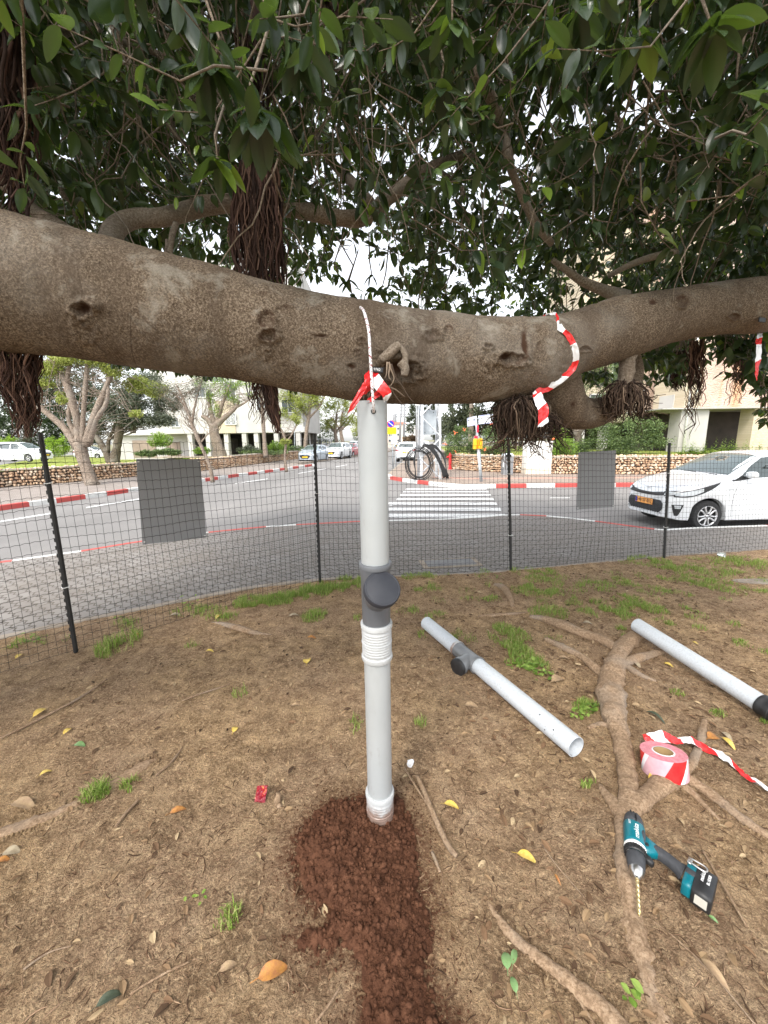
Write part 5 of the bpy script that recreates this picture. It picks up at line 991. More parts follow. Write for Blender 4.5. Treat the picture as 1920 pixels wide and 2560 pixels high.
# ---- individual fallen leaves
LT, LF = leaf_template(); LHI, LHF = leaf_hi()
leaf_mats = {'yellow': noisy('yellow_dry_leaf', (.52, .34, .05), (.62, .46, .12), 60, .6, .4, .003), 'orange': noisy('orange_dry_leaf', (.42, .19, .04), (.30, .12, .04), 70, .6, .4, .003), 'tan': noisy('tan_dry_leaf', (.36, .25, .14), (.26, .17, .10), 60, .7, .4, .003), 'green': noisy('green_fallen_leaf', (.12, .22, .07), (.17, .28, .11), 40, .5, .4, .003), 'dark': noisy('dark_green_fallen_leaf', (.035, .05, .028), (.06, .07, .04), 50, .6, .4, .003), 'pale': noisy('pale_dry_leaf', (.38, .31, .21), (.28, .22, .14), 50, .7, .4, .003)}
def leaf(x, y, px, ang, col, label, wf=1.0, curl=1.0):
    """px: length in photo pixels; ang: direction in the picture, degrees"""
    a = math.radians(ang); p = GZ(x-math.cos(a)*px/2, y+math.sin(a)*px/2); q = GZ(x+math.cos(a)*px/2, y-math.sin(a)*px/2); L = np.linalg.norm(q-p); xd = (q-p)/L
    T = LHI.copy(); n0 = len(T); T = np.vstack([T, [(-.28, -.012, .0), (-.28, .012, .0), (0, .012, .005), (0, -.012, .005)]]); T[:, 1] *= wf; T[:, 2] = T[:, 2]*1.6*curl+.10*curl*np.sin(T[:, 0]*3)
    f_ = [list(r) for r in LHF]+[[n0, n0+3, n0+2, n0+1]]; fr = rot_frames(xd[None], np.array([[random.uniform(-.2, .2), random.uniform(-.2, .1), 1.0]]))
    v = (T@fr[0])*L+p+np.array([0, 0, .010]); b = MB(); b.add(v, f_); o = b.build('fallen_leaf', leaf_mats[col], loc=tuple(p)); return tag(o, label, 'leaf', 'leaves fallen on the dirt')
for q in [(102, 1783, 46, 35, 'yellow', 'slender yellow leaf beside the long thin stick at the left'), (170, 1830, 30, 40, 'yellow', 'small yellow leaf below the slender yellow one at the left'), (116, 1935, 36, 25, 'yellow', 'round yellow leaf on the dirt above the broad left root', 1.5),
          (588, 1826, 20, 60, 'yellow', 'small cupped yellow leaf on sand left of the upright pipe', 1.5), (446, 2030, 44, 20, 'orange', 'orange leaf beside the dark hollow at left'), (8, 2156, 40, 15, 'orange', 'orange leaf cut by the left edge of the photo', 1.4), (30, 2134, 44, 10, 'pale', 'pale round leaf behind the orange one at the left edge', 1.6),
          (684, 2434, 84, 25, 'orange', 'large oval orange leaf at the bottom left of the red soil', 1.1), (572, 2422, 52, 28, 'tan', 'narrow tan leaf to the left of the large orange leaf'), (275, 2502, 80, 32, 'dark', 'dark green leaf near the bottom edge at left', 1.0), (200, 1866, 28, 0, 'green', 'small grey green leaf lying flat at left', 1.4), (60, 2018, 60, -8, 'tan', 'curled tan leaf on the broad left root'),
          (1130, 2018, 40, -15, 'yellow', 'yellow green leaf right of the thick pale stick'), (1318, 2148, 54, -22, 'yellow', 'broad yellow leaf in front of the exposed root, left of the drill', 1.1), (768, 1654, 16, 80, 'yellow', 'tiny yellow leaf below the grass left of the upright pipe', 1.6), (741, 1766, 26, 8, 'tan', 'curled tan leaf right of the cupped yellow leaf'),
          (780, 1597, 24, 0, 'orange', 'little orange leaf left of the ribbed coupling'), (736, 1541, 28, 10, 'pale', 'pale leaf at the edge of the grass left of the pipe'), (1266, 2405, 50, 95, 'green', 'fresh green leaf above its twin near the bottom', 1.5), (1285, 2395, 46, 80, 'green', 'narrow fresh green leaf touching its wider twin', .9), (1284, 2466, 48, 105, 'green', 'torn green leaf, lowest of the three green ones', 1.3),
          (1783, 2304, 32, -35, 'green', 'pale green leaf below the drill battery', 1.1), (1790, 2445, 118, -48, 'tan', 'long brown leaf at the lower right', .7), (1640, 1796, 60, -28, 'dark', 'dark curved leaf between the exposed root and the right pipe', .7), (1592, 1665, 26, -38, 'pale', 'pale leaf on the exposed root below the right pipe', 1.2), (1395, 1702, 34, 20, 'tan', 'crumpled tan leaf beside the branch fitting of the loose pipe', 1.2),
          (1788, 1768, 34, -25, 'tan', 'brown leaf between tape tail and right pipe', .8), (1822, 1862, 46, -40, 'yellow', 'yellow green leaf beside the barrier tape tail', .9), (1818, 1845, 36, -40, 'pale', 'pale leaf lying over the yellow green one beside the tape tail', 1.0), (1783, 1846, 28, 15, 'orange', 'brown orange leaf against the barrier tape tail', 1.5), (1638, 1952, 40, 50, 'yellow', 'dry yellow leaf below the tape roll', .9),
          (1394, 2204, 32, -60, 'orange', 'slim orange leaf left of the drill chuck', .6), (1180, 1768, 36, -5, 'tan', 'brown leaf under the black cap of the loose pipe', 1.2), (820, 1462, 20, 10, 'orange', 'orange leaf in the grass by the fence left of the pipe', 1.2), (440, 1540, 30, 5, 'pale', 'pale leaf next to the left fence post grass'), (345, 1589, 16, 0, 'orange', 'small orange leaf right of the tall grass tuft'),
          (525, 1630, 20, 0, 'yellow', 'yellow leaf right of the humped root'), (50, 1642, 26, 35, 'yellow', 'yellow leaf by the foot of the left fence post'), (548, 1543, 20, 40, 'yellow', 'yellow leaf in the sparse grass left'), (1412, 1648, 26, -5, 'tan', 'tan leaf on the dirt between two side roots', 1.2), (1738, 1610, 16, -20, 'yellow', 'small yellow leaf behind the right pipe', 1.3), (1470, 1560, 26, -5, 'pale', 'pale leaf behind the side root'),
          (1660, 1972, 30, 60, 'pale', 'pale leaf in the fork of the exposed root'), (1672, 1665, 26, -20, 'yellow', 'yellow leaf near the fork under the right pipe', 1.0), (1060, 2540, 40, 95, 'orange', 'slim orange leaf standing at the bottom edge of the red soil', .5), (1545, 1742, 20, -60, 'tan', 'tiny leaf on the knot of the exposed root')]:
    leaf(*q[:6], wf=q[6] if len(q) > 6 else 1.0)
# ---- litter that nobody could count: bark crumbs, thin curls, chips
b = MB(); g = np.random.default_rng(60); n_ = 0
while n_ < 12500:
    y = g.uniform(-.2, 5.0)**1.0; x = g.uniform(-.62, .95)*(y+1.2)*1.0
    if x < -5 or x > 6 or y > yedge(x)-.03: continue
    dens = .35+.9*max(0, float(noise(x*1.4, y*1.4, 0, 90)))+.5*(x > .1)
    if g.random() > dens: continue
    L = g.uniform(.008, .045)*(1.8 if g.random() < .08 else 1); a = g.uniform(0, 6.28); k = g.normal(0, 22); w_ = g.uniform(.0006, .0022)*(1.3 if L > .045 else 1); z = float(gz(x, y)+gfine(x, y)); p = []
    for q in range(5): p.append((x, y, z+.0015+.004*math.sin(q*.8)*g.random())); x += math.cos(a)*L/4; y += math.sin(a)*L/4; a += k*L/4
    b.tube(p, np.array([.6, 1, 1, .8, .3])*w_, 3, caps=False); n_ += 1
tag(b.build('twig_litter', bpy.data.materials['dark_red_aerial_root'].copy()), 'dark curled bits of twig and bark scattered over the dirt', None, None, 'stuff')
lm = b and bpy.data.objects['twig_litter'].data.materials[0]
for nd in lm.node_tree.nodes:
    if nd.type == 'VALTORGB':
        e = nd.color_ramp.elements; e[0].color = (.06, .034, .02, 1); e[1].color = (.15, .085, .05, 1); e[2].color = (.36, .24, .15, 1)
b = MB(); pos = []; g = np.random.default_rng(61)
while len(pos) < 3600:
    y = g.uniform(-.2, 5.2); x = g.uniform(-.62, .95)*(y+1.2)
    if y > yedge(x)-.02 or x > 6.2: continue
    if g.random() > .3+.5*(x > .3)+.6*(y > 2.6)*(x > 0): continue
    pos.append((x, y, float(gz(x, y)+gfine(x, y))+.004))
pos = np.array(pos); n_ = len(pos); xd = g.normal(0, 1, (n_, 3)); xd[:, 2] *= .15; T = LT.copy(); T[:, 2] *= 1.5
v, f = place(T, LF, pos, rot_frames(xd, np.array([0, 0, 1.0])+g.normal(0, .3, (n_, 3))), g.uniform(.012, .05, n_)); b.add(v, f)
m = mat('dry_litter_leaf', rough=.8, spec=.2); nn_ = NT(m); nn_.col(nn_.ramp(nn_.island(), [(0, (.06, .035, .02)), (.4, (.17, .10, .055)), (.8, (.28, .19, .105)), (1, (.40, .30, .18))])); tag(b.build('leaf_litter', m, smooth=False), 'small dry brown leaf scraps scattered over the dirt', None, None, 'stuff')
b = MB(); g = np.random.default_rng(62)
for k in range(3200):
    y = g.uniform(-.2, 4.9); x = g.uniform(-.62, .95)*(y+1.2)
    if y > yedge(x)-.04: continue
    clod(b, np.array([x, y, float(gz(x, y)+gfine(x, y))+.0005]), g.choice([.0015, .0025, .004, .008], p=[.4, .35, .2, .05]), g)
for Ps, rs in ROOTS_:                      # earth banked along the roots
    for k in range(int(len(Ps)*9)):
        i_ = g.integers(1, len(Ps)); t_ = Ps[i_]-Ps[i_-1]; s_ = g.choice([-1, 1]); nn2 = np.array([-t_[1], t_[0]]); nn2 /= np.linalg.norm(nn2)+1e-9; q = Ps[i_][:2]+nn2*s_*rs[i_]*g.uniform(.85, 1.5)
        if q[1] < yedge(q[0])-.03: clod(b, np.array([q[0], q[1], float(gz(q[0], q[1]))+.001]), g.choice([.003, .005, .009], p=[.5, .35, .15]), g)
tag(b.build('soil_crumbs', M['dirt']), 'small crumbs of dry earth scattered over the dirt', None, None, 'stuff')
# ---- grass
def grass(patches, name, label, mt):
    b = MB(); g = np.random.default_rng(70+len(patches)); VV = []; FF = []
    for (x, y, rx, ry, n, h) in patches:
        n = int(n*1.15); rx = rx*1.2; ry = ry*1.2; c = GZ(x, y); ex = GZ(x+rx, y)[0]-c[0]; ey = abs(GZ(x, y-ry)[1]-GZ(x, y+ry)[1])/2
        for k in range(n):
            a = g.uniform(0, 6.28); q = g.random()**.6; px_ = c[0]+math.cos(a)*q*ex; py_ = c[1]+math.sin(a)*q*ey
            if float(noise(px_*11, py_*11, 0, 99)) < -.25 and n > 60: continue
            z = float(gz(px_, py_)); hh_ = 1.0*h*g.uniform(.35, 1.2)*(1-.4*q); w_ = g.uniform(.0012, .0026)*(1 if h < .1 else 1.2); le = g.uniform(0, 6.28); ln_ = g.uniform(.2, .8)*hh_; wx, wy = -math.sin(le)*w_, math.cos(le)*w_
            P_ = [(px_, py_, z-.004), (px_+math.cos(le)*ln_*.2, py_+math.sin(le)*ln_*.2, z+hh_*.5), (px_+math.cos(le)*ln_*.6, py_+math.sin(le)*ln_*.6, z+hh_*.85), (px_+math.cos(le)*ln_*1.1, py_+math.sin(le)*ln_*1.1, z+hh_*.92)]; s0 = len(VV)
            for (q_, f_) in zip(P_, (1, .9, .6, .05)): VV.append((q_[0]-wx*f_, q_[1]-wy*f_, q_[2])); VV.append((q_[0]+wx*f_, q_[1]+wy*f_, q_[2]))
            for r_ in range(3): FF.append([s0+2*r_, s0+2*r_+1, s0+2*r_+3, s0+2*r_+2])
    b.add(VV, np.array(FF)); return tag(b.build(name, mt, smooth=False), label, None, None, 'stuff')
def c3(x, y): return (640+x*.3978, 1380+y*.3978)
def c4(x, y): return (1240+x*.4099, 1380+y*.4099)
GP = []
for k in range(13): GP.append((612+k*23, 1512-k*4.6+random.uniform(-6, 6), 24, 13, 420, .075))
for x, y, rx, ry, n, h in [(785, 1540, 28, 14, 380, .06), (1034, 1526, 12, 8, 90, .05), (1051, 1477, 16, 6, 110, .05), (1075, 1438, 46, 5, 280, .05), (892, 1546, 8, 6, 40, .05), (300, 1612, 36, 28, 420, .12), (320, 1560, 30, 10, 120, .07), (480, 1610, 20, 10, 110, .06), (500, 1530, 60, 12, 340, .07), (560, 1545, 40, 10, 200, .06), (20, 1612, 40, 12, 260, .06), (130, 1600, 40, 10, 120, .05), (240, 1985, 30, 22, 300, .07), (335, 1965, 30, 14, 160, .06), (568, 2300, 30, 26, 90, .06), (600, 1735, 16, 14, 50, .05), (1050, 1810, 14, 10, 50, .05), (890, 1812, 14, 22, 50, .05), (840, 2080, 10, 10, 15, .04), (1480, 1965, 26, 8, 90, .04)]: GP.append((x, y, rx, ry, n, h))
for x, y, rx, ry, n, h in [(940, 60, 110, 34, 900, .07), (1060, 100, 60, 40, 500, .07), (230, 150, 80, 34, 420, .06), (300, 120, 60, 20, 260, .06), (200, 230, 100, 36, 600, .06), (330, 250, 80, 30, 380, .06), (600, 215, 110, 30, 520, .06), (800, 195, 50, 34, 380, .06), (560, 330, 120, 50, 700, .06), (700, 370, 120, 44, 760, .06), (900, 350, 110, 50, 900, .065), (320, 370, 110, 40, 500, .06), (80, 520, 110, 60, 800, .06), (130, 620, 130, 60, 1300, .065), (40, 470, 60, 30, 260, .05), (240, 690, 70, 40, 360, .05), (1020, 230, 30, 20, 70, .05), (1220, 110, 60, 30, 380, .065), (1290, 190, 90, 50, 700, .065), (1440, 130, 90, 30, 480, .06), (1360, 60, 200, 30, 800, .06), (1560, 70, 120, 40, 900, .07), (1620, 230, 50, 24, 220, .06), (1170, 180, 40, 20, 180, .05), (1500, 560, 50, 20, 110, .05), (1640, 600, 40, 40, 160, .05), (550, 950, 80, 40, 420, .055), (1350, 990, 50, 20, 90, .04), (1660, 1040, 40, 20, 90, .05), (1100, 860, 30, 20, 60, .04), (1240, 380, 60, 20, 80, .04)]:
    X0, Y0 = c4(x, y); GP.append((X0, Y0, rx*.41, ry*.41, n, h*.85))
for k in range(100):
    x = random.uniform(1000, 1920); y = random.uniform(1400, 1500) if k % 2 else random.uniform(1440, 1600); y = max(y, np.interp(x, [960, 1500, 1920], [1446, 1412, 1382])); GP.append((x, y, random.uniform(8, 26), random.uniform(4, 9), random.randint(14, 90), .045))
grass(GP, 'grass', 'short green grass growing in patches on the dirt near the fence and around the roots', M['grass'])
# broad-leaved weeds
b = MB(); g = np.random.default_rng(77)
for x, y, n, s_ in [(1330, 1672, 46, .035), (1300, 1662, 30, .03), (470, 1512, 12, .035), (310, 1555, 7, .03), (1580, 2505, 8, .03), (1450, 1790, 26, .028), (1480, 1775, 24, .028), (1245, 1448, 10, .03), (80, 1600, 22, .03), (500, 2252, 6, .02), (1360, 1690, 20, .03)]:
    for k in range(n):
        c = GZ(x+g.normal(0, 14), y+g.normal(0, 7)); a = g.uniform(0, 6.28); T = LT.copy(); T[:, 1] *= 1.5; v, f = place(T, LF, (c+[0, 0, g.uniform(.005, .03)])[None], rot_frames(np.array([[math.cos(a), math.sin(a), g.uniform(-.1, .6)]]), np.array([[0, 0, 1.0]])), np.array([s_*g.uniform(.6, 1.3)])); b.add(v, f)
tag(b.build('weeds', M['fresh_leaf'], smooth=False), 'low broad-leaved green weeds among the grass and roots', None, None, 'stuff')
# ---- small litter
p = GZ(1026, 1914); g = np.random.default_rng(80); b = MB(); v = IV2*[.018, .014, .024]; v = v*(1+.5*(g.random((len(v), 1))-.5)); b.add(v, IF2); o = b.build('crumpled_tissue', noisy('white_tissue', (.72, .72, .73), (.8, .8, .8), 30, .9, .4, .003), smooth=False, loc=(0, 0, 0)); o.location = p+[0, 0, .014]; tag(o, 'small crumpled white tissue on the dirt right of the upright pipe', 'tissue')
p = GZ(650, 2005); pk = empty('red_wrapper', p, .2, 'torn red and gold foil wrapper on the dirt left of the red soil', 'wrapper'); pk.rotation_euler = (math.radians(38), math.radians(-8), -.1)
m = mat('red_gold_foil', rough=.35); n_ = NT(m); n_.col(n_.ramp(n_.noise(26, 3, .6), [(.45, (.20, .006, .018)), (.56, (.30, .012, .02)), (.62, (.7, .22, .04)), (.7, (.8, .5, .12))]))
b = MB(); gx_, gy_ = np.meshgrid(np.linspace(-.5, .5, 12), np.linspace(-.5, .5, 14), indexing='ij'); v = np.column_stack([gx_.ravel()*.052, gy_.ravel()*.066+.03, .006*g.random(168)]); i, j = np.meshgrid(np.arange(11), np.arange(13), indexing='ij'); k = i*14+j; b.add(v, np.stack([k, k+14, k+15, k+1], -1).reshape(-1, 4)); b.add(v-[0, 0, .004], np.stack([k, k+1, k+15, k+14], -1).reshape(-1, 4)); b.build('foil_front', m, pk, False)
b = MB(); b.tube([(-.022, 0, 0), (-.02, -.02, .0)], .0015, 5); b.tube([(.02, 0, 0), (.024, -.022, .0)], .0015, 5); b.build('torn_strip', leaf_mats['tan'], pk)
stp = empty('wood_stump', GZ(694, 2010), 0, 'splintered little wooden stump beside the red wrapper', 'stump'); b = MB(); b.tube([(0, 0, -.02), (0, .004, .02), (.004, .008, .05)], [.016, .014, .010], 12, jit=lambda m, n: 1+.4*(rng.random((m, n))-.5)); b.tube([(.01, -.015, -.01), (.014, -.012, .015)], [.013, .009], 10); b.build('splintered_wood', M['root_bark'], stp)
cp = empty('plastic_cup', GZ(1802, 1392), .4, 'clear plastic cup lying in the grass at the right near the fence', 'cup'); m = mat('clear_plastic', (.8, .85, .85), .08, **{'Transmission_Weight': .7}); b = MB(); b.lathe([(-.04, 0), (-.04, .022), (.04, .034), (.041, .036), (.043, .034)], (0, 0, .034), (.2, -1, .1), 32); b.build('cup_wall', m, cp)
fs = empty('flat_stone', GZ(1895, 1455), 0, 'pale flat stone slab set in the dirt at the right edge', 'stone'); b = MB(); b.prism([(.25*math.cos(a)*(1+.15*math.sin(3*a)), .10*math.sin(a)*(1+.2*math.cos(2*a))) for a in np.linspace(0, 6.28, 17)[:-1]], -.03, .012); b.build('slab_face', M['concrete'], fs, False)
# ================================================================ WIRE FENCE
fence = empty('wire_fence', (0, 0, 0), 0, 'dark green welded wire fence on four black posts between the dirt and the paving', 'fence')
def post_pts(bx, by, tx, ty, h=None):
    p = GZ(bx, by); q = Y(tx, ty, p[1]); return p, q
PST = [post_pts(190, 1630, 100, 1082), post_pts(800, 1455, 786, 1086), post_pts(1277, 1425, 1271, 1098), post_pts(1660, 1395, 1674, 1107)]
for kk, (p, q) in enumerate(PST):
    b = MB(); r_ = .016; b.tube([p-[0, 0, .1], p, (p*.5+q*.5)+[.003, 0, 0], q], [r_, r_, r_, r_], 8, jit=lambda m, n: 1+.12*(rng.random((m, n))-.5)); 
    for t_ in np.linspace(.08, .96, 26): c_ = p+(q-p)*t_; b.box(c_+[-.014, -.004, 0], (.012, .01, .03))
    o = b.build('post', M['post'], fence, 'auto'); b = MB()
    for t_ in ((.32, .79) if kk == 0 else ((.62,) if kk == 1 else ((.28, .75)))):
        c_ = p+(q-p)*t_; ring = [c_+np.array([math.cos(a)*.024, math.sin(a)*.022, .004*math.sin(a)]) for a in np.linspace(0, 6.28, 17)]; b.tube(ring, .003, 5); b.box(c_+[.026, -.012, 0], (.022, .004, .004))
    b.build('cable_tie', M['white_pl'], o)
L0 = PST[0]; R0p = PST[-1]; d_ = L0[0]-PST[1][0]; ext0 = (L0[0]+np.array([-1.45, -1.25, 0]), L0[1]+np.array([-1.5, -1.25, 0])); ext1 = (R0p[0]+np.array([3.2, .55, 0]), R0p[1]+np.array([3.25, .55, 0]))
CH = [ext0]+PST+[ext1]; seglen = [np.linalg.norm((c[0]-a[0])[:2]) for a, c in zip(CH[:-1], CH[1:])]; cum = np.concatenate([[0], np.cumsum(seglen)])
def fpt(s_, h):
    """point on the mesh: s along, h 0..1 up; each bay bellies a little"""
    k = int(np.clip(np.searchsorted(cum, s_)-1, 0, len(seglen)-1)); t_ = (s_-cum[k])/seglen[k]; lo = CH[k][0]*(1-t_)+CH[k+1][0]*t_; hi = CH[k][1]*(1-t_)+CH[k+1][1]*t_
    z0 = float(gz(lo[0], min(lo[1], yedge(lo[0])-.02)))+.012; p = lo+(hi-lo)*h*.955; p[2] = z0+(p[2]-lo[2])+.006*math.sin(s_*5)*(1-h); bl = math.sin(math.pi*t_); p[1] += .03*bl*math.sin(3*h+k)+.016; p[2] -= .03*bl*h*(1 if k != 1 else .6); return p
b = MB(); nV = int(cum[-1]/.056); NH = 23
for k in range(nV+1):
    s_ = cum[-1]*k/nV; off = .006*math.sin(k*1.3); P_ = [fpt(s_+off*math.sin(h*9+k), h) for h in np.linspace(0, 1, 9)]; b.tube(P_, .0016, 4, caps=False)
HS = [0, .035, .07, .11, .15, .19, .23, .27, .31, .36, .41, .46, .51, .56, .61, .66, .71, .76, .81, .86, .91, .955, 1.0]
for r_, h in enumerate(HS):
    P_ = []
    for k in range(nV*2+1):
        s_ = cum[-1]*k/(nV*2); p_ = fpt(s_, h); p_ = p_+[0, 0, (.0038 if k % 2 else -.0024)+.003*math.sin(s_*7+r_*2)]; P_.append(p_)
    b.tube(P_, .0016, 4, caps=False)
b.build('wire_mesh', M['wire'], fence, False)
settle(fence, PST[1][0])
# grey boards tied to the fence
def board(corn, label, holes=True, dz=.012):
    """corners TL TR BR BL in pixels; the board hangs just behind the wire"""
    def onf(x, y):
        d = ray(x, y); best = None
        for k in range(len(CH)-1):
            a = CH[k][0][:2]; c = CH[k+1][0][:2]; n2 = np.array([-(c-a)[1], (c-a)[0]]); n2 /= np.linalg.norm(n2); t_ = (a@n2)/(d[:2]@n2); p = d*t_; s_ = (p[:2]-a)@(c-a)/((c-a)@(c-a))
            if 0 <= s_ <= 1: best = p+np.array([0, 0, EYE]); n_ = n2
        q = best+np.array([n_[0], n_[1], 0])*.045*(1 if n_[1] > 0 else -1); return q
    q = [onf(*c_) for c_ in corn]; nrm = np.cross(q[1]-q[0], q[3]-q[0]); nrm /= np.linalg.norm(nrm); nrm = nrm*(1 if nrm[1] > 0 else -1)
    r = empty('grey_board', (q[2]+q[3])/2, 0, label, 'board'); b = MB(); v = np.array(q+[p+nrm*.006 for p in q])-np.array(r.location); b.add(v, [[0, 3, 2, 1], [4, 5, 6, 7], [0, 1, 5, 4], [1, 2, 6, 5], [2, 3, 7, 6], [3, 0, 4, 7]]); b.build('board_face', M['panel'], r, False)
    b = MB()
    for k in range(4):
        c_ = q[k]*.94+(sum(q)/4)*.06-nrm*.004-np.array(r.location); b.box(c_, (.012, .01, .006)); 
    b.build('tie_clip', M['white_pl'], r, False)
board([(343, 1148), (504, 1148), (520, 1346), (359, 1364)], 'larger mid grey rectangular board hung on the wire fence at left')
board([(1453, 1131), (1547, 1126), (1541, 1269), (1447, 1276)], 'smaller dark grey board hung on the wire fence beside the white hatchback')
# ================================================================ CARS
def interp_prof(pr, x): return np.interp(x, [p[0] for p in pr], [p[1] for p in pr])
CAR = {
 'hatch': dict(L=3.6, W=1.60, top=[(0, .66), (.06, .74), (.2, .84), (.5, .93), (.92, 1.02), (1.0, 1.05), (1.3, 1.24), (1.62, 1.405), (1.85, 1.46), (2.3, 1.485), (2.8, 1.46), (3.2, 1.40), (3.35, 1.33), (3.48, 1.05), (3.57, .9), (3.6, .7)],
               belt=[(0, .64), (.5, .88), (1.0, .96), (2.0, 1.0), (3.2, 1.06), (3.45, 1.0), (3.6, .68)], hw=[(0, .50), (.05, .60), (.15, .69), (.35, .76), (.7, .795), (1.5, .80), (2.9, .80), (3.3, .77), (3.5, .72), (3.6, .62)], wb=(.68, 3.05), r=.292, zb=.20,
               ws=(1.03, 1.66, .70, .56), side=[(1.22, 1.0), (1.72, 1.37), (2.1, 1.41), (2.16, 1.02)], side2=[(2.24, 1.02), (2.2, 1.41), (2.75, 1.385), (3.1, 1.27), (3.12, 1.12)], rear=(3.2, 3.5)),
 'sedan': dict(L=4.5, W=1.80, top=[(0, .62), (.06, .70), (.3, .80), (.8, .90), (1.2, .96), (1.3, .99), (1.75, 1.28), (2.1, 1.40), (2.5, 1.445), (3.0, 1.43), (3.5, 1.32), (3.95, 1.12), (4.3, 1.06), (4.42, 1.0), (4.5, .7)],
               belt=[(0, .60), (.6, .84), (1.3, .92), (2.5, .96), (3.9, 1.02), (4.3, .98), (4.5, .66)], hw=[(0, .56), (.06, .70), (.2, .80), (.5, .87), (.9, .895), (2, .90), (3.8, .89), (4.2, .84), (4.42, .76), (4.5, .66)], wb=(.86, 3.56), r=.32, zb=.19,
               ws=(1.33, 2.05, .78, .62), side=[(1.55, .97), (2.12, 1.34), (2.5, 1.37), (2.55, .985)], side2=[(2.64, .985), (2.6, 1.37), (3.1, 1.36), (3.62, 1.18), (3.75, 1.06), (3.5, 1.01)], rear=(3.5, 4.0)),
 'suv': dict(L=4.4, W=1.84, top=[(0, .78), (.06, .88), (.25, .98), (.7, 1.05), (1.1, 1.10), (1.2, 1.13), (1.6, 1.42), (1.85, 1.56), (2.2, 1.62), (3.0, 1.64), (3.7, 1.60), (4.0, 1.54), (4.2, 1.25), (4.34, 1.08), (4.4, .8)],
             belt=[(0, .76), (.6, 1.0), (1.2, 1.04), (2.5, 1.09), (3.9, 1.15), (4.2, 1.1), (4.4, .76)], hw=[(0, .62), (.06, .74), (.2, .83), (.5, .90), (.9, .915), (2, .92), (3.7, .91), (4.1, .87), (4.34, .80), (4.4, .72)], wb=(.86, 3.5), r=.345, zb=.24,
             ws=(1.23, 1.80, .80, .66), side=[(1.42, 1.10), (1.88, 1.50), (2.35, 1.54), (2.42, 1.12)], side2=[(2.5, 1.12), (2.45, 1.54), (3.3, 1.53), (3.8, 1.42), (3.9, 1.22)], rear=(3.95, 4.25)),
 'van': dict(L=4.6, W=1.82, top=[(0, .72), (.06, .84), (.25, .95), (.6, 1.04), (.9, 1.12), (1.3, 1.38), (1.7, 1.60), (2.1, 1.70), (3.0, 1.73), (4.0, 1.70), (4.35, 1.62), (4.5, 1.25), (4.57, 1.0), (4.6, .7)],
             belt=[(0, .70), (.6, .96), (1.2, 1.04), (2.5, 1.08), (4.2, 1.10), (4.45, 1.05), (4.6, .68)], hw=[(0, .60), (.06, .72), (.2, .82), (.5, .89), (.9, .905), (2, .91), (4.1, .90), (4.4, .87), (4.55, .82), (4.6, .74)], wb=(.9, 3.7), r=.32, zb=.2,
             ws=(.95, 1.72, .80, .66), side=[(1.3, 1.10), (1.85, 1.57), (2.3, 1.62), (2.38, 1.12)], side2=[(2.46, 1.12), (2.4, 1.62), (3.4, 1.63), (4.05, 1.55), (4.2, 1.2)], rear=(4.3, 4.55)),
}
def car_body(sp, n=64):
    L = sp['L']; xs = np.unique(np.concatenate([np.linspace(0, L, n), [.02, .05, .1, L-.1, L-.05, L-.02]]+[np.linspace(c-sp['r']-.06, c+sp['r']+.06, 18) for c in sp['wb']])); v = []
    for x in xs:
        hw = interp_prof(sp['hw'], x); zt = interp_prof(sp['top'], x); zs = min(interp_prof(sp['belt'], x), zt-.015); k = np.clip((zt-zs)/.38, 0, 1); zb = sp['zb']+.04*np.clip((.2-x)/.2, 0, 1)+.14*np.clip((x-(L-.25))/.25, 0, 1)
        zarch = zb
        for c in sp['wb']:
            R_a = sp['r']+.045; dx = x-c
            if abs(dx) < R_a: zarch = max(zarch, sp['r']+math.sqrt(R_a*R_a-dx*dx))
        wr = hw*(.97-.22*k); mid = (zarch+zs)/2
        bulge = .012*(zarch > zb)
        pts = [(hw*.86, zarch), (hw*.965+bulge, zarch+.01), (hw*.99+bulge, zarch+.06), (hw*1.0, max(mid, zarch+.10)), (hw*.995, zs-.13 if zs-.13 > zarch+.12 else zarch+.12+.0), (hw*.985, zs-.05), (hw*.955, zs), (hw*(.955-.02*k), zs+.02*k), (wr+.012, zt-.13*k-.004), (wr*.985, zt-.055*k-.002), (wr*.93, zt-.018*k-.001), (wr*.70, zt), (wr*.35, zt+.008), (0, zt+.010)]
        v.append([(x, y, z) for y, z in pts]+[(x, -y, z) for y, z in pts[-2::-1]])
    v = np.array(v); m, n2 = v.shape[:2]; i, j = np.meshgrid(np.arange(m-1), np.arange(n2-1), indexing='ij'); b = MB(); b.add(v.reshape(-1, 3), np.stack([i*n2+j, i*n2+j+1, (i+1)*n2+j+1, (i+1)*n2+j], -1).reshape(-1, 4))
    b.f.append(np.array([list(range(n2))])); b.m.append(np.array([0])); b.f.append(np.array([[(m-1)*n2+k for k in range(n2)][::-1]])); b.m.append(np.array([0]))
    return b, v
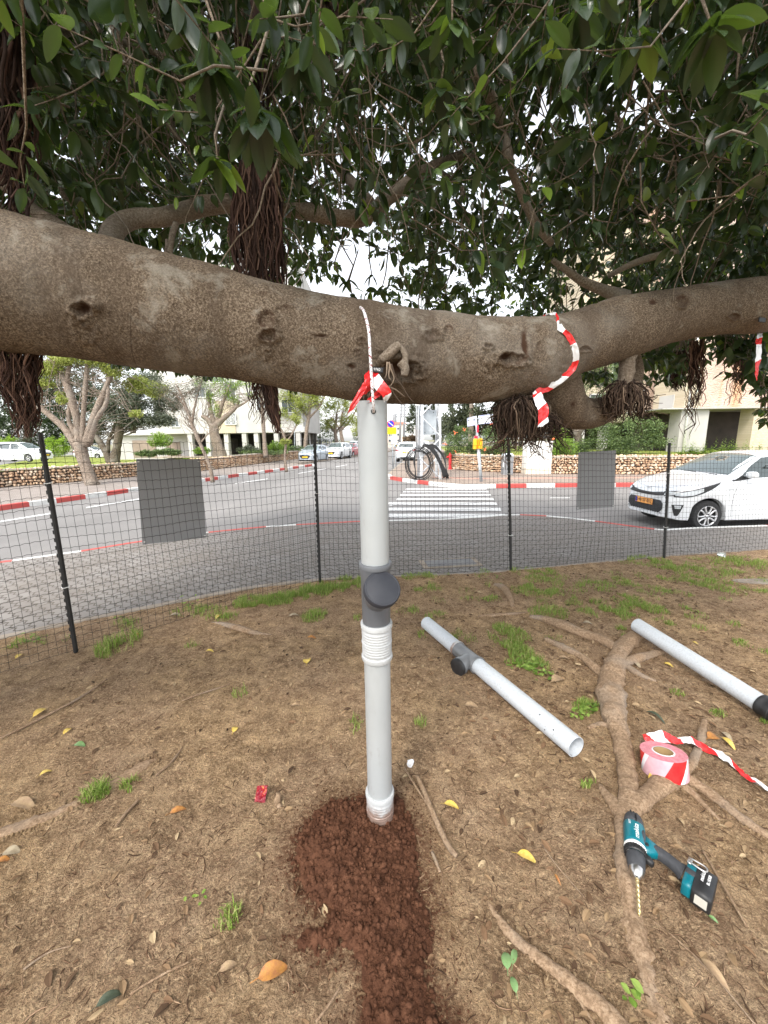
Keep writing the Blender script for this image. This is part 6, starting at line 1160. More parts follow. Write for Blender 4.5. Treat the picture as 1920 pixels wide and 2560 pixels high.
def patch(bvh, outline, mode, off, side=1, rings=7, dens=48):
    """conforming patch: outline (u,v); mode 'side' (x,z) cast along y, 'front'/'rear' (y,z) cast along x, 'top' (x,y) cast along z"""
    o = np.array(outline, float); d = np.concatenate([[0], np.cumsum(np.linalg.norm(np.diff(np.vstack([o, o[:1]]), axis=0), axis=1))]); q = np.sort(np.concatenate([np.linspace(0, d[-1], dens, endpoint=False), d[:-1]+1e-6])); oc = np.vstack([o, o[:1]])
    ring = np.column_stack([np.interp(q, d, oc[:, 0]), np.interp(q, d, oc[:, 1])]); c = o.mean(0); V = []; n = len(ring)
    for k in range(1, rings+1):
        for p in c+(ring-c)*k/rings: V.append(p)
    V.append(c); out = []; dirs = {'side': (Vector((0, -side, 0)), lambda p: Vector((p[0], side*3, p[1]))), 'front': (Vector((1, 0, 0)), lambda p: Vector((-3, p[0], p[1]))), 'rear': (Vector((-1, 0, 0)), lambda p: Vector((9, p[0], p[1]))), 'top': (Vector((0, 0, -1)), lambda p: Vector((p[0], p[1], 5)))}
    D, O = dirs[mode]; last = None
    for p in V:
        h = bvh.ray_cast(O(p), D)
        if h[0] is None: out.append(last if last is not None else (0, 0, 0)); continue
        nn_ = h[1] if h[1].dot(D) < 0 else -h[1]; q_ = h[0]+nn_*off; last = (q_.x, q_.y, q_.z); out.append(last)
    f = [[len(out)-1, j, (j+1) % n] for j in range(n)]; f4 = [[(k*n)+j, (k*n)+(j+1) % n, (k+1)*n+(j+1) % n, (k+1)*n+j] for k in range(rings-1) for j in range(n)]
    return out, f+f4
def band(bvh, top, bot, mode, off, side=1, n=28, rows=4):
    """conforming patch between two polylines given in the same order"""
    def rs(pl):
        pl = smoothpts([(a, b_, 0) for a, b_ in pl], 6)[:, :2]; d = np.concatenate([[0], np.cumsum(np.linalg.norm(np.diff(pl, axis=0), axis=1))]); q = np.linspace(0, d[-1], n); return np.column_stack([np.interp(q, d, pl[:, 0]), np.interp(q, d, pl[:, 1])])
    T_, B2 = rs(top), rs(bot); out = []; last = None
    for r_ in range(rows+1):
        for p in T_*(1-r_/rows)+B2*(r_/rows):
            D = Vector((0, -side, 0)) if mode == 'side' else Vector((1, 0, 0)); O_ = Vector((p[0], side*3, p[1])) if mode == 'side' else Vector((-3, p[0], p[1])); h = bvh.ray_cast(O_, D)
            if h[0] is not None: nn_ = h[1] if h[1].dot(D) < 0 else -h[1]; q_ = h[0]+nn_*off; last = (q_.x, q_.y, q_.z)
            out.append(last or (0, 0, 0))
    f = [[r_*n+k, r_*n+k+1, (r_+1)*n+k+1, (r_+1)*n+k] for r_ in range(rows) for k in range(n-1)]
    return MB().add(out, f)
def seam(bvh, pts, mode, side=1, r=.0035):
    out = []
    for p in smoothpts([(a, b_, 0) for a, b_ in pts], 6):
        D = {'side': Vector((0, -side, 0)), 'front': Vector((1, 0, 0)), 'top': Vector((0, 0, -1))}[mode]; O_ = {'side': Vector((p[0], side*3, p[1])), 'front': Vector((-3, p[0], p[1])), 'top': Vector((p[0], p[1], 5))}[mode]; h = bvh.ray_cast(O_, D)
        if h[0] is not None: out.append(h[0][:])
    return MB().tube(out, r, 5)
def make_car(kind, paint, label, loc, rz, group=None, nose='full', plate=None, name='parked_car'):
    sp = CAR[kind]; L = sp['L']; root = empty(name, loc, rz, label, 'car', group); bb, vv = car_body(sp); body = bb.build('body', paint, root); body.data.set_sharp_from_angle(angle=math.radians(50))
    bm_ = bmesh.new(); bm_.from_mesh(body.data); bvh = BVHTree.FromBMesh(bm_); bm_.free()
    def P(nm, outl, mode, mt, off=.006, side=1, par=None): o_, f_ = patch(bvh, outl, mode, off, side); return MB().add(o_, f_).build(nm, mt, par or root)
    wx0, wx1, w0, w1 = sp['ws']; P('windscreen', [(wx0, -w0), (wx0, w0), (wx1, w1), (wx1+.05, w1*.6), (wx1+.06, 0), (wx1+.05, -w1*.6), (wx1, -w1)], 'top', M['windscreen'])
    for s in (1, -1): P('side_window', sp['side'], 'side', M['glass'], .006, s); P('side_window', sp['side2'], 'side', M['glass'], .006, s)
    r0, r1 = sp['rear']; zt, zb_ = interp_prof(sp['top'], r0)-.05, interp_prof(sp['top'], r1)+.01; P('rear_window', [(-.55, zb_), (-.62, (zb_+zt)/2), (-.5, zt), (.5, zt), (.62, (zb_+zt)/2), (.55, zb_)], 'rear', M['glass'])
    zl = interp_prof(sp['top'], .05); h_ = zl; W = sp['W']/2
    for s in (1, -1):
        P('headlight', [(s*W*.52, h_-.06), (s*W*.80, h_-.02), (s*W*.90, h_+.02), (s*W*.93, h_-.05), (s*W*.80, h_-.11), (s*W*.55, h_-.12)], 'front', M['lamp'])
        P('tail_light', [(s*W*.55, h_+.16), (s*W*.93, h_+.20), (s*W*.95, h_+.06), (s*W*.62, h_+.08)], 'rear', M['lamp_red'])
    g_ = P('grille', [(-.42, h_-.25), (-.48, h_-.16), (-.40, h_-.10), (.40, h_-.10), (.48, h_-.16), (.42, h_-.25), (.30, h_-.38), (-.30, h_-.38)], 'front', M['black'])
    P('licence_plate', [(-.26, h_-.31), (-.26, h_-.20), (.26, h_-.20), (.26, h_-.31)], 'front', M['plate'], .012)
    P('licence_plate', [(-.26, h_-.12), (-.26, h_-.0), (.26, h_-.0), (.26, h_-.12)], 'rear', M['plate'], .012)
    P('rear_bumper', [(-.7, .30), (-.72, .44), (.72, .44), (.7, .30)], 'rear', M['black'], .008)
    for s in (1, -1): b = MB(); c_ = (sp['side'][0][0]+.12, s*(W*.98+.07), sp['side'][0][1]+.07); b.tube([(c_[0], s*W*.9, c_[2]-.04), c_], .018, 6); loft(b, [(c_[0]-.05, c_[1], c_[2]), (c_[0]-.03, c_[1], c_[2]), (c_[0]+.04, c_[1], c_[2]), (c_[0]+.06, c_[1], c_[2])], [(.05, .035), (.09, .06), (.09, .065), (.08, .055)], 16); b.build('wing_mirror', paint, root)
    under = MB(); under.box((L/2, 0, sp['zb']+.13), (L*.86, W*1.6, .24)); under.build('underbody', M['black'], root, False)
    r = sp['r']
    for c in sp['wb']:
        for s in (1, -1):
            wh = MB(); y = s*(interp_prof(sp['hw'], c)-.115); wh.lathe([(-.09, r*.62), (-.1, r*.9), (-.07, r*.99), (.07, r*.99), (.1, r*.92), (.105, r*.68), (.085, r*.64)], (c, y, r), (0, s, 0), 40); w_ = wh.build('wheel', M['tyre'], root, 'auto')
            rm = MB(); rm.lathe([(.07, r*.60), (.098, r*.62), (.10, r*.67), (.085, r*.68)], (c, y, r), (0, s, 0), 40)
            for k in range(5):
                a = k*2*math.pi/5+.3; d0 = np.array([math.cos(a), 0, math.sin(a)]); e0 = np.array([-math.sin(a), 0, math.cos(a)])
                if nose == 'detail':
                    lp = [np.array([c, y+s*.092, r])+d0*r*q0+e0*r*q1 for q0, q1 in [(.62, -.19), (.46, -.19), (.22, -.07), (.18, 0), (.22, .07), (.46, .19), (.62, .19)]]; rm.tube(smoothpts(lp, 4), .017, 8)
                else: rm.tube([np.array([c, y+s*.088, r])+d0*r*.08, np.array([c, y+s*.094, r])+d0*r*.63], [.03, .022], 6)
            rm.lathe([(.08, .03), (.10, .028), (.102, 0)], (c, y, r), (0, s, 0), 16); rm.build('rim', M['rim'], w_)
            hb_ = MB(); hb_.lathe([(.05, r*.64), (.051, 0)], (c, y, r), (0, s, 0), 32); hb_.build('hub_disc', M['black'], w_)
    return root, bvh, sp, P, body
# nearest: white hatchback, nose to the left
def nodetail(root, names):
    for ch in list(root.children):
        if ch.name.split('.')[0] in names: bpy.data.objects.remove(ch)
pc, bvh, sp, P, body = make_car('hatch', M['car_white'], 'white hatchback parked at the near kerb at the right behind the wire fence', (5.43, 7.96, -.146), math.radians(1.5), None, 'detail')
nodetail(pc, ('headlight', 'grille', 'licence_plate'))
band(bvh, [(-.56, .735), (-.40, .715), (-.15, .69), (.15, .69), (.40, .715), (.56, .735)], [(-.54, .675), (-.40, .65), (-.15, .632), (.15, .632), (.40, .65), (.54, .675)], 'front', .007).build('grille', M['black'], pc)
gl = P('lower_grille', [(-.44, .56), (.44, .56), (.50, .50), (.50, .39), (.42, .32), (-.42, .32), (-.50, .39), (-.50, .50)], 'front', M['rubber'], .008)
b = MB()
for r_ in range(7):
    for c_ in range(15):
        yy = -.46+c_*.065+(.03 if r_ % 2 else 0); zz_ = .315+r_*.026
        if abs(yy) < .5: 
            h = bvh.ray_cast(Vector((-3, yy, zz_)), Vector((1, 0, 0)))
            if h[0]: b.box((h[0].x-.010, yy, zz_), (.006, .040, .010))
b.build('grille_cell', M['ink'], gl, False)
pl = MB(); hx = -.028; pl.box((hx, 0, .50), (.008, .50, .115)); plo = pl.build('licence_plate', M['plate_orange'], pc, False)
text('548-57-003', 'plate_number', .095, M['ink'], plo, (hx-.0052, -.01, .50), (math.pi/2, 0, -math.pi/2), sx=1.0)
b = MB(); b.box((hx-.003, .225, .50), (.006, .04, .10)); b.build('plate_band', M['sign_blue'], plo, False)
for s in (1, -1):
    hl = band(bvh, [(.10, .735), (.28, .775), (.48, .83), (.68, .885), (.86, .93)], [(.10, .645), (.28, .65), (.48, .705), (.68, .80), (.86, .925)], 'side', .008, s).build('headlight', M['black'], pc)
    P('headlight_front', [(s*.44, .655), (s*.60, .665), (s*.68, .70), (s*.70, .765), (s*.58, .755), (s*.44, .735)], 'front', M['black'], .007, 1, hl); P('lamp_glass', [(s*.49, .67), (s*.60, .675), (s*.66, .71), (s*.66, .745), (s*.56, .74), (s*.49, .725)], 'front', M['lamp'], .011, 1, hl)
    band(bvh, [(.12, .715), (.26, .745), (.40, .785), (.54, .82)], [(.12, .665), (.26, .67), (.40, .70), (.54, .76)], 'side', .012, s).build('lamp_glass', M['lamp'], hl)
    band(bvh, [(.12, .745), (.30, .787), (.50, .845), (.70, .90), (.86, .94)], [(.12, .730), (.30, .770), (.50, .828), (.70, .885), (.86, .932)], 'side', .012, s).build('chrome_strip', M['chrome'], hl)
    fl = P('fog_light', [(.075, .50), (.24, .51), (.20, .38), (.165, .29), (.12, .29)], 'side', M['black'], .010, s); P('fog_lens', [(.11, .49), (.20, .49), (.19, .43), (.12, .43)], 'side', M['lamp'], .014, s, fl)
    seam(bvh, [(1.12, .28), (1.10, .50), (1.13, .75), (1.22, .97)], 'side', s).build('door_seam', M['ink'], pc); seam(bvh, [(2.19, .26), (2.21, .65), (2.2, 1.0)], 'side', s).build('door_seam', M['ink'], pc); seam(bvh, [(1.35, .86), (1.8, .865), (2.4, .875), (3.1, .89)], 'side', s, .006).build('body_crease', M['car_white'], pc); P('side_marker', [(1.0, .80), (1.09, .805), (1.09, .785), (1.0, .78)], 'side', M['lamp'], .008, s)
    band(bvh, [(1.06, .965), (1.22, .995), (1.42, 1.03)], [(1.08, .945), (1.22, .96), (1.42, .985)], 'side', .009, s).build('window_edge', M['black'], pc); P('mirror_base', [(1.12, .965), (1.30, 1.06), (1.34, .985)], 'side', M['black'], .009, s)
seam(bvh, [(.30, -.66), (.16, -.45), (.11, -.2), (.10, 0), (.11, .2), (.16, .45), (.30, .66), (.6, .72), (.95, .72)], 'top', 1, .003).build('bonnet_seam', M['ink'], pc)
text('KIA', 'bonnet_badge', .06, M['chrome'], pc, (.055, 0, .765), (math.radians(50), 0, -math.pi/2), .002, sx=1.4)
b = MB(); b.tube([(1.0, -.5, 1.055), (1.02, -.1, 1.068), (1.03, .3, 1.07)], .008, 5); b.tube([(1.0, .0, 1.062), (1.03, .4, 1.07), (1.08, .6, 1.055)], .008, 5); b.build('wiper', M['black'], pc)
# other parked cars
UA = math.atan2(U[1], U[0])
def at_px(x, y, z=-.15): return tuple(G(x, y, z))
def carput(kind, paint, label, x, y, facing, group=None, z=-.15, rz=None, side=0.0, **kw):
    """(x, y) pixel of the near end's ground line centre; facing 'us' or 'away' along the street"""
    p = np.array(at_px(x, y, z)); a = UA if rz is None else rz; d = np.array([math.cos(a), math.sin(a), 0])
    if facing == 'away': p = p+d*CAR[kind]['L']; a += math.pi
    return make_car(kind, paint, label, tuple(p), a, group, **kw)[0]
GL = 'cars parked along the left side of the street'; GR = 'cars parked along the right side of the street'
carput('hatch', M['car_silver'], 'silver blue hatchback with yellow plate, nearest of the row at left of the street', 763, 1157, 'us', GL)
carput('suv', M['car_white'], 'white crossover parked right behind the silver blue hatchback', 826, 1149, 'us', GL)
carput('hatch', M['car_red'], 'red hatchback parked behind the white crossover', 862, 1143, 'us', GL)
carput('sedan', M['car_white'], 'white saloon parked behind the red hatchback', 884, 1136, 'us', GL)
carput('van', M['car_white'], 'white high van farthest back on the left side of the street', 876, 1126, 'us', GL)
carput('suv', M['car_white'], 'white SUV seen from behind with red tail lights beside the lattice pylon', 1014, 1157, 'away', GR)
carput('sedan', M['car_silver'], 'small silver saloon facing us farther up the street beside the no parking post', 993, 1119, 'us', GR)
carput('sedan', M['car_white'], 'small white saloon facing us at the left of the no parking post', 974, 1118, 'us', GR)
carput('suv', M['car_white'], 'white car roof showing behind the white SUV', 1050, 1138, 'away', GR)
GP_ = 'cars parked in front of the left building'
def carp(kind, paint, label, x0, x1_, yb, z, name='parked_car', flip=False):
    """side-on car filling the pixels x0..x1"""
    sp = CAR[kind]; D = sp['L']*FPX/abs(x1_-x0); p0_ = Y(x0, yb, D); p1_ = Y(x1_, yb, D); a = math.atan2(0.0, -1 if flip else 1); p = p1_ if flip else p0_
    return make_car(kind, paint, label, (p[0], p[1], Y(x0, yb, D)[2]), a, GP_)[0]
carp('van', M['car_white'], 'white people carrier behind the left lawn beside the round green bushes', -8, 120, 1155, .05, flip=True)
carp('hatch', M['car_white'], 'white hatchback with a red rear lamp seen between the trunks of the multi-stemmed tree', 196, 270, 1147, .05, flip=True)
carp('sedan', M['car_silver'], 'silver saloon parked in front of the left building beside the olive tree trunk', 292, 372, 1144, .05, flip=True)
# ================================================================ STREET FURNITURE
def lat(root, base, w0, w1, h, nb, name='lattice', col=None):
    """four legs and zigzag braces"""
    col = col or M['galv']; C4 = lambda t_, k: np.array(base)+np.array([(w0+(w1-w0)*t_)/2*(1 if k in (1, 2) else -1), (w0+(w1-w0)*t_)/2*(1 if k in (2, 3) else -1), h*t_])
    for k in range(4):
        b = MB(); p, q = C4(0, k), C4(1, k); n_ = 2; d = q-p; sx_, sy_ = (1 if k in (0, 3) else -1), (1 if k in (0, 1) else -1)
        b.add([p+[0, 0, 0], p+[.10*sx_, 0, 0], p+[.10*sx_, .012*sy_, 0], p+[.012*sx_, .012*sy_, 0], p+[.012*sx_, .10*sy_, 0], p+[0, .10*sy_, 0]]+[v+d for v in (p+[0, 0, 0], p+[.10*sx_, 0, 0], p+[.10*sx_, .012*sy_, 0], p+[.012*sx_, .012*sy_, 0], p+[.012*sx_, .10*sy_, 0], p+[0, .10*sy_, 0])], [[i, (i+1) % 6, 6+(i+1) % 6, 6+i] for i in range(6)]); b.build('leg', col, root, False)
    b = MB()
    for s_ in range(4):
        k, k2 = s_, (s_+1) % 4
        for r_ in range(nb):
            t0, t1 = r_/nb, (r_+1)/nb; a_, c_ = (k, k2) if (r_+s_) % 2 else (k2, k); b.tube([C4(t0, a_), C4(t1, c_)], .028, 4)
    b.build('brace', col, root, False)
tb = (G(1049, 1200, 0)+G(1101, 1197, 0))/2; tw_ = .86; tb[1] += tw_/2
tow = empty('lattice_pylon', (tb[0], tb[1], 0), .05, 'galvanised lattice electricity pylon standing on the corner pavement', 'pylon'); lat(tow, (0, 0, 0), .90, .62, 9.5, 11)
b = MB(); b.tube([(-.52, -.30, 0), (-.50, -.28, 5)], .03, 6); b.tube([(-.58, -.18, .9), (-.55, -.18, 5)], .022, 6); b.build('cable_duct', M['galv'], tow)
b = MB(); b.box((.0, .05, 2.35), (.56, .30, 1.0)); bx_ = b.build('meter_box', M['grey_metal'], tow, False)
b = MB(); [b.lathe([(0, .02), (.01, .02), (.011, 0)], (x, -.105, z), (0, -1, 0), 8) for x in (-.2, .15) for z in (1.95, 2.75)]; b.build('box_latch', M['ink'], bx_, False)
b = MB(); b.box((-.0, -.45, 3.35), (.95, .02, .46)); sg = b.build('danger_sign', M['sign_white'], tow, False)
text('סכנת התחשמלות'[::-1], 'warning_text', .13, M['sign_blue'], sg, (.06, -.463, 3.47), (math.pi/2, 0, 0)); text('Danger of Electrocution', 'warning_text', .085, M['sign_blue'], sg, (.04, -.463, 3.33), (math.pi/2, 0, 0)); text('خطر الموت', 'warning_text', .09, M['sign_blue'], sg, (.04, -.463, 3.22), (math.pi/2, 0, 0))
for s in (1, -1):
    b = MB()
    for k in range(9): a = -1.0+k*.22; b.tube([(s*.45, -.3+.03*k, 3.4), (s*(.45+.62*math.cos(a)), -.35+.06*k, 3.42+.42*math.sin(a))], .010, 4)
    b.build('climb_guard_spikes', M['galv'], tow, False)
b = MB(); b.box((-.56, -.42, 3.3), (.16, .02, .6)); b.build('side_plate', M['white_pl'], tow, False)
# coils of black cable hanging on the pylon
coil = empty('cable_coil', (tb[0]-.2, tb[1]-.6, 0), 0, 'coils of thick black cable hung on the lattice pylon', 'cable coil')
g = np.random.default_rng(90)
def coilring(b, cx, cz, r_, ry_, y, n, tilt):
    for k in range(n):
        rr = r_*(1+.09*g.normal()); p = []
        for a in np.linspace(0, 2*math.pi, 33): p.append((cx+rr*math.cos(a)+tilt*rr*math.sin(a)*.3, y+.03*k+.04*math.sin(a*2+k), max(.03, cz+ry_*rr/r_*math.sin(a)+.02*g.normal()*0)))
        b.tube(p, .020, 6, caps=False)
b = MB(); coilring(b, -.28, .66, .50, .60, -.05, 5, -.1); b.build('large_coil', M['black'], coil)
b = MB()
for k in range(8):
    p = [(-.35+.03*k, -.05, 1.15+.03*k), (-.05, -.10, 1.36+.015*k), (.30, -.12, 1.08+.03*k), (.58+.02*k, -.12, .55), (.72+.03*k, -.12, .08+.012*k)]; b.tube(smoothpts(p, 6), .020, 6)
for k in range(6):
    p = [(-.05, 0, 1.40), (.35, -.02, 1.32+.02*k), (.68+.01*k, -.04, .95), (.82, -.06, .5), (.84+.02*k, -.06, .05)]; b.tube(smoothpts(p, 6), .020, 6)
for k in range(5):
    p = [(-.42, 0, 1.25), (-.46-.012*k, -.04, .8), (-.44, -.06, .4), (-.40-.01*k, -.06, .03)]; b.tube(smoothpts(p, 5), .020, 6)
b.build('hanging_strands', M['black'], coil)
# no parking sign
p = G(984, 1172, 0); q = Y(977, 1060, p[1]+.02); npk = empty('no_parking_sign', p, 0, 'round blue and red no parking sign with a yellow plate on a leaning grey post', 'road sign')
dv = q-p; b = MB(); b.tube([(0, 0, 0), tuple(dv*1.05)], .045, 10); b.build('post', M['grey_metal'], npk)
zc = Y(977, 1060, p[1])-p; s_ = p[1]/FPX
b = MB(); b.lathe([(0, 9*s_), (.02, 9*s_), (.021, 7.3*s_)], zc+[0, -.08, 0], (0, -1, 0), 40); b.build('sign_rim', M['sign_red'], npk, False)
b = MB(); b.lathe([(0, 7.3*s_), (.001, 0)], zc+[0, -.104, 0], (0, -1, 0), 40); b.build('sign_face', M['sign_blue'], npk, False)
b = MB(); b.box(zc+[0, -.112, 0], (14*s_, .008, 1.6*s_), (0, math.radians(40), 0)); b.build('slash', M['sign_white'], npk, False)
yc = Y(979, 1077, p[1])-p; b = MB(); b.box(yc+[0, -.08, 0], (23*s_, .02, 16*s_)); yp = b.build('yellow_plate', M['sign_yellow'], npk, False)
text('פרט לרכב'[::-1], 'plate_text', 5*s_, M['ink'], yp, yc+[0, -.095, 4*s_], (math.pi/2, 0, 0)); text('בעל תו אזורי'[::-1], 'plate_text', 4.6*s_, M['ink'], yp, yc+[0, -.095, -1*s_], (math.pi/2, 0, 0))
# pedestrian railing hoop beside it
rl = empty('hoop_railing', G(1006, 1168, 0), 0, 'low grey hoop railing in front of the white SUV rear', 'railing'); b = MB(); b.tube([(-.42, 0, 0), (-.42, 0, .62), (-.30, 0, .86), (0, 0, .98), (.30, 0, .86), (.42, 0, .62), (.42, 0, 0)], .025, 8); b.tube([(-.42, 0, .3), (.42, 0, .3)], .018, 6); b.tube([(-.42, 0, .62), (.42, 0, .62)], .018, 6); b.build('bent_tube', M['grey_metal'], rl)
# street name sign
p = G(1203, 1204, 0); q = Y(1189, 1040, p[1]); stn = empty('street_name_sign', p, 0, 'leaning pale grey post with two white street name plates and orange push-button boxes', 'street sign'); dv = q-p; D0 = p[1]; s_ = D0/FPX
b = MB(); b.tube([(0, 0, 0), tuple(dv*.5)], .062, 12); b.tube([tuple(dv*.48), tuple(dv)], .042, 12); b.build('post', M['grey_metal'], stn)
def px2(x, y, dy=0): return Y(x, y, D0+dy)-p
for (cn, txt, sub) in [([(1168, 1046), (1187, 1040), (1188, 1063), (1169, 1067)], 'אילת', '18'), ([(1196, 1039), (1233, 1035), (1233, 1058), (1197, 1061)], 'שדרות ירושלים', '')]:
    v = [px2(x, y, -.02) for x, y in cn]; c_ = sum(v)/4; b = MB(); b.add(v+[k_+[0, .03, 0] for k_ in v], [[0, 1, 2, 3], [7, 6, 5, 4], [0, 4, 5, 1], [1, 5, 6, 2], [2, 6, 7, 3], [3, 7, 4, 0]]); pn = b.build('name_plate', M['sign_white'], stn, False)
    b = MB(); v2 = [c_+(k_-c_)*.90+[0, -.008, 0] for k_ in v]; b.tube(v2+[v2[0]], .006, 4, caps=False); b.build('plate_border', M['sign_blue'], pn, False)
    text(txt[::-1] if txt != '' else '', 'street_text', (v[1][0]-v[0][0])*.20 if len(txt) > 6 else .12, M['ink'], pn, c_+[0, -.012, .05], (math.pi/2, -.12, 0))
b = MB(); b.box(px2(1192, 1046, -.02), (.25, .03, .03)); b.build('clamp', M['grey_metal'], stn, False)
for (x, y) in [(1188, 1110), (1200, 1109)]: b = MB(); b.lathe([(0, .03), (.01, .09), (.36, .09), (.40, .05), (.40, 0)], px2(x, y+13, -.05), (0, 0, 1), 14); b.build('signal_box', M['orange_pl'], stn, 'auto')
b = MB(); b.box(px2(1190, 1093, -.05), (.12, .05, .09)); b.build('red_cover', M['sign_red'], stn, False)
b = MB(); b.box(px2(1194, 1072, -.055), (.07, .01, .26)); b.build('sticker', M['sign_red'], stn, False)
# hydrant
p = G(1125, 1173, 0); hy = empty('fire_hydrant', p, 0, 'slim red fire hydrant at the end of the right stone wall', 'hydrant'); b = MB(); b.lathe([(0, .12), (.03, .12), (.04, .075), (.42, .075), (.43, .085), (.46, .085), (.47, .07), (.72, .07), (.74, .095), (.78, .095), (.86, .06), (.88, .03), (.93, .03), (.93, 0)], (0, 0, 0), (0, 0, 1), 20); b.build('column', M['hydrant_red'], hy, 'auto'); b = MB(); b.lathe([(0, .045), (.12, .045), (.13, .06), (.16, .06), (.16, 0)], (-.03, 0, .68), (-1, -.2, 0), 14); b.build('outlet', M['hydrant_red'], hy, 'auto')
# litter bin
p = G(1267, 1186, 0); bn = empty('litter_bin', p, 0, 'dark grey slatted litter bin behind the fence post in front of the right stone wall', 'litter bin'); b = MB(); b.box((0, 0, .40), (.44, .40, .80)); [b.box((x, -.205, .36), (.035, .012, .62)) for x in np.linspace(-.18, .18, 7)]; o = b.build('bin_body', M['panel'], bn, False); b = MB(); b.box((0, 0, .86), (.48, .44, .06)); b.box((0, .02, .93), (.44, .36, .08), None, 0, .8); b.build('lid', M['grey_metal'], bn, False); b = MB(); b.box((-.03, -.206, .87), (.26, .06, .10)); b.build('slot', M['ink'], bn, False)
b = MB(); b.box((-.23, -.15, .47), (.02, .1, .22)); b.build('sticker', M['white_pl'], bn, False)
# utility cabinet
p = (G(1312, 1185, 0)+G(1380, 1185, 0))/2; wd = G(1380, 1185)[0]-G(1312, 1185)[0]; ucb = empty('utility_cabinet', p, 0, 'white concrete utility cabinet standing against the right stone wall', 'utility cabinet'); m = noisy('whitewashed_concrete', (.66, .65, .60), (.76, .75, .71), 3, .9, .3)
b = MB(); b.box((0, .3, .14), (wd, .6, .28)); b.build('plinth', noisy('stained_plinth', (.60, .53, .42), (.68, .62, .52), 2, .9, .3), ucb, False); b = MB(); b.box((0, .3, .86), (wd-.02, .58, 1.16)); bo = b.build('cabinet_shell', m, ucb, False); b = MB(); b.box((0, .3, 1.47), (wd+.06, .66, .06)); b.build('top_slab', m, ucb, False); b = MB(); b.box((0, .003, .86), (.008, .012, 1.1)); b.box((.1, -.0, .86), (.03, .03, .10)); b.build('door_seam', M['grey_metal'], bo, False)
# distant power poles
for x, y, hh_, lb in [(1004, 1118, 95, 'distant utility pole with crossarms and a transformer left of the pair'), (1013, 1118, 102, 'distant utility pole with a short crossarm right of the pair')]:
    D = 62; b0 = Y(x-6 if x < 1010 else x-5, y, D); t0 = Y(x, y-hh_*1.25, D); r = empty('utility_pole', (b0[0], b0[1], -.2), 0, lb, 'utility pole', 'utility poles far up the street'); H_ = t0[2]+.2
    b = MB(); b.tube([(0, 0, 0), (t0[0]-b0[0], 0, H_)], .16, 8); b.build('pole', M['panel'], r); b = MB()
    for zz_ in (H_*.93, H_*.80, H_*.68): b.tube([(-1.0, 0, zz_), (1.3, 0, zz_)], .07, 5)
    b.build('crossarm', M['panel'], r)
    if x < 1010: b = MB(); b.lathe([(0, .35), (1.2, .35), (1.25, 0)], (-.7, 0, H_*.58), (0, 0, 1), 12); b.build('transformer', M['panel'], r)
p = Y(776, 1120, 45); lp_ = empty('lamp_post', (p[0], p[1], 0), 0, 'tall pale lamp post among the street trees at the left of the street', 'lamp post'); b = MB(); b.tube([(0, 0, 0), (-.2, 0, 8)], .11, 8); b.build('post', M['white_pl'], lp_); b = MB(); b.tube([(-.2, 0, 8), (.3, 0, 8.4), (1.4, 0, 8.6)], .06, 6); b.box((1.6, 0, 8.6), (.7, .25, .12)); b.build('lamp_arm', M['grey_metal'], lp_)
p = Y(735, 1110, 38); fl = empty('flagpole', (p[0], p[1], 0), 0, 'small white and blue flag on a short pole by the hedge on the left', 'flag'); zf_ = Y(735, 1070, 38)[2]; b = MB(); b.tube([(0, 0, 0), (.15, 0, zf_+.5)], .03, 6); b.build('pole', M['grey_metal'], fl); b = MB(); xs_ = np.linspace(0, .9, 10); v = []
for x_ in xs_: v += [(.15+x_, .06*math.sin(x_*9), zf_+.45-x_*.35), (.15+x_, .06*math.sin(x_*9+.5), zf_-.15-x_*.25)]
b.add(v, [[2*k, 2*k+2, 2*k+3, 2*k+1] for k in range(9)]); b.build('cloth', M['white_txt'], fl)
# ================================================================ BUILDINGS
def winbox(parent, c, w_, h_, bars=False, deep=.14):
    """window on a wall whose face looks to -Y; c: centre on the wall face"""
    b = MB(); t_ = .05; b.box((c[0]-w_/2, c[1]-.02, c[2]), (t_, .09, h_+t_)); b.box((c[0]+w_/2, c[1]-.02, c[2]), (t_, .09, h_+t_)); b.box((c[0], c[1]-.022, c[2]+h_/2), (w_-t_-.004, .086, t_)); b.box((c[0], c[1]-.03, c[2]-h_/2), (w_+.14, .14, t_)); f = b.build('window', M['white_pl'], parent, False)
    b = MB(); b.box((c[0], c[1]-.004, c[2]), (w_-t_-.004, .02, h_-t_-.004)); b.build('pane', M['window'], f, False)
    b = MB(); b.box((c[0], c[1]-.03, c[2]), (.04, .03, h_-t_-.006)); 
    if bars:
        for k in range(-3, 4): b.box((c[0]+k*w_/7, c[1]-.07, c[2]), (.02, .02, h_), (0, .5, 0)); b.box((c[0]+k*w_/7, c[1]-.085, c[2]), (.02, .02, h_), (0, -.5, 0))
    b.build('window_bars', M['white_pl'], f, False); return f
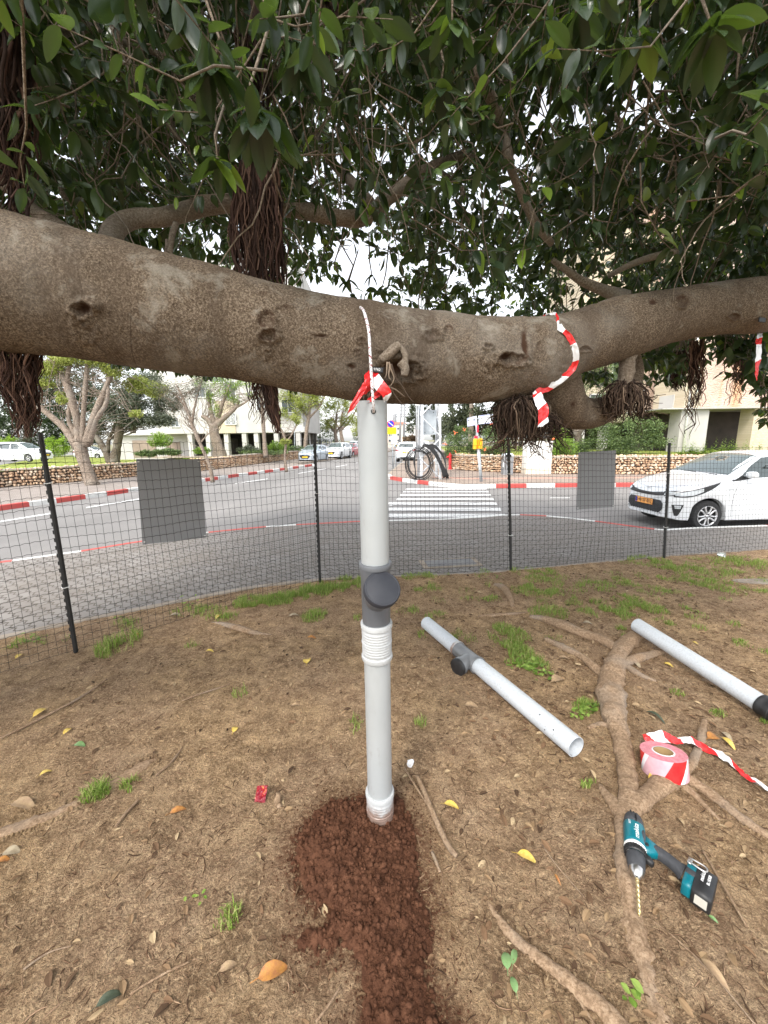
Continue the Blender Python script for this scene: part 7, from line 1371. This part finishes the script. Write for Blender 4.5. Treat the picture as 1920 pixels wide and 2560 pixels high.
# left building: white, on pilotis
D = 38.0; def_ = lambda x, y, d=D: Y(x, y, d); gl_ = def_(500, 1143)[2]; x0, x1_ = def_(395, 1100)[0], def_(760, 1100)[0]; zs_ = def_(560, 1083)[2]
lb_ = empty('apartment_building', (x0, D, gl_), 0, 'white apartment building on open ground-floor columns behind the left lawn', 'building'); O = np.array([x0, D, gl_])
b = MB(); W_b = x1_-x0; zt_ = def_(560, 640)[2]; b.box((W_b/2, 5, (zs_+zt_)/2-gl_), (W_b, 10, zt_-zs_)); up_ = b.build('upper_storeys', M['plaster_white'], lb_, False)
b = MB(); fx0, fx1 = def_(545, 1100)[0]-x0, def_(592, 1100)[0]-x0; b.box(((fx0+fx1)/2, -.03, (zs_+3.0+zs_)/2-gl_), (fx1-fx0, .08, 3.0)); b.build('stone_cladding', M['cladding'], lb_, False)
for x in (474, 519, 565, 610, 640, 690, 745): p = def_(x, 1100); b = MB(); b.box((p[0]-x0, .35, (zs_-gl_)/2), (.42, .55, zs_-gl_)); b.build('column', M['plaster_white'], lb_, False)
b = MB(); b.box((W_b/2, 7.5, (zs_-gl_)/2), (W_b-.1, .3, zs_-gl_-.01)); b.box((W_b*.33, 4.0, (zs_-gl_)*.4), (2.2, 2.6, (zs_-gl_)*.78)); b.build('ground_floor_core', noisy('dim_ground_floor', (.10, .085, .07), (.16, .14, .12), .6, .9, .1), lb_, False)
b = MB(); b.box((W_b/2, 4, .03), (W_b+1, 9, .10)); b.build('ground_slab', M['concrete'], lb_, False)
for (x, y, w_, h_, br_) in [(438, 1056, .75, .85, False), (578, 1047, .95, 1.05, True), (575, 975, 1.0, 1.6, False), (500, 980, 1.0, 1.0, False), (545, 940, 1.2, 1.2, False), (660, 1010, 1.4, 1.2, False), (720, 1015, 1.2, 1.2, False), (640, 940, 1.4, 1.2, False)]:
    p = def_(x, y); winbox(up_, (p[0]-x0, -.08 if br_ else 0, p[2]-gl_), w_, h_, br_)
# attached low garage wing to its left
p0_ = def_(285, 1145, 40); p1_ = def_(475, 1145, 40); zt_ = def_(380, 1088, 40)[2]; gw = empty('garage_wing', (p0_[0], 40, 0), 0, 'low pale garage wing with dark openings left of the white apartment building', 'building'); w_ = p1_[0]-p0_[0]
b = MB(); b.box((w_/2, 3, zt_/2), (w_, 6, zt_)); gwb = b.build('wing_wall', M['plaster_grey'], gw, False); b = MB(); b.box((w_*.42, -.02, zt_*.45), (w_*.30, .06, zt_*.7)); b.box((w_*.80, -.02, zt_*.40), (w_*.18, .06, zt_*.62)); b.build('garage_door', noisy('brown_shutter', (.22, .17, .13), (.27, .21, .17), 1, .8, .1), gwb, False); b = MB(); b.box((w_/2, 2.9, zt_+.1), (w_+.4, 6.6, .2)); b.build('roof_slab', M['plaster_white'], gw, False)
b = MB(); q = def_(465, 1110, 37); 
# right building: pink rough plaster over a dark ground floor
D = 22.5; Rz = def_(1700, 1135, D)[2]; zc_ = def_(1700, 1022, D)[2]; x0 = def_(1753, 1000, D)[0]; x1_ = x0+16; O = (x0, D, Rz)
rb = empty('apartment_building', O, 0, 'pink rough-plastered apartment block over a dark recessed ground floor at the right', 'building')
zt_ = 17.0; b = MB(); b.box((8, 5, (zc_+zt_)/2-Rz), (16, 10, zt_-zc_)); pb_ = b.build('pink_wall', M['plaster_pink'], rb, False)
xa = def_(1712, 1000, D)[0]; b = MB(); b.box(((xa-x0)/2-.01, 1.3, (zc_+zt_)/2-Rz), (x0-xa-.02, 2.6, zt_-zc_)); b.build('quoin_strip', M['cladding'], rb, False)
hg = zc_-Rz
for xl, xr, mt_ in [(1697, 1766, M['plaster_grey']), (1878, 1925, M['cladding'])]: a_, c_ = def_(xl, 1100, D)[0], def_(xr, 1100, D)[0]; b = MB(); b.box(((a_+c_)/2-x0, .5, hg/2), (c_-a_, .9, hg)); b.build('column', mt_, rb, False)
b = MB(); b.box((5.5, 3.2, hg/2), (14, .3, hg)); b.build('recessed_wall', M['dark_void'], rb, False); b = MB(); b.box((2.6, 2.98, hg/2), (5.4, .08, hg*.96)); [b.box((2.6, 2.93, z), (5.4, .03, .03)) for z in np.linspace(.2, hg-.2, 5)]; b.build('roller_shutter', M['dark_void'], rb, False)
b = MB(); b.box((5.5, 1.5, hg+.0), (15.5, 3.4, .06)); b.build('soffit', M['plaster_grey'], rb, False)
b = MB(); b.tube([(-.75, -.1, 0), (-.75, -.12, 4), (-.72, -.1, 12)], .05, 6); b.build('drain_pipe', M['white_pl'], rb)
b = MB(); b.tube([(-.5, -.15, .8), (-.62, -.2, 3), (-.4, -.15, 3.4), (-.45, -.1, 8)], .02, 5); b.build('loose_cable', M['white_pl'], rb)
# its set-back beige wing
D2 = 27.5; xa, xb = def_(1440, 1000, D2)[0], def_(1740, 1000, D2)[0]; wg = empty('building_wing', (xa, D2, Rz), 0, 'beige stone-clad wing set back left of the pink building', 'building'); b = MB(); b.box(((xb-xa)/2, 3, 8), (xb-xa, 6, 12)); wgb = b.build('wing_wall', M['cladding'], wg, False)
for (x, y, w_, h_) in [(1642, 1005, 2.0, 1.6), (1712, 930, 1.5, 2.6), (1560, 930, 1.6, 1.3), (1500, 1010, 1.5, 1.3)]: p = def_(x, y, D2); winbox(wgb, (p[0]-xa, 0, p[2]-Rz), w_, h_)
for x in (1452, 1512, 1600, 1690): p = def_(x, 1100, D2); b = MB(); b.box((p[0]-xa, .3, 1.0), (.5, .5, 2.0)); b.build('column', M['plaster_white'], wg, False)
b = MB(); b.box(((xb-xa)/2, 4, 1.0), (xb-xa, .3, 2.0)); b.build('recessed_wall', M['dark_void'], wg, False)
p = def_(1700, 950, 24); b = MB(); b.box((p[0]-x0, 1.4, p[2]-Rz-1.4), (1.5, 1.2, 1.0)); b.box((p[0]-x0, 1.4, p[2]-Rz+.6), (1.5, 1.3, .12)); b.build('balcony', M['plaster_white'], rb, False)
# far buildings up the street
for (xl, xr, yt, D, mt_, lb, roof) in [(940, 1012, 1058, 95, M['peach'], 'pale peach house with a red roof edge far behind the no parking sign', True), (1000, 1060, 1068, 120, M['plaster_white'], 'pale distant block behind the utility poles', False), (690, 740, 1010, 62, M['plaster_white'], 'pale block seen through the street trees', False), (600, 700, 985, 60, M['plaster_grey'], 'grey block behind the left apartment building', False)]:
    a_, c_, t_ = Y(xl, 1100, D)[0], Y(xr, 1100, D)[0], Y(xl, yt, D)[2]; bl = empty('distant_building', (a_, D, -.2), 0, lb, 'building'); b = MB(); b.box(((c_-a_)/2, 5, t_/2), (c_-a_, 10, t_)); wl = b.build('wall', mt_, bl, False)
    for i_ in range(3):
        for j_ in range(3): winbox(wl, ((c_-a_)*(.2+.3*i_), 0, t_*(.3+.25*j_)), (c_-a_)*.13, t_*.10)
    b = MB(); b.box(((c_-a_)/2, 5, t_+.2), (c_-a_+.6, 10.6, .5), None, 0, .96); b.build('roof', M['red_roof'] if roof else mt_, bl, False)
# garden wall and gate beyond the left bay
p = Y(735, 1120, 40); q = Y(830, 1122, 62); gwl = empty('garden_wall', (p[0], p[1], 0), 0, 'low grey garden wall and railing under the street trees on the left', 'wall'); b = MB(); v = np.array([[0, 0, 0], [q[0]-p[0], q[1]-p[1], 0]]); n_ = np.array([-(q[1]-p[1]), q[0]-p[0], 0]); n_ = n_/np.linalg.norm(n_)*.2; b.add([v[0], v[1], v[1]+n_, v[0]+n_]+[k_+[0, 0, 1.1] for k_ in (v[0], v[1], v[1]+n_, v[0]+n_)], [[0, 1, 5, 4], [1, 2, 6, 5], [2, 3, 7, 6], [3, 0, 4, 7], [4, 5, 6, 7]]); b.build('wall_face', M['plaster_grey'], gwl, False); b = MB(); [b.box(v[0]+(v[1]-v[0])*t_+[0, 0, 1.5], (.12, .12, .9)) for t_ in np.linspace(.02, .98, 12)]; b.tube([v[0]+[0, 0, 1.9], v[1]+[0, 0, 1.9]], .05, 4); b.build('railing', M['panel'], gwl, False)
# ================================================================ TREES AND SHRUBS BEHIND
def cloud(b, blobs, n, size, g, aspect=2.2, droop=0.0, shell=.55, feather=False):
    """leaf-sized faces spread through blobs [(centre, radii, weight)]"""
    w_ = np.array([q[2] if len(q) > 2 else np.prod(q[1])**(2/3) for q in blobs]); w_ = w_/w_.sum(); k = g.choice(len(blobs), n, p=w_); c = np.array([q[0] for q in blobs])[k]; r = np.array([q[1] for q in blobs])[k]
    d = g.normal(0, 1, (n, 3)); d /= np.linalg.norm(d, axis=1)[:, None]; rad = (shell+(1-shell)*g.random(n)**.5)*g.uniform(.75, 1.08, n); pos = c+d*r*rad[:, None]
    pos += .25*r.mean(1)[:, None]*np.column_stack([noise(pos[:, 0]*1.3, pos[:, 1]*1.3, pos[:, 2]*1.3, s_) for s_ in (1, 2, 3)])
    keep = noise(pos[:, 0]*1.1/size**.25, pos[:, 1]*1.1, pos[:, 2]*1.4, 9) > -.32; pos = pos[keep]; n = len(pos)
    xd = g.normal(0, 1, (n, 3)); xd[:, 2] = xd[:, 2]*.6-droop; zd = g.normal(0, .6, (n, 3))+[0, 0, 1]; fr = rot_frames(xd, zd)
    T = np.array([(0, 0, 0), (.4, .5/aspect, .05), (1, 0, -.08), (.4, -.5/aspect, .05)]); F4 = np.array([[0, 3, 2, 1]]); v, f = place(T, F4, pos, fr, size*g.uniform(.5, 1.4, n)); b.add(v, f)
def tree(name, label, base, limbs, blobs, n, size, leaf, brk, cat='tree', group=None, seed=0, tw=0, droop=0.0, shell=.5, dist=None, twr=1.0):
    """limbs: [[(x, y, thickness px, distance)]] ; blobs: [(x, y, rx px, ry px, distance)]"""
    g = np.random.default_rng(100+seed); r = empty(name, base, 0, label, cat, group); O_ = np.array(base, float); b = MB(); tips = []
    for L_ in limbs:
        P, rr = pxpath(L_); Ps = smoothpts(P, 5); rs = np.interp(np.linspace(0, len(P)-1, len(Ps)), np.arange(len(P)), rr); b.tube(Ps-O_, rs, 12, jit=lambda m, n_: 1+.14*(g.random((m, n_))-.5)); tips += [Ps[k] for k in range(len(Ps)//2, len(Ps))]
    if limbs: trunk = b.build('trunk', M[brk], r)
    B_ = []
    for (x, y, rx, ry, d) in blobs: c = Y(x, y, d); z = proj(c)[2]; B_.append((c-O_, np.array([rx/FPX*z, (rx+ry)/2/FPX*z*.9, ry/FPX*z])))
    if tw and tips:
        b = MB()
        for k in range(tw):
            p = tips[g.integers(len(tips))]-O_; t_ = B_[g.integers(len(B_))][0]+g.normal(0, .3, 3)*B_[0][1] if B_ else p+g.normal(0, 1, 3); d = t_-p; L_ = np.linalg.norm(d); pts = [p+d*s_+g.normal(0, .05*L_, 3)*(s_ > 0) for s_ in np.linspace(0, 1, 6)]; b.tube(pts, np.linspace(.022, .005, 6)*twr*max(1, np.linalg.norm(O_)/22), 4, caps=False)
        b.build('branches', M[brk], r)
    if B_: b = MB(); cloud(b, B_, n, size, g, droop=droop, shell=shell); b.build('crown', M[leaf], r, False)
    return r
def gb(x, y, d): q = Y(x, y, d); return (q[0], q[1], q[2])
d = 16.0
tree('street_tree', 'pale multi-stemmed street tree with yellow-green feathery leaves in front of the left stone wall', G(225, 1212, 0),
     [[(232, 1214, 32.8, d), (220, 1180, 25.4, d), (206, 1140, 27.1, d), (198, 1105, 29.5, d)], [(195, 1120, 21.3, d), (160, 1070, 14.8, d), (95, 1015, 12.3, d), (20, 960, 9.8, d)], [(198, 1110, 21.3, d), (192, 1050, 16.4, d), (182, 1010, 18, d), (172, 975, 18, d), (150, 930, 9.8, d), (128, 900, 7.4, d)], [(165, 980, 11.5, d), (170, 930, 9.8, d), (182, 890, 7.4, d), (190, 840, 6.6, d)], [(205, 1110, 14.8, d), (208, 1040, 10.7, d), (214, 960, 10.7, d), (220, 890, 9.8, d), (226, 820, 8.2, d)],
      [(215, 1115, 19.7, d), (232, 1050, 16.4, d), (262, 975, 12.3, d), (285, 920, 9.8, d), (300, 860, 7.4, d)], [(222, 1110, 16.4, d), (240, 1050, 11.5, d), (265, 1010, 9.8, d), (270, 960, 7.4, d), (262, 890, 6.6, d)], [(175, 1000, 8.2, d), (172, 1050, 9.8, d), (190, 1090, 11.5, d)]],
     [(120, 925, 45, 22, d), (180, 895, 60, 22, d), (240, 900, 50, 28, d), (300, 920, 40, 30, d), (345, 960, 36, 24, d+1), (155, 1000, 14, 10, d-1), (150, 985, 18, 8, d), (340, 1035, 20, 10, d), (395, 975, 30, 22, d+1), (110, 960, 30, 14, d), (205, 850, 90, 30, d), (60, 910, 40, 20, d)], 34000, .085, 'feather_leaf', 'grey_bark', seed=1, tw=130, shell=.15, twr=.7)
d = 25
tree('olive_tree', 'dark grey-green olive tree with twisted double trunk behind the left stone wall', gb(283, 1158, d), [[(285, 1160, 26, d), (292, 1120, 18, d), (298, 1080, 20, d), (300, 1050, 12, d)], [(278, 1160, 20, d), (262, 1125, 15, d), (240, 1092, 13, d), (228, 1085, 8, d)], [(270, 1130, 10, d), (272, 1100, 8, d), (282, 1078, 6, d)]],
     [(300, 1045, 52, 28, d), (350, 1055, 48, 22, d), (260, 1020, 40, 26, d), (400, 1050, 36, 26, d), (330, 1000, 60, 34, d), (250, 1060, 24, 18, d), (410, 1010, 40, 34, d+1), (370, 960, 50, 30, d+1)], 30000, .13, 'olive_leaf', 'dark_bark', seed=2, tw=70, shell=.2)
d = 52
tree('dark_tree', 'broad dark evergreen mass behind the cars at the far left', gb(60, 1132, d), [[(60, 1145, 20, d), (70, 1080, 16, d), (60, 1000, 12, d)]], [(20, 1040, 90, 50, d), (110, 1030, 80, 54, d), (170, 1060, 70, 50, d), (60, 960, 110, 60, d), (190, 980, 70, 50, d+2), (-60, 1060, 90, 60, d), (90, 1105, 110, 24, d+1), (220, 1090, 40, 26, d+1), (250, 1010, 60, 50, d+4)], 52000, .30, 'dark_leaf', 'dark_bark', seed=3, shell=.3)
tree('dark_tree', 'pale airy tree crown above the garage wing behind the olive tree', gb(300, 1140, 44), [[(330, 1140, 14, 44), (335, 1040, 12, 44), (340, 960, 9, 44)]], [(300, 1010, 60, 40, 44), (380, 960, 60, 50, 44), (250, 930, 80, 50, 44), (120, 900, 110, 50, 44), (450, 930, 50, 40, 45)], 16000, .24, 'olive_leaf', 'dark_bark', seed=4, shell=.2, tw=30)
for (x, lb) in [(142, 'bright green clipped egg-shaped bush between the white people carrier and the tree trunk'), (8, 'bright green clipped round bush behind the white people carrier at the left edge')]:
    D = 44; tree('clipped_bush', lb, gb(x, 1142, D), [], [(x, 1108, 24 if x > 50 else 34, 20, D), (x, 1120, 27 if x > 50 else 38, 20, D), (x, 1096, 15, 14, D)], 5200, .16, 'hedge_leaf', 'dark_bark', 'bush', None, 5+x, shell=.85)
for (x, y, rx, ry, D, lf, lb, n) in [(418, 1130, 34, 9, 33, 'shrub_leaf', 'low clipped green hedge in front of the left apartment building', 4200), (400, 1100, 28, 20, 34, 'fresh_leaf', 'light green rounded shrub rising behind the clipped hedge', 3200), (365, 1134, 26, 9, 33, 'shrub_leaf', 'left stretch of low green hedge beside the silver saloon', 2400), (505, 1126, 20, 10, 33, 'fresh_leaf', 'yellow green shrub by the big pale trunk', 1400), (620, 1124, 26, 12, 34, 'olive_leaf', 'blue-green shrub under the left apartment building columns', 2200), (690, 1118, 30, 16, 33, 'fresh_leaf', 'rounded green shrub right of the white trunk on the left lawn', 3000), (740, 1122, 50, 10, 38, 'shrub_leaf', 'green hedge behind the silver blue hatchback', 3000), (660, 1132, 60, 6, 31, 'shrub_leaf', 'low green planting along the top of the street-side stone wall', 2200)]:
    tree('shrub', lb, gb(x, y+ry, D), [], [(x-rx*.5, y, rx*.55, ry, D), (x+rx*.5, y+1, rx*.55, ry*.9, D), (x, y-2, rx*.5, ry, D)], n, .13, lf, 'dark_bark', 'shrub', None, x, shell=.7)
d = 16.5
tree('street_tree', 'thin leaning bare-branched tree in front of the far pavement wall, left of centre', G(530, 1205, 0), [[(532, 1206, 11, d), (524, 1165, 8, d), (505, 1120, 8, d), (486, 1075, 9, d), (478, 1055, 9, d)], [(480, 1060, 8, d), (466, 1020, 6, d), (455, 990, 5, d), (440, 960, 3, d)], [(480, 1060, 8, d), (486, 1020, 5, d), (496, 980, 4, d), (508, 940, 3, d)], [(468, 1030, 5, d), (450, 1000, 4, d), (425, 975, 3, d)], [(500, 1110, 4, d), (520, 1085, 3, d), (545, 1070, 2, d)]],
     [(450, 985, 40, 34, d), (500, 960, 40, 34, d), (430, 1000, 20, 30, d), (400, 970, 40, 30, d)], 3600, .06, 'olive_leaf', 'grey_bark', seed=8, tw=130, shell=.1, twr=.45)
d = 29
tree('park_tree', 'thick twisted pale trunk with bright green tufts in front of the left apartment building', gb(548, 1150, d), [[(552, 1152, 40, d), (546, 1120, 26, d), (536, 1085, 22, d), (535, 1060, 24, d)], [(535, 1070, 18, d), (520, 1050, 13, d), (505, 1040, 9, d)], [(538, 1065, 18, d), (560, 1045, 13, d), (588, 1020, 9, d), (598, 1000, 4, d)], [(535, 1060, 14, d), (525, 1020, 9, d), (520, 980, 6, d)], [(540, 1060, 12, d), (556, 1010, 8, d), (575, 960, 5, d)], [(588, 1020, 6, d), (615, 1005, 4, d), (640, 985, 3, d)]],
     [(540, 1020, 20, 20, d), (560, 985, 28, 16, d), (525, 990, 18, 18, d), (600, 960, 30, 14, d), (545, 1045, 12, 10, d), (570, 935, 40, 18, d), (500, 950, 26, 20, d), (625, 990, 20, 12, d), (590, 1000, 24, 16, d), (560, 950, 60, 30, d)], 9000, .10, 'fresh_leaf', 'grey_bark', seed=9, tw=120, shell=.1, twr=.6)
tree('park_tree', 'slim whitish straight trunk on the left lawn beside the white columns', gb(663, 1142, 30), [[(664, 1144, 14, 30), (661, 1100, 9, 30), (658, 1060, 10, 30), (655, 1000, 7, 30), (650, 940, 6, 30)]], [(640, 950, 30, 20, 30), (680, 930, 34, 20, 30)], 1400, .12, 'feather_leaf', 'grey_bark', seed=10, tw=20, shell=.2)
d = 21.9
tree('street_tree', 'small crooked sapling at the kerb left of the silver blue hatchback', G(716, 1179, 0), [[(717, 1180, 8, d), (712, 1145, 6, d), (714, 1110, 7, d), (706, 1080, 5, d), (688, 1055, 4, d)], [(714, 1110, 5, d), (730, 1085, 4, d), (742, 1060, 3, d)]], [(700, 1055, 20, 16, d), (735, 1050, 20, 16, d), (715, 1104, 18, 8, d)], 3000, .09, 'feather_leaf', 'grey_bark', seed=11, tw=30, shell=.1, twr=.5)
for i_, (bx_, by_, lx, ly, D, cs, lb) in enumerate([(763, 1128, 772, 1040, 38, [(700, 985, 50, 24), (760, 1000, 50, 34), (800, 975, 50, 24), (730, 950, 60, 20), (720, 1035, 30, 18)], 'leaning yellow-green street tree behind the silver blue hatchback'), (846, 1118, 838, 1075, 50, [(800, 1020, 40, 30), (850, 1000, 40, 34), (820, 1060, 36, 16), (870, 1050, 30, 18)], 'forked street tree with yellow-green crown behind the white crossover'), (860, 1116, 852, 1070, 66, [(880, 1010, 30, 36), (900, 1060, 24, 22), (840, 975, 40, 20), (885, 975, 34, 24)], 'farther yellow-green street tree by the red hatchback'), (920, 1108, 918, 1070, 90, [(915, 1050, 26, 34), (890, 1075, 20, 18), (930, 1085, 14, 14)], 'far yellow-green tree at the end of the left row')]):
    tree('street_tree', lb, gb(bx_, by_, D), [[(bx_, by_, 11, D), ((bx_+lx)/2-2, (by_+ly)/2, 9, D), (lx, ly, 8, D), (lx+4, ly-40, 5, D)], [(lx, ly+6, 6, D), (lx+26, ly-22, 4, D), (lx+40, ly-50, 3, D)], [(lx, ly+6, 6, D), (lx-24, ly-26, 4, D)]], [(*c_, D) for c_ in cs], 14000, .17, 'feather_leaf', 'grey_bark', 'tree', 'yellow-green trees along the left side of the street', 12+i_, 50, shell=.15, twr=.5)
for i_, (x, y, rx, ry, D, lb) in enumerate([(800, 1085, 46, 34, 70, 'dark evergreen screen behind the left street trees'), (720, 1070, 40, 40, 52, 'dark evergreen tree behind the flag and garden wall'), (640, 1090, 40, 30, 56, 'dark tree mass to the right of the white building columns'), (905, 1090, 26, 14, 120, 'far dark tree closing the left of the street view')]): tree('dark_tree', lb, gb(x, y+ry, D), [[(x, y+ry, 6, D), (x, y, 4, D)]], [(x-rx*.4, y, rx*.6, ry, D), (x+rx*.4, y+4, rx*.6, ry, D), (x, y-ry*.4, rx*.6, ry*.7, D)], 5000, .26, 'dark_leaf', 'dark_bark', 'tree', None, 30+i_, shell=.4)
# right of the pylon
d = 26
tree('conifer', 'tall drooping grey-green conifer behind the street name sign', gb(1180, 1150, d), [[(1175, 1150, 14, d), (1178, 1050, 12, d), (1180, 900, 8, d)], [(1250, 1150, 12, d+1), (1252, 1000, 10, d+1)]], [(1130+k*26+(k % 2)*6, 1000+(k % 3)*22, 17, 46, d+(k % 2)) for k in range(9)]+[(1140+k*24, 925, 22, 50, d) for k in range(9)]+[(1120+k*28, 1060, 24, 40, d+2) for k in range(9)], 42000, .17, 'conifer_leaf', 'grey_bark', seed=40, droop=1.6, shell=.25)
tree('conifer', 'feathery green conifer left of the lattice pylon', gb(1040, 1140, 40), [[(1042, 1145, 8, 40), (1042, 1040, 6, 40)]], [(1035, 1030, 18, 22, 40), (1050, 1055, 20, 22, 40), (1030, 1070, 16, 14, 40), (1045, 1005, 16, 22, 40), (1075, 1040, 22, 46, 41), (1095, 1080, 20, 40, 41), (1085, 985, 30, 40, 41), (1020, 1048, 10, 9, 40)], 12000, .22, 'conifer_leaf', 'grey_bark', seed=41, shell=.3)
tree('shrub', 'reddish and olive rounded shrub under the conifer beyond the white SUV', gb(1032, 1112, 42), [], [(1028, 1096, 16, 10, 42), (1012, 1098, 12, 8, 43), (1045, 1098, 10, 10, 42)], 2600, .2, 'purple_leaf', 'dark_bark', 'shrub', None, 42, shell=.6)
d = 20.5
for i_, (cs, n, lf, lb, D) in enumerate([([(1130, 1115, 22, 36), (1160, 1095, 26, 40), (1190, 1120, 24, 34), (1150, 1060, 16, 20)], 7500, 'shrub_leaf', 'loose green shrub with orange flowers behind the hydrant and stone wall', 22.0), ([(1225, 1105, 26, 40), (1255, 1120, 26, 36), (1215, 1140, 24, 20)], 5200, 'shrub_leaf', 'green shrub right of the street name post over the stone wall', 20.5), ([(1400, 1100, 22, 34), (1420, 1120, 24, 28), (1390, 1130, 20, 18)], 3800, 'fresh_leaf', 'light green shrub right of the white utility cabinet', 20.0),
    ([(1500, 1085, 50, 44), (1550, 1075, 50, 46), (1605, 1085, 48, 44), (1650, 1095, 36, 34), (1560, 1120, 60, 22), (1470, 1110, 28, 26)], 20000, 'shrub_leaf', 'large rounded grey-green shrub in front of the beige wing', 20.5)]):
    tree('shrub', lb, gb(cs[0][0], 1150, D), [], [(*c_, D) for c_ in cs], n, .095, lf, 'dark_bark', 'shrub', None, 50+i_, shell=.35)
tree('park_tree', 'small dark-trunked tree behind the right stone wall beside the large grey-green shrub', gb(1445, 1150, 21), [[(1446, 1152, 22, 21), (1447, 1110, 18, 21), (1440, 1075, 16, 21)], [(1445, 1090, 10, 21), (1465, 1060, 7, 21), (1480, 1020, 5, 21)], [(1440, 1080, 9, 21), (1420, 1050, 6, 21), (1410, 1010, 4, 21)]], [(1460, 950, 60, 50, 22), (1530, 930, 60, 50, 22), (1400, 950, 50, 50, 22), (1480, 1000, 50, 24, 22), (1350, 980, 40, 40, 22)], 22000, .10, 'shrub_leaf', 'dark_bark', seed=60, tw=40, shell=.3)
tree('dark_tree', 'dark tree mass behind the right corner shrubs', gb(1330, 1140, 34), [[(1330, 1145, 10, 34), (1330, 1050, 8, 34)]], [(1330, 1080, 60, 60, 34), (1400, 1050, 60, 60, 34), (1280, 1060, 50, 70, 34), (1470, 1050, 60, 60, 35)], 9000, .22, 'dark_leaf', 'dark_bark', seed=61, shell=.4)
# orange flowers
b = MB(); g = np.random.default_rng(66)
for x, y in [(1137, 1081), (1112, 1110), (1213, 1124), (1250, 1102), (1385, 1097), (1140, 1130), (1160, 1075), (1196, 1132), (1252, 1106), (1228, 1060)]:
    c = Y(x, y, 19.6)
    for k in range(7): v, f = place(LT, LF, (c+g.normal(0, .03, 3))[None], rot_frames(g.normal(0, 1, (1, 3)), np.array([[0, -.5, 1.0]])), np.array([.11])); b.add(v, f)
tag(b.build('flowers', mat('orange_petal', (.75, .16, .05), .5), smooth=False), 'scattered orange flowers on the shrubs behind the right stone wall', None, None, 'stuff')
# upright weeds in front of the pink building and along the walls
b = MB(); g = np.random.default_rng(67)
for k in range(60):
    x = g.uniform(1690, 1900); c = Y(x, 1150, 18.6); c[2] = .74; h = g.uniform(.25, .9)
    for q in range(16): t_ = q/16; a = q*2.4; v, f = place(LT, LF, (c+[0, 0, h*t_])[None], rot_frames(np.array([[math.cos(a), math.sin(a), .35]]), np.array([[0, 0, 1.0]])), np.array([.22*(1.1-t_)])); b.add(v, f)
tag(b.build('weeds', M['fresh_leaf'], smooth=False), 'upright leafy weeds growing along the top of the right wall by the pink building', None, None, 'stuff')
b = MB(); g = np.random.default_rng(68); P4 = []
for k in range(5200):
    t_ = g.random(); i_ = g.integers(0, len(WL)-1); p = WL[i_]*(1-t_)+WL[i_+1]*t_+np.array([-.55, .83])*g.uniform(.3, 9); h = g.uniform(.05, .16); a = g.uniform(0, 6.28); z = float(np.interp(np.linalg.norm(p-WL[i_]), [.1, 2, 6, 12], [.62, .6, .46, .22])); P4.append([(p[0], p[1], z), (p[0]+.03, p[1], z), (p[0]+.03*math.cos(a)+.015, p[1]+.03*math.sin(a), z+h)])
b.add(np.array(P4).reshape(-1, 3), np.arange(len(P4)*3).reshape(-1, 3)); tag(b.build('lawn_grass', M['hedge_leaf'], smooth=False), 'bright yellow-green lawn blades behind the left stone wall', None, None, 'stuff')
for o in bpy.data.objects:      # nothing is left without its kind
    if o.parent is None and o.type in ('MESH', 'EMPTY') and not (o.get('category') or o.get('kind')): print('UNTAGGED', o.name)
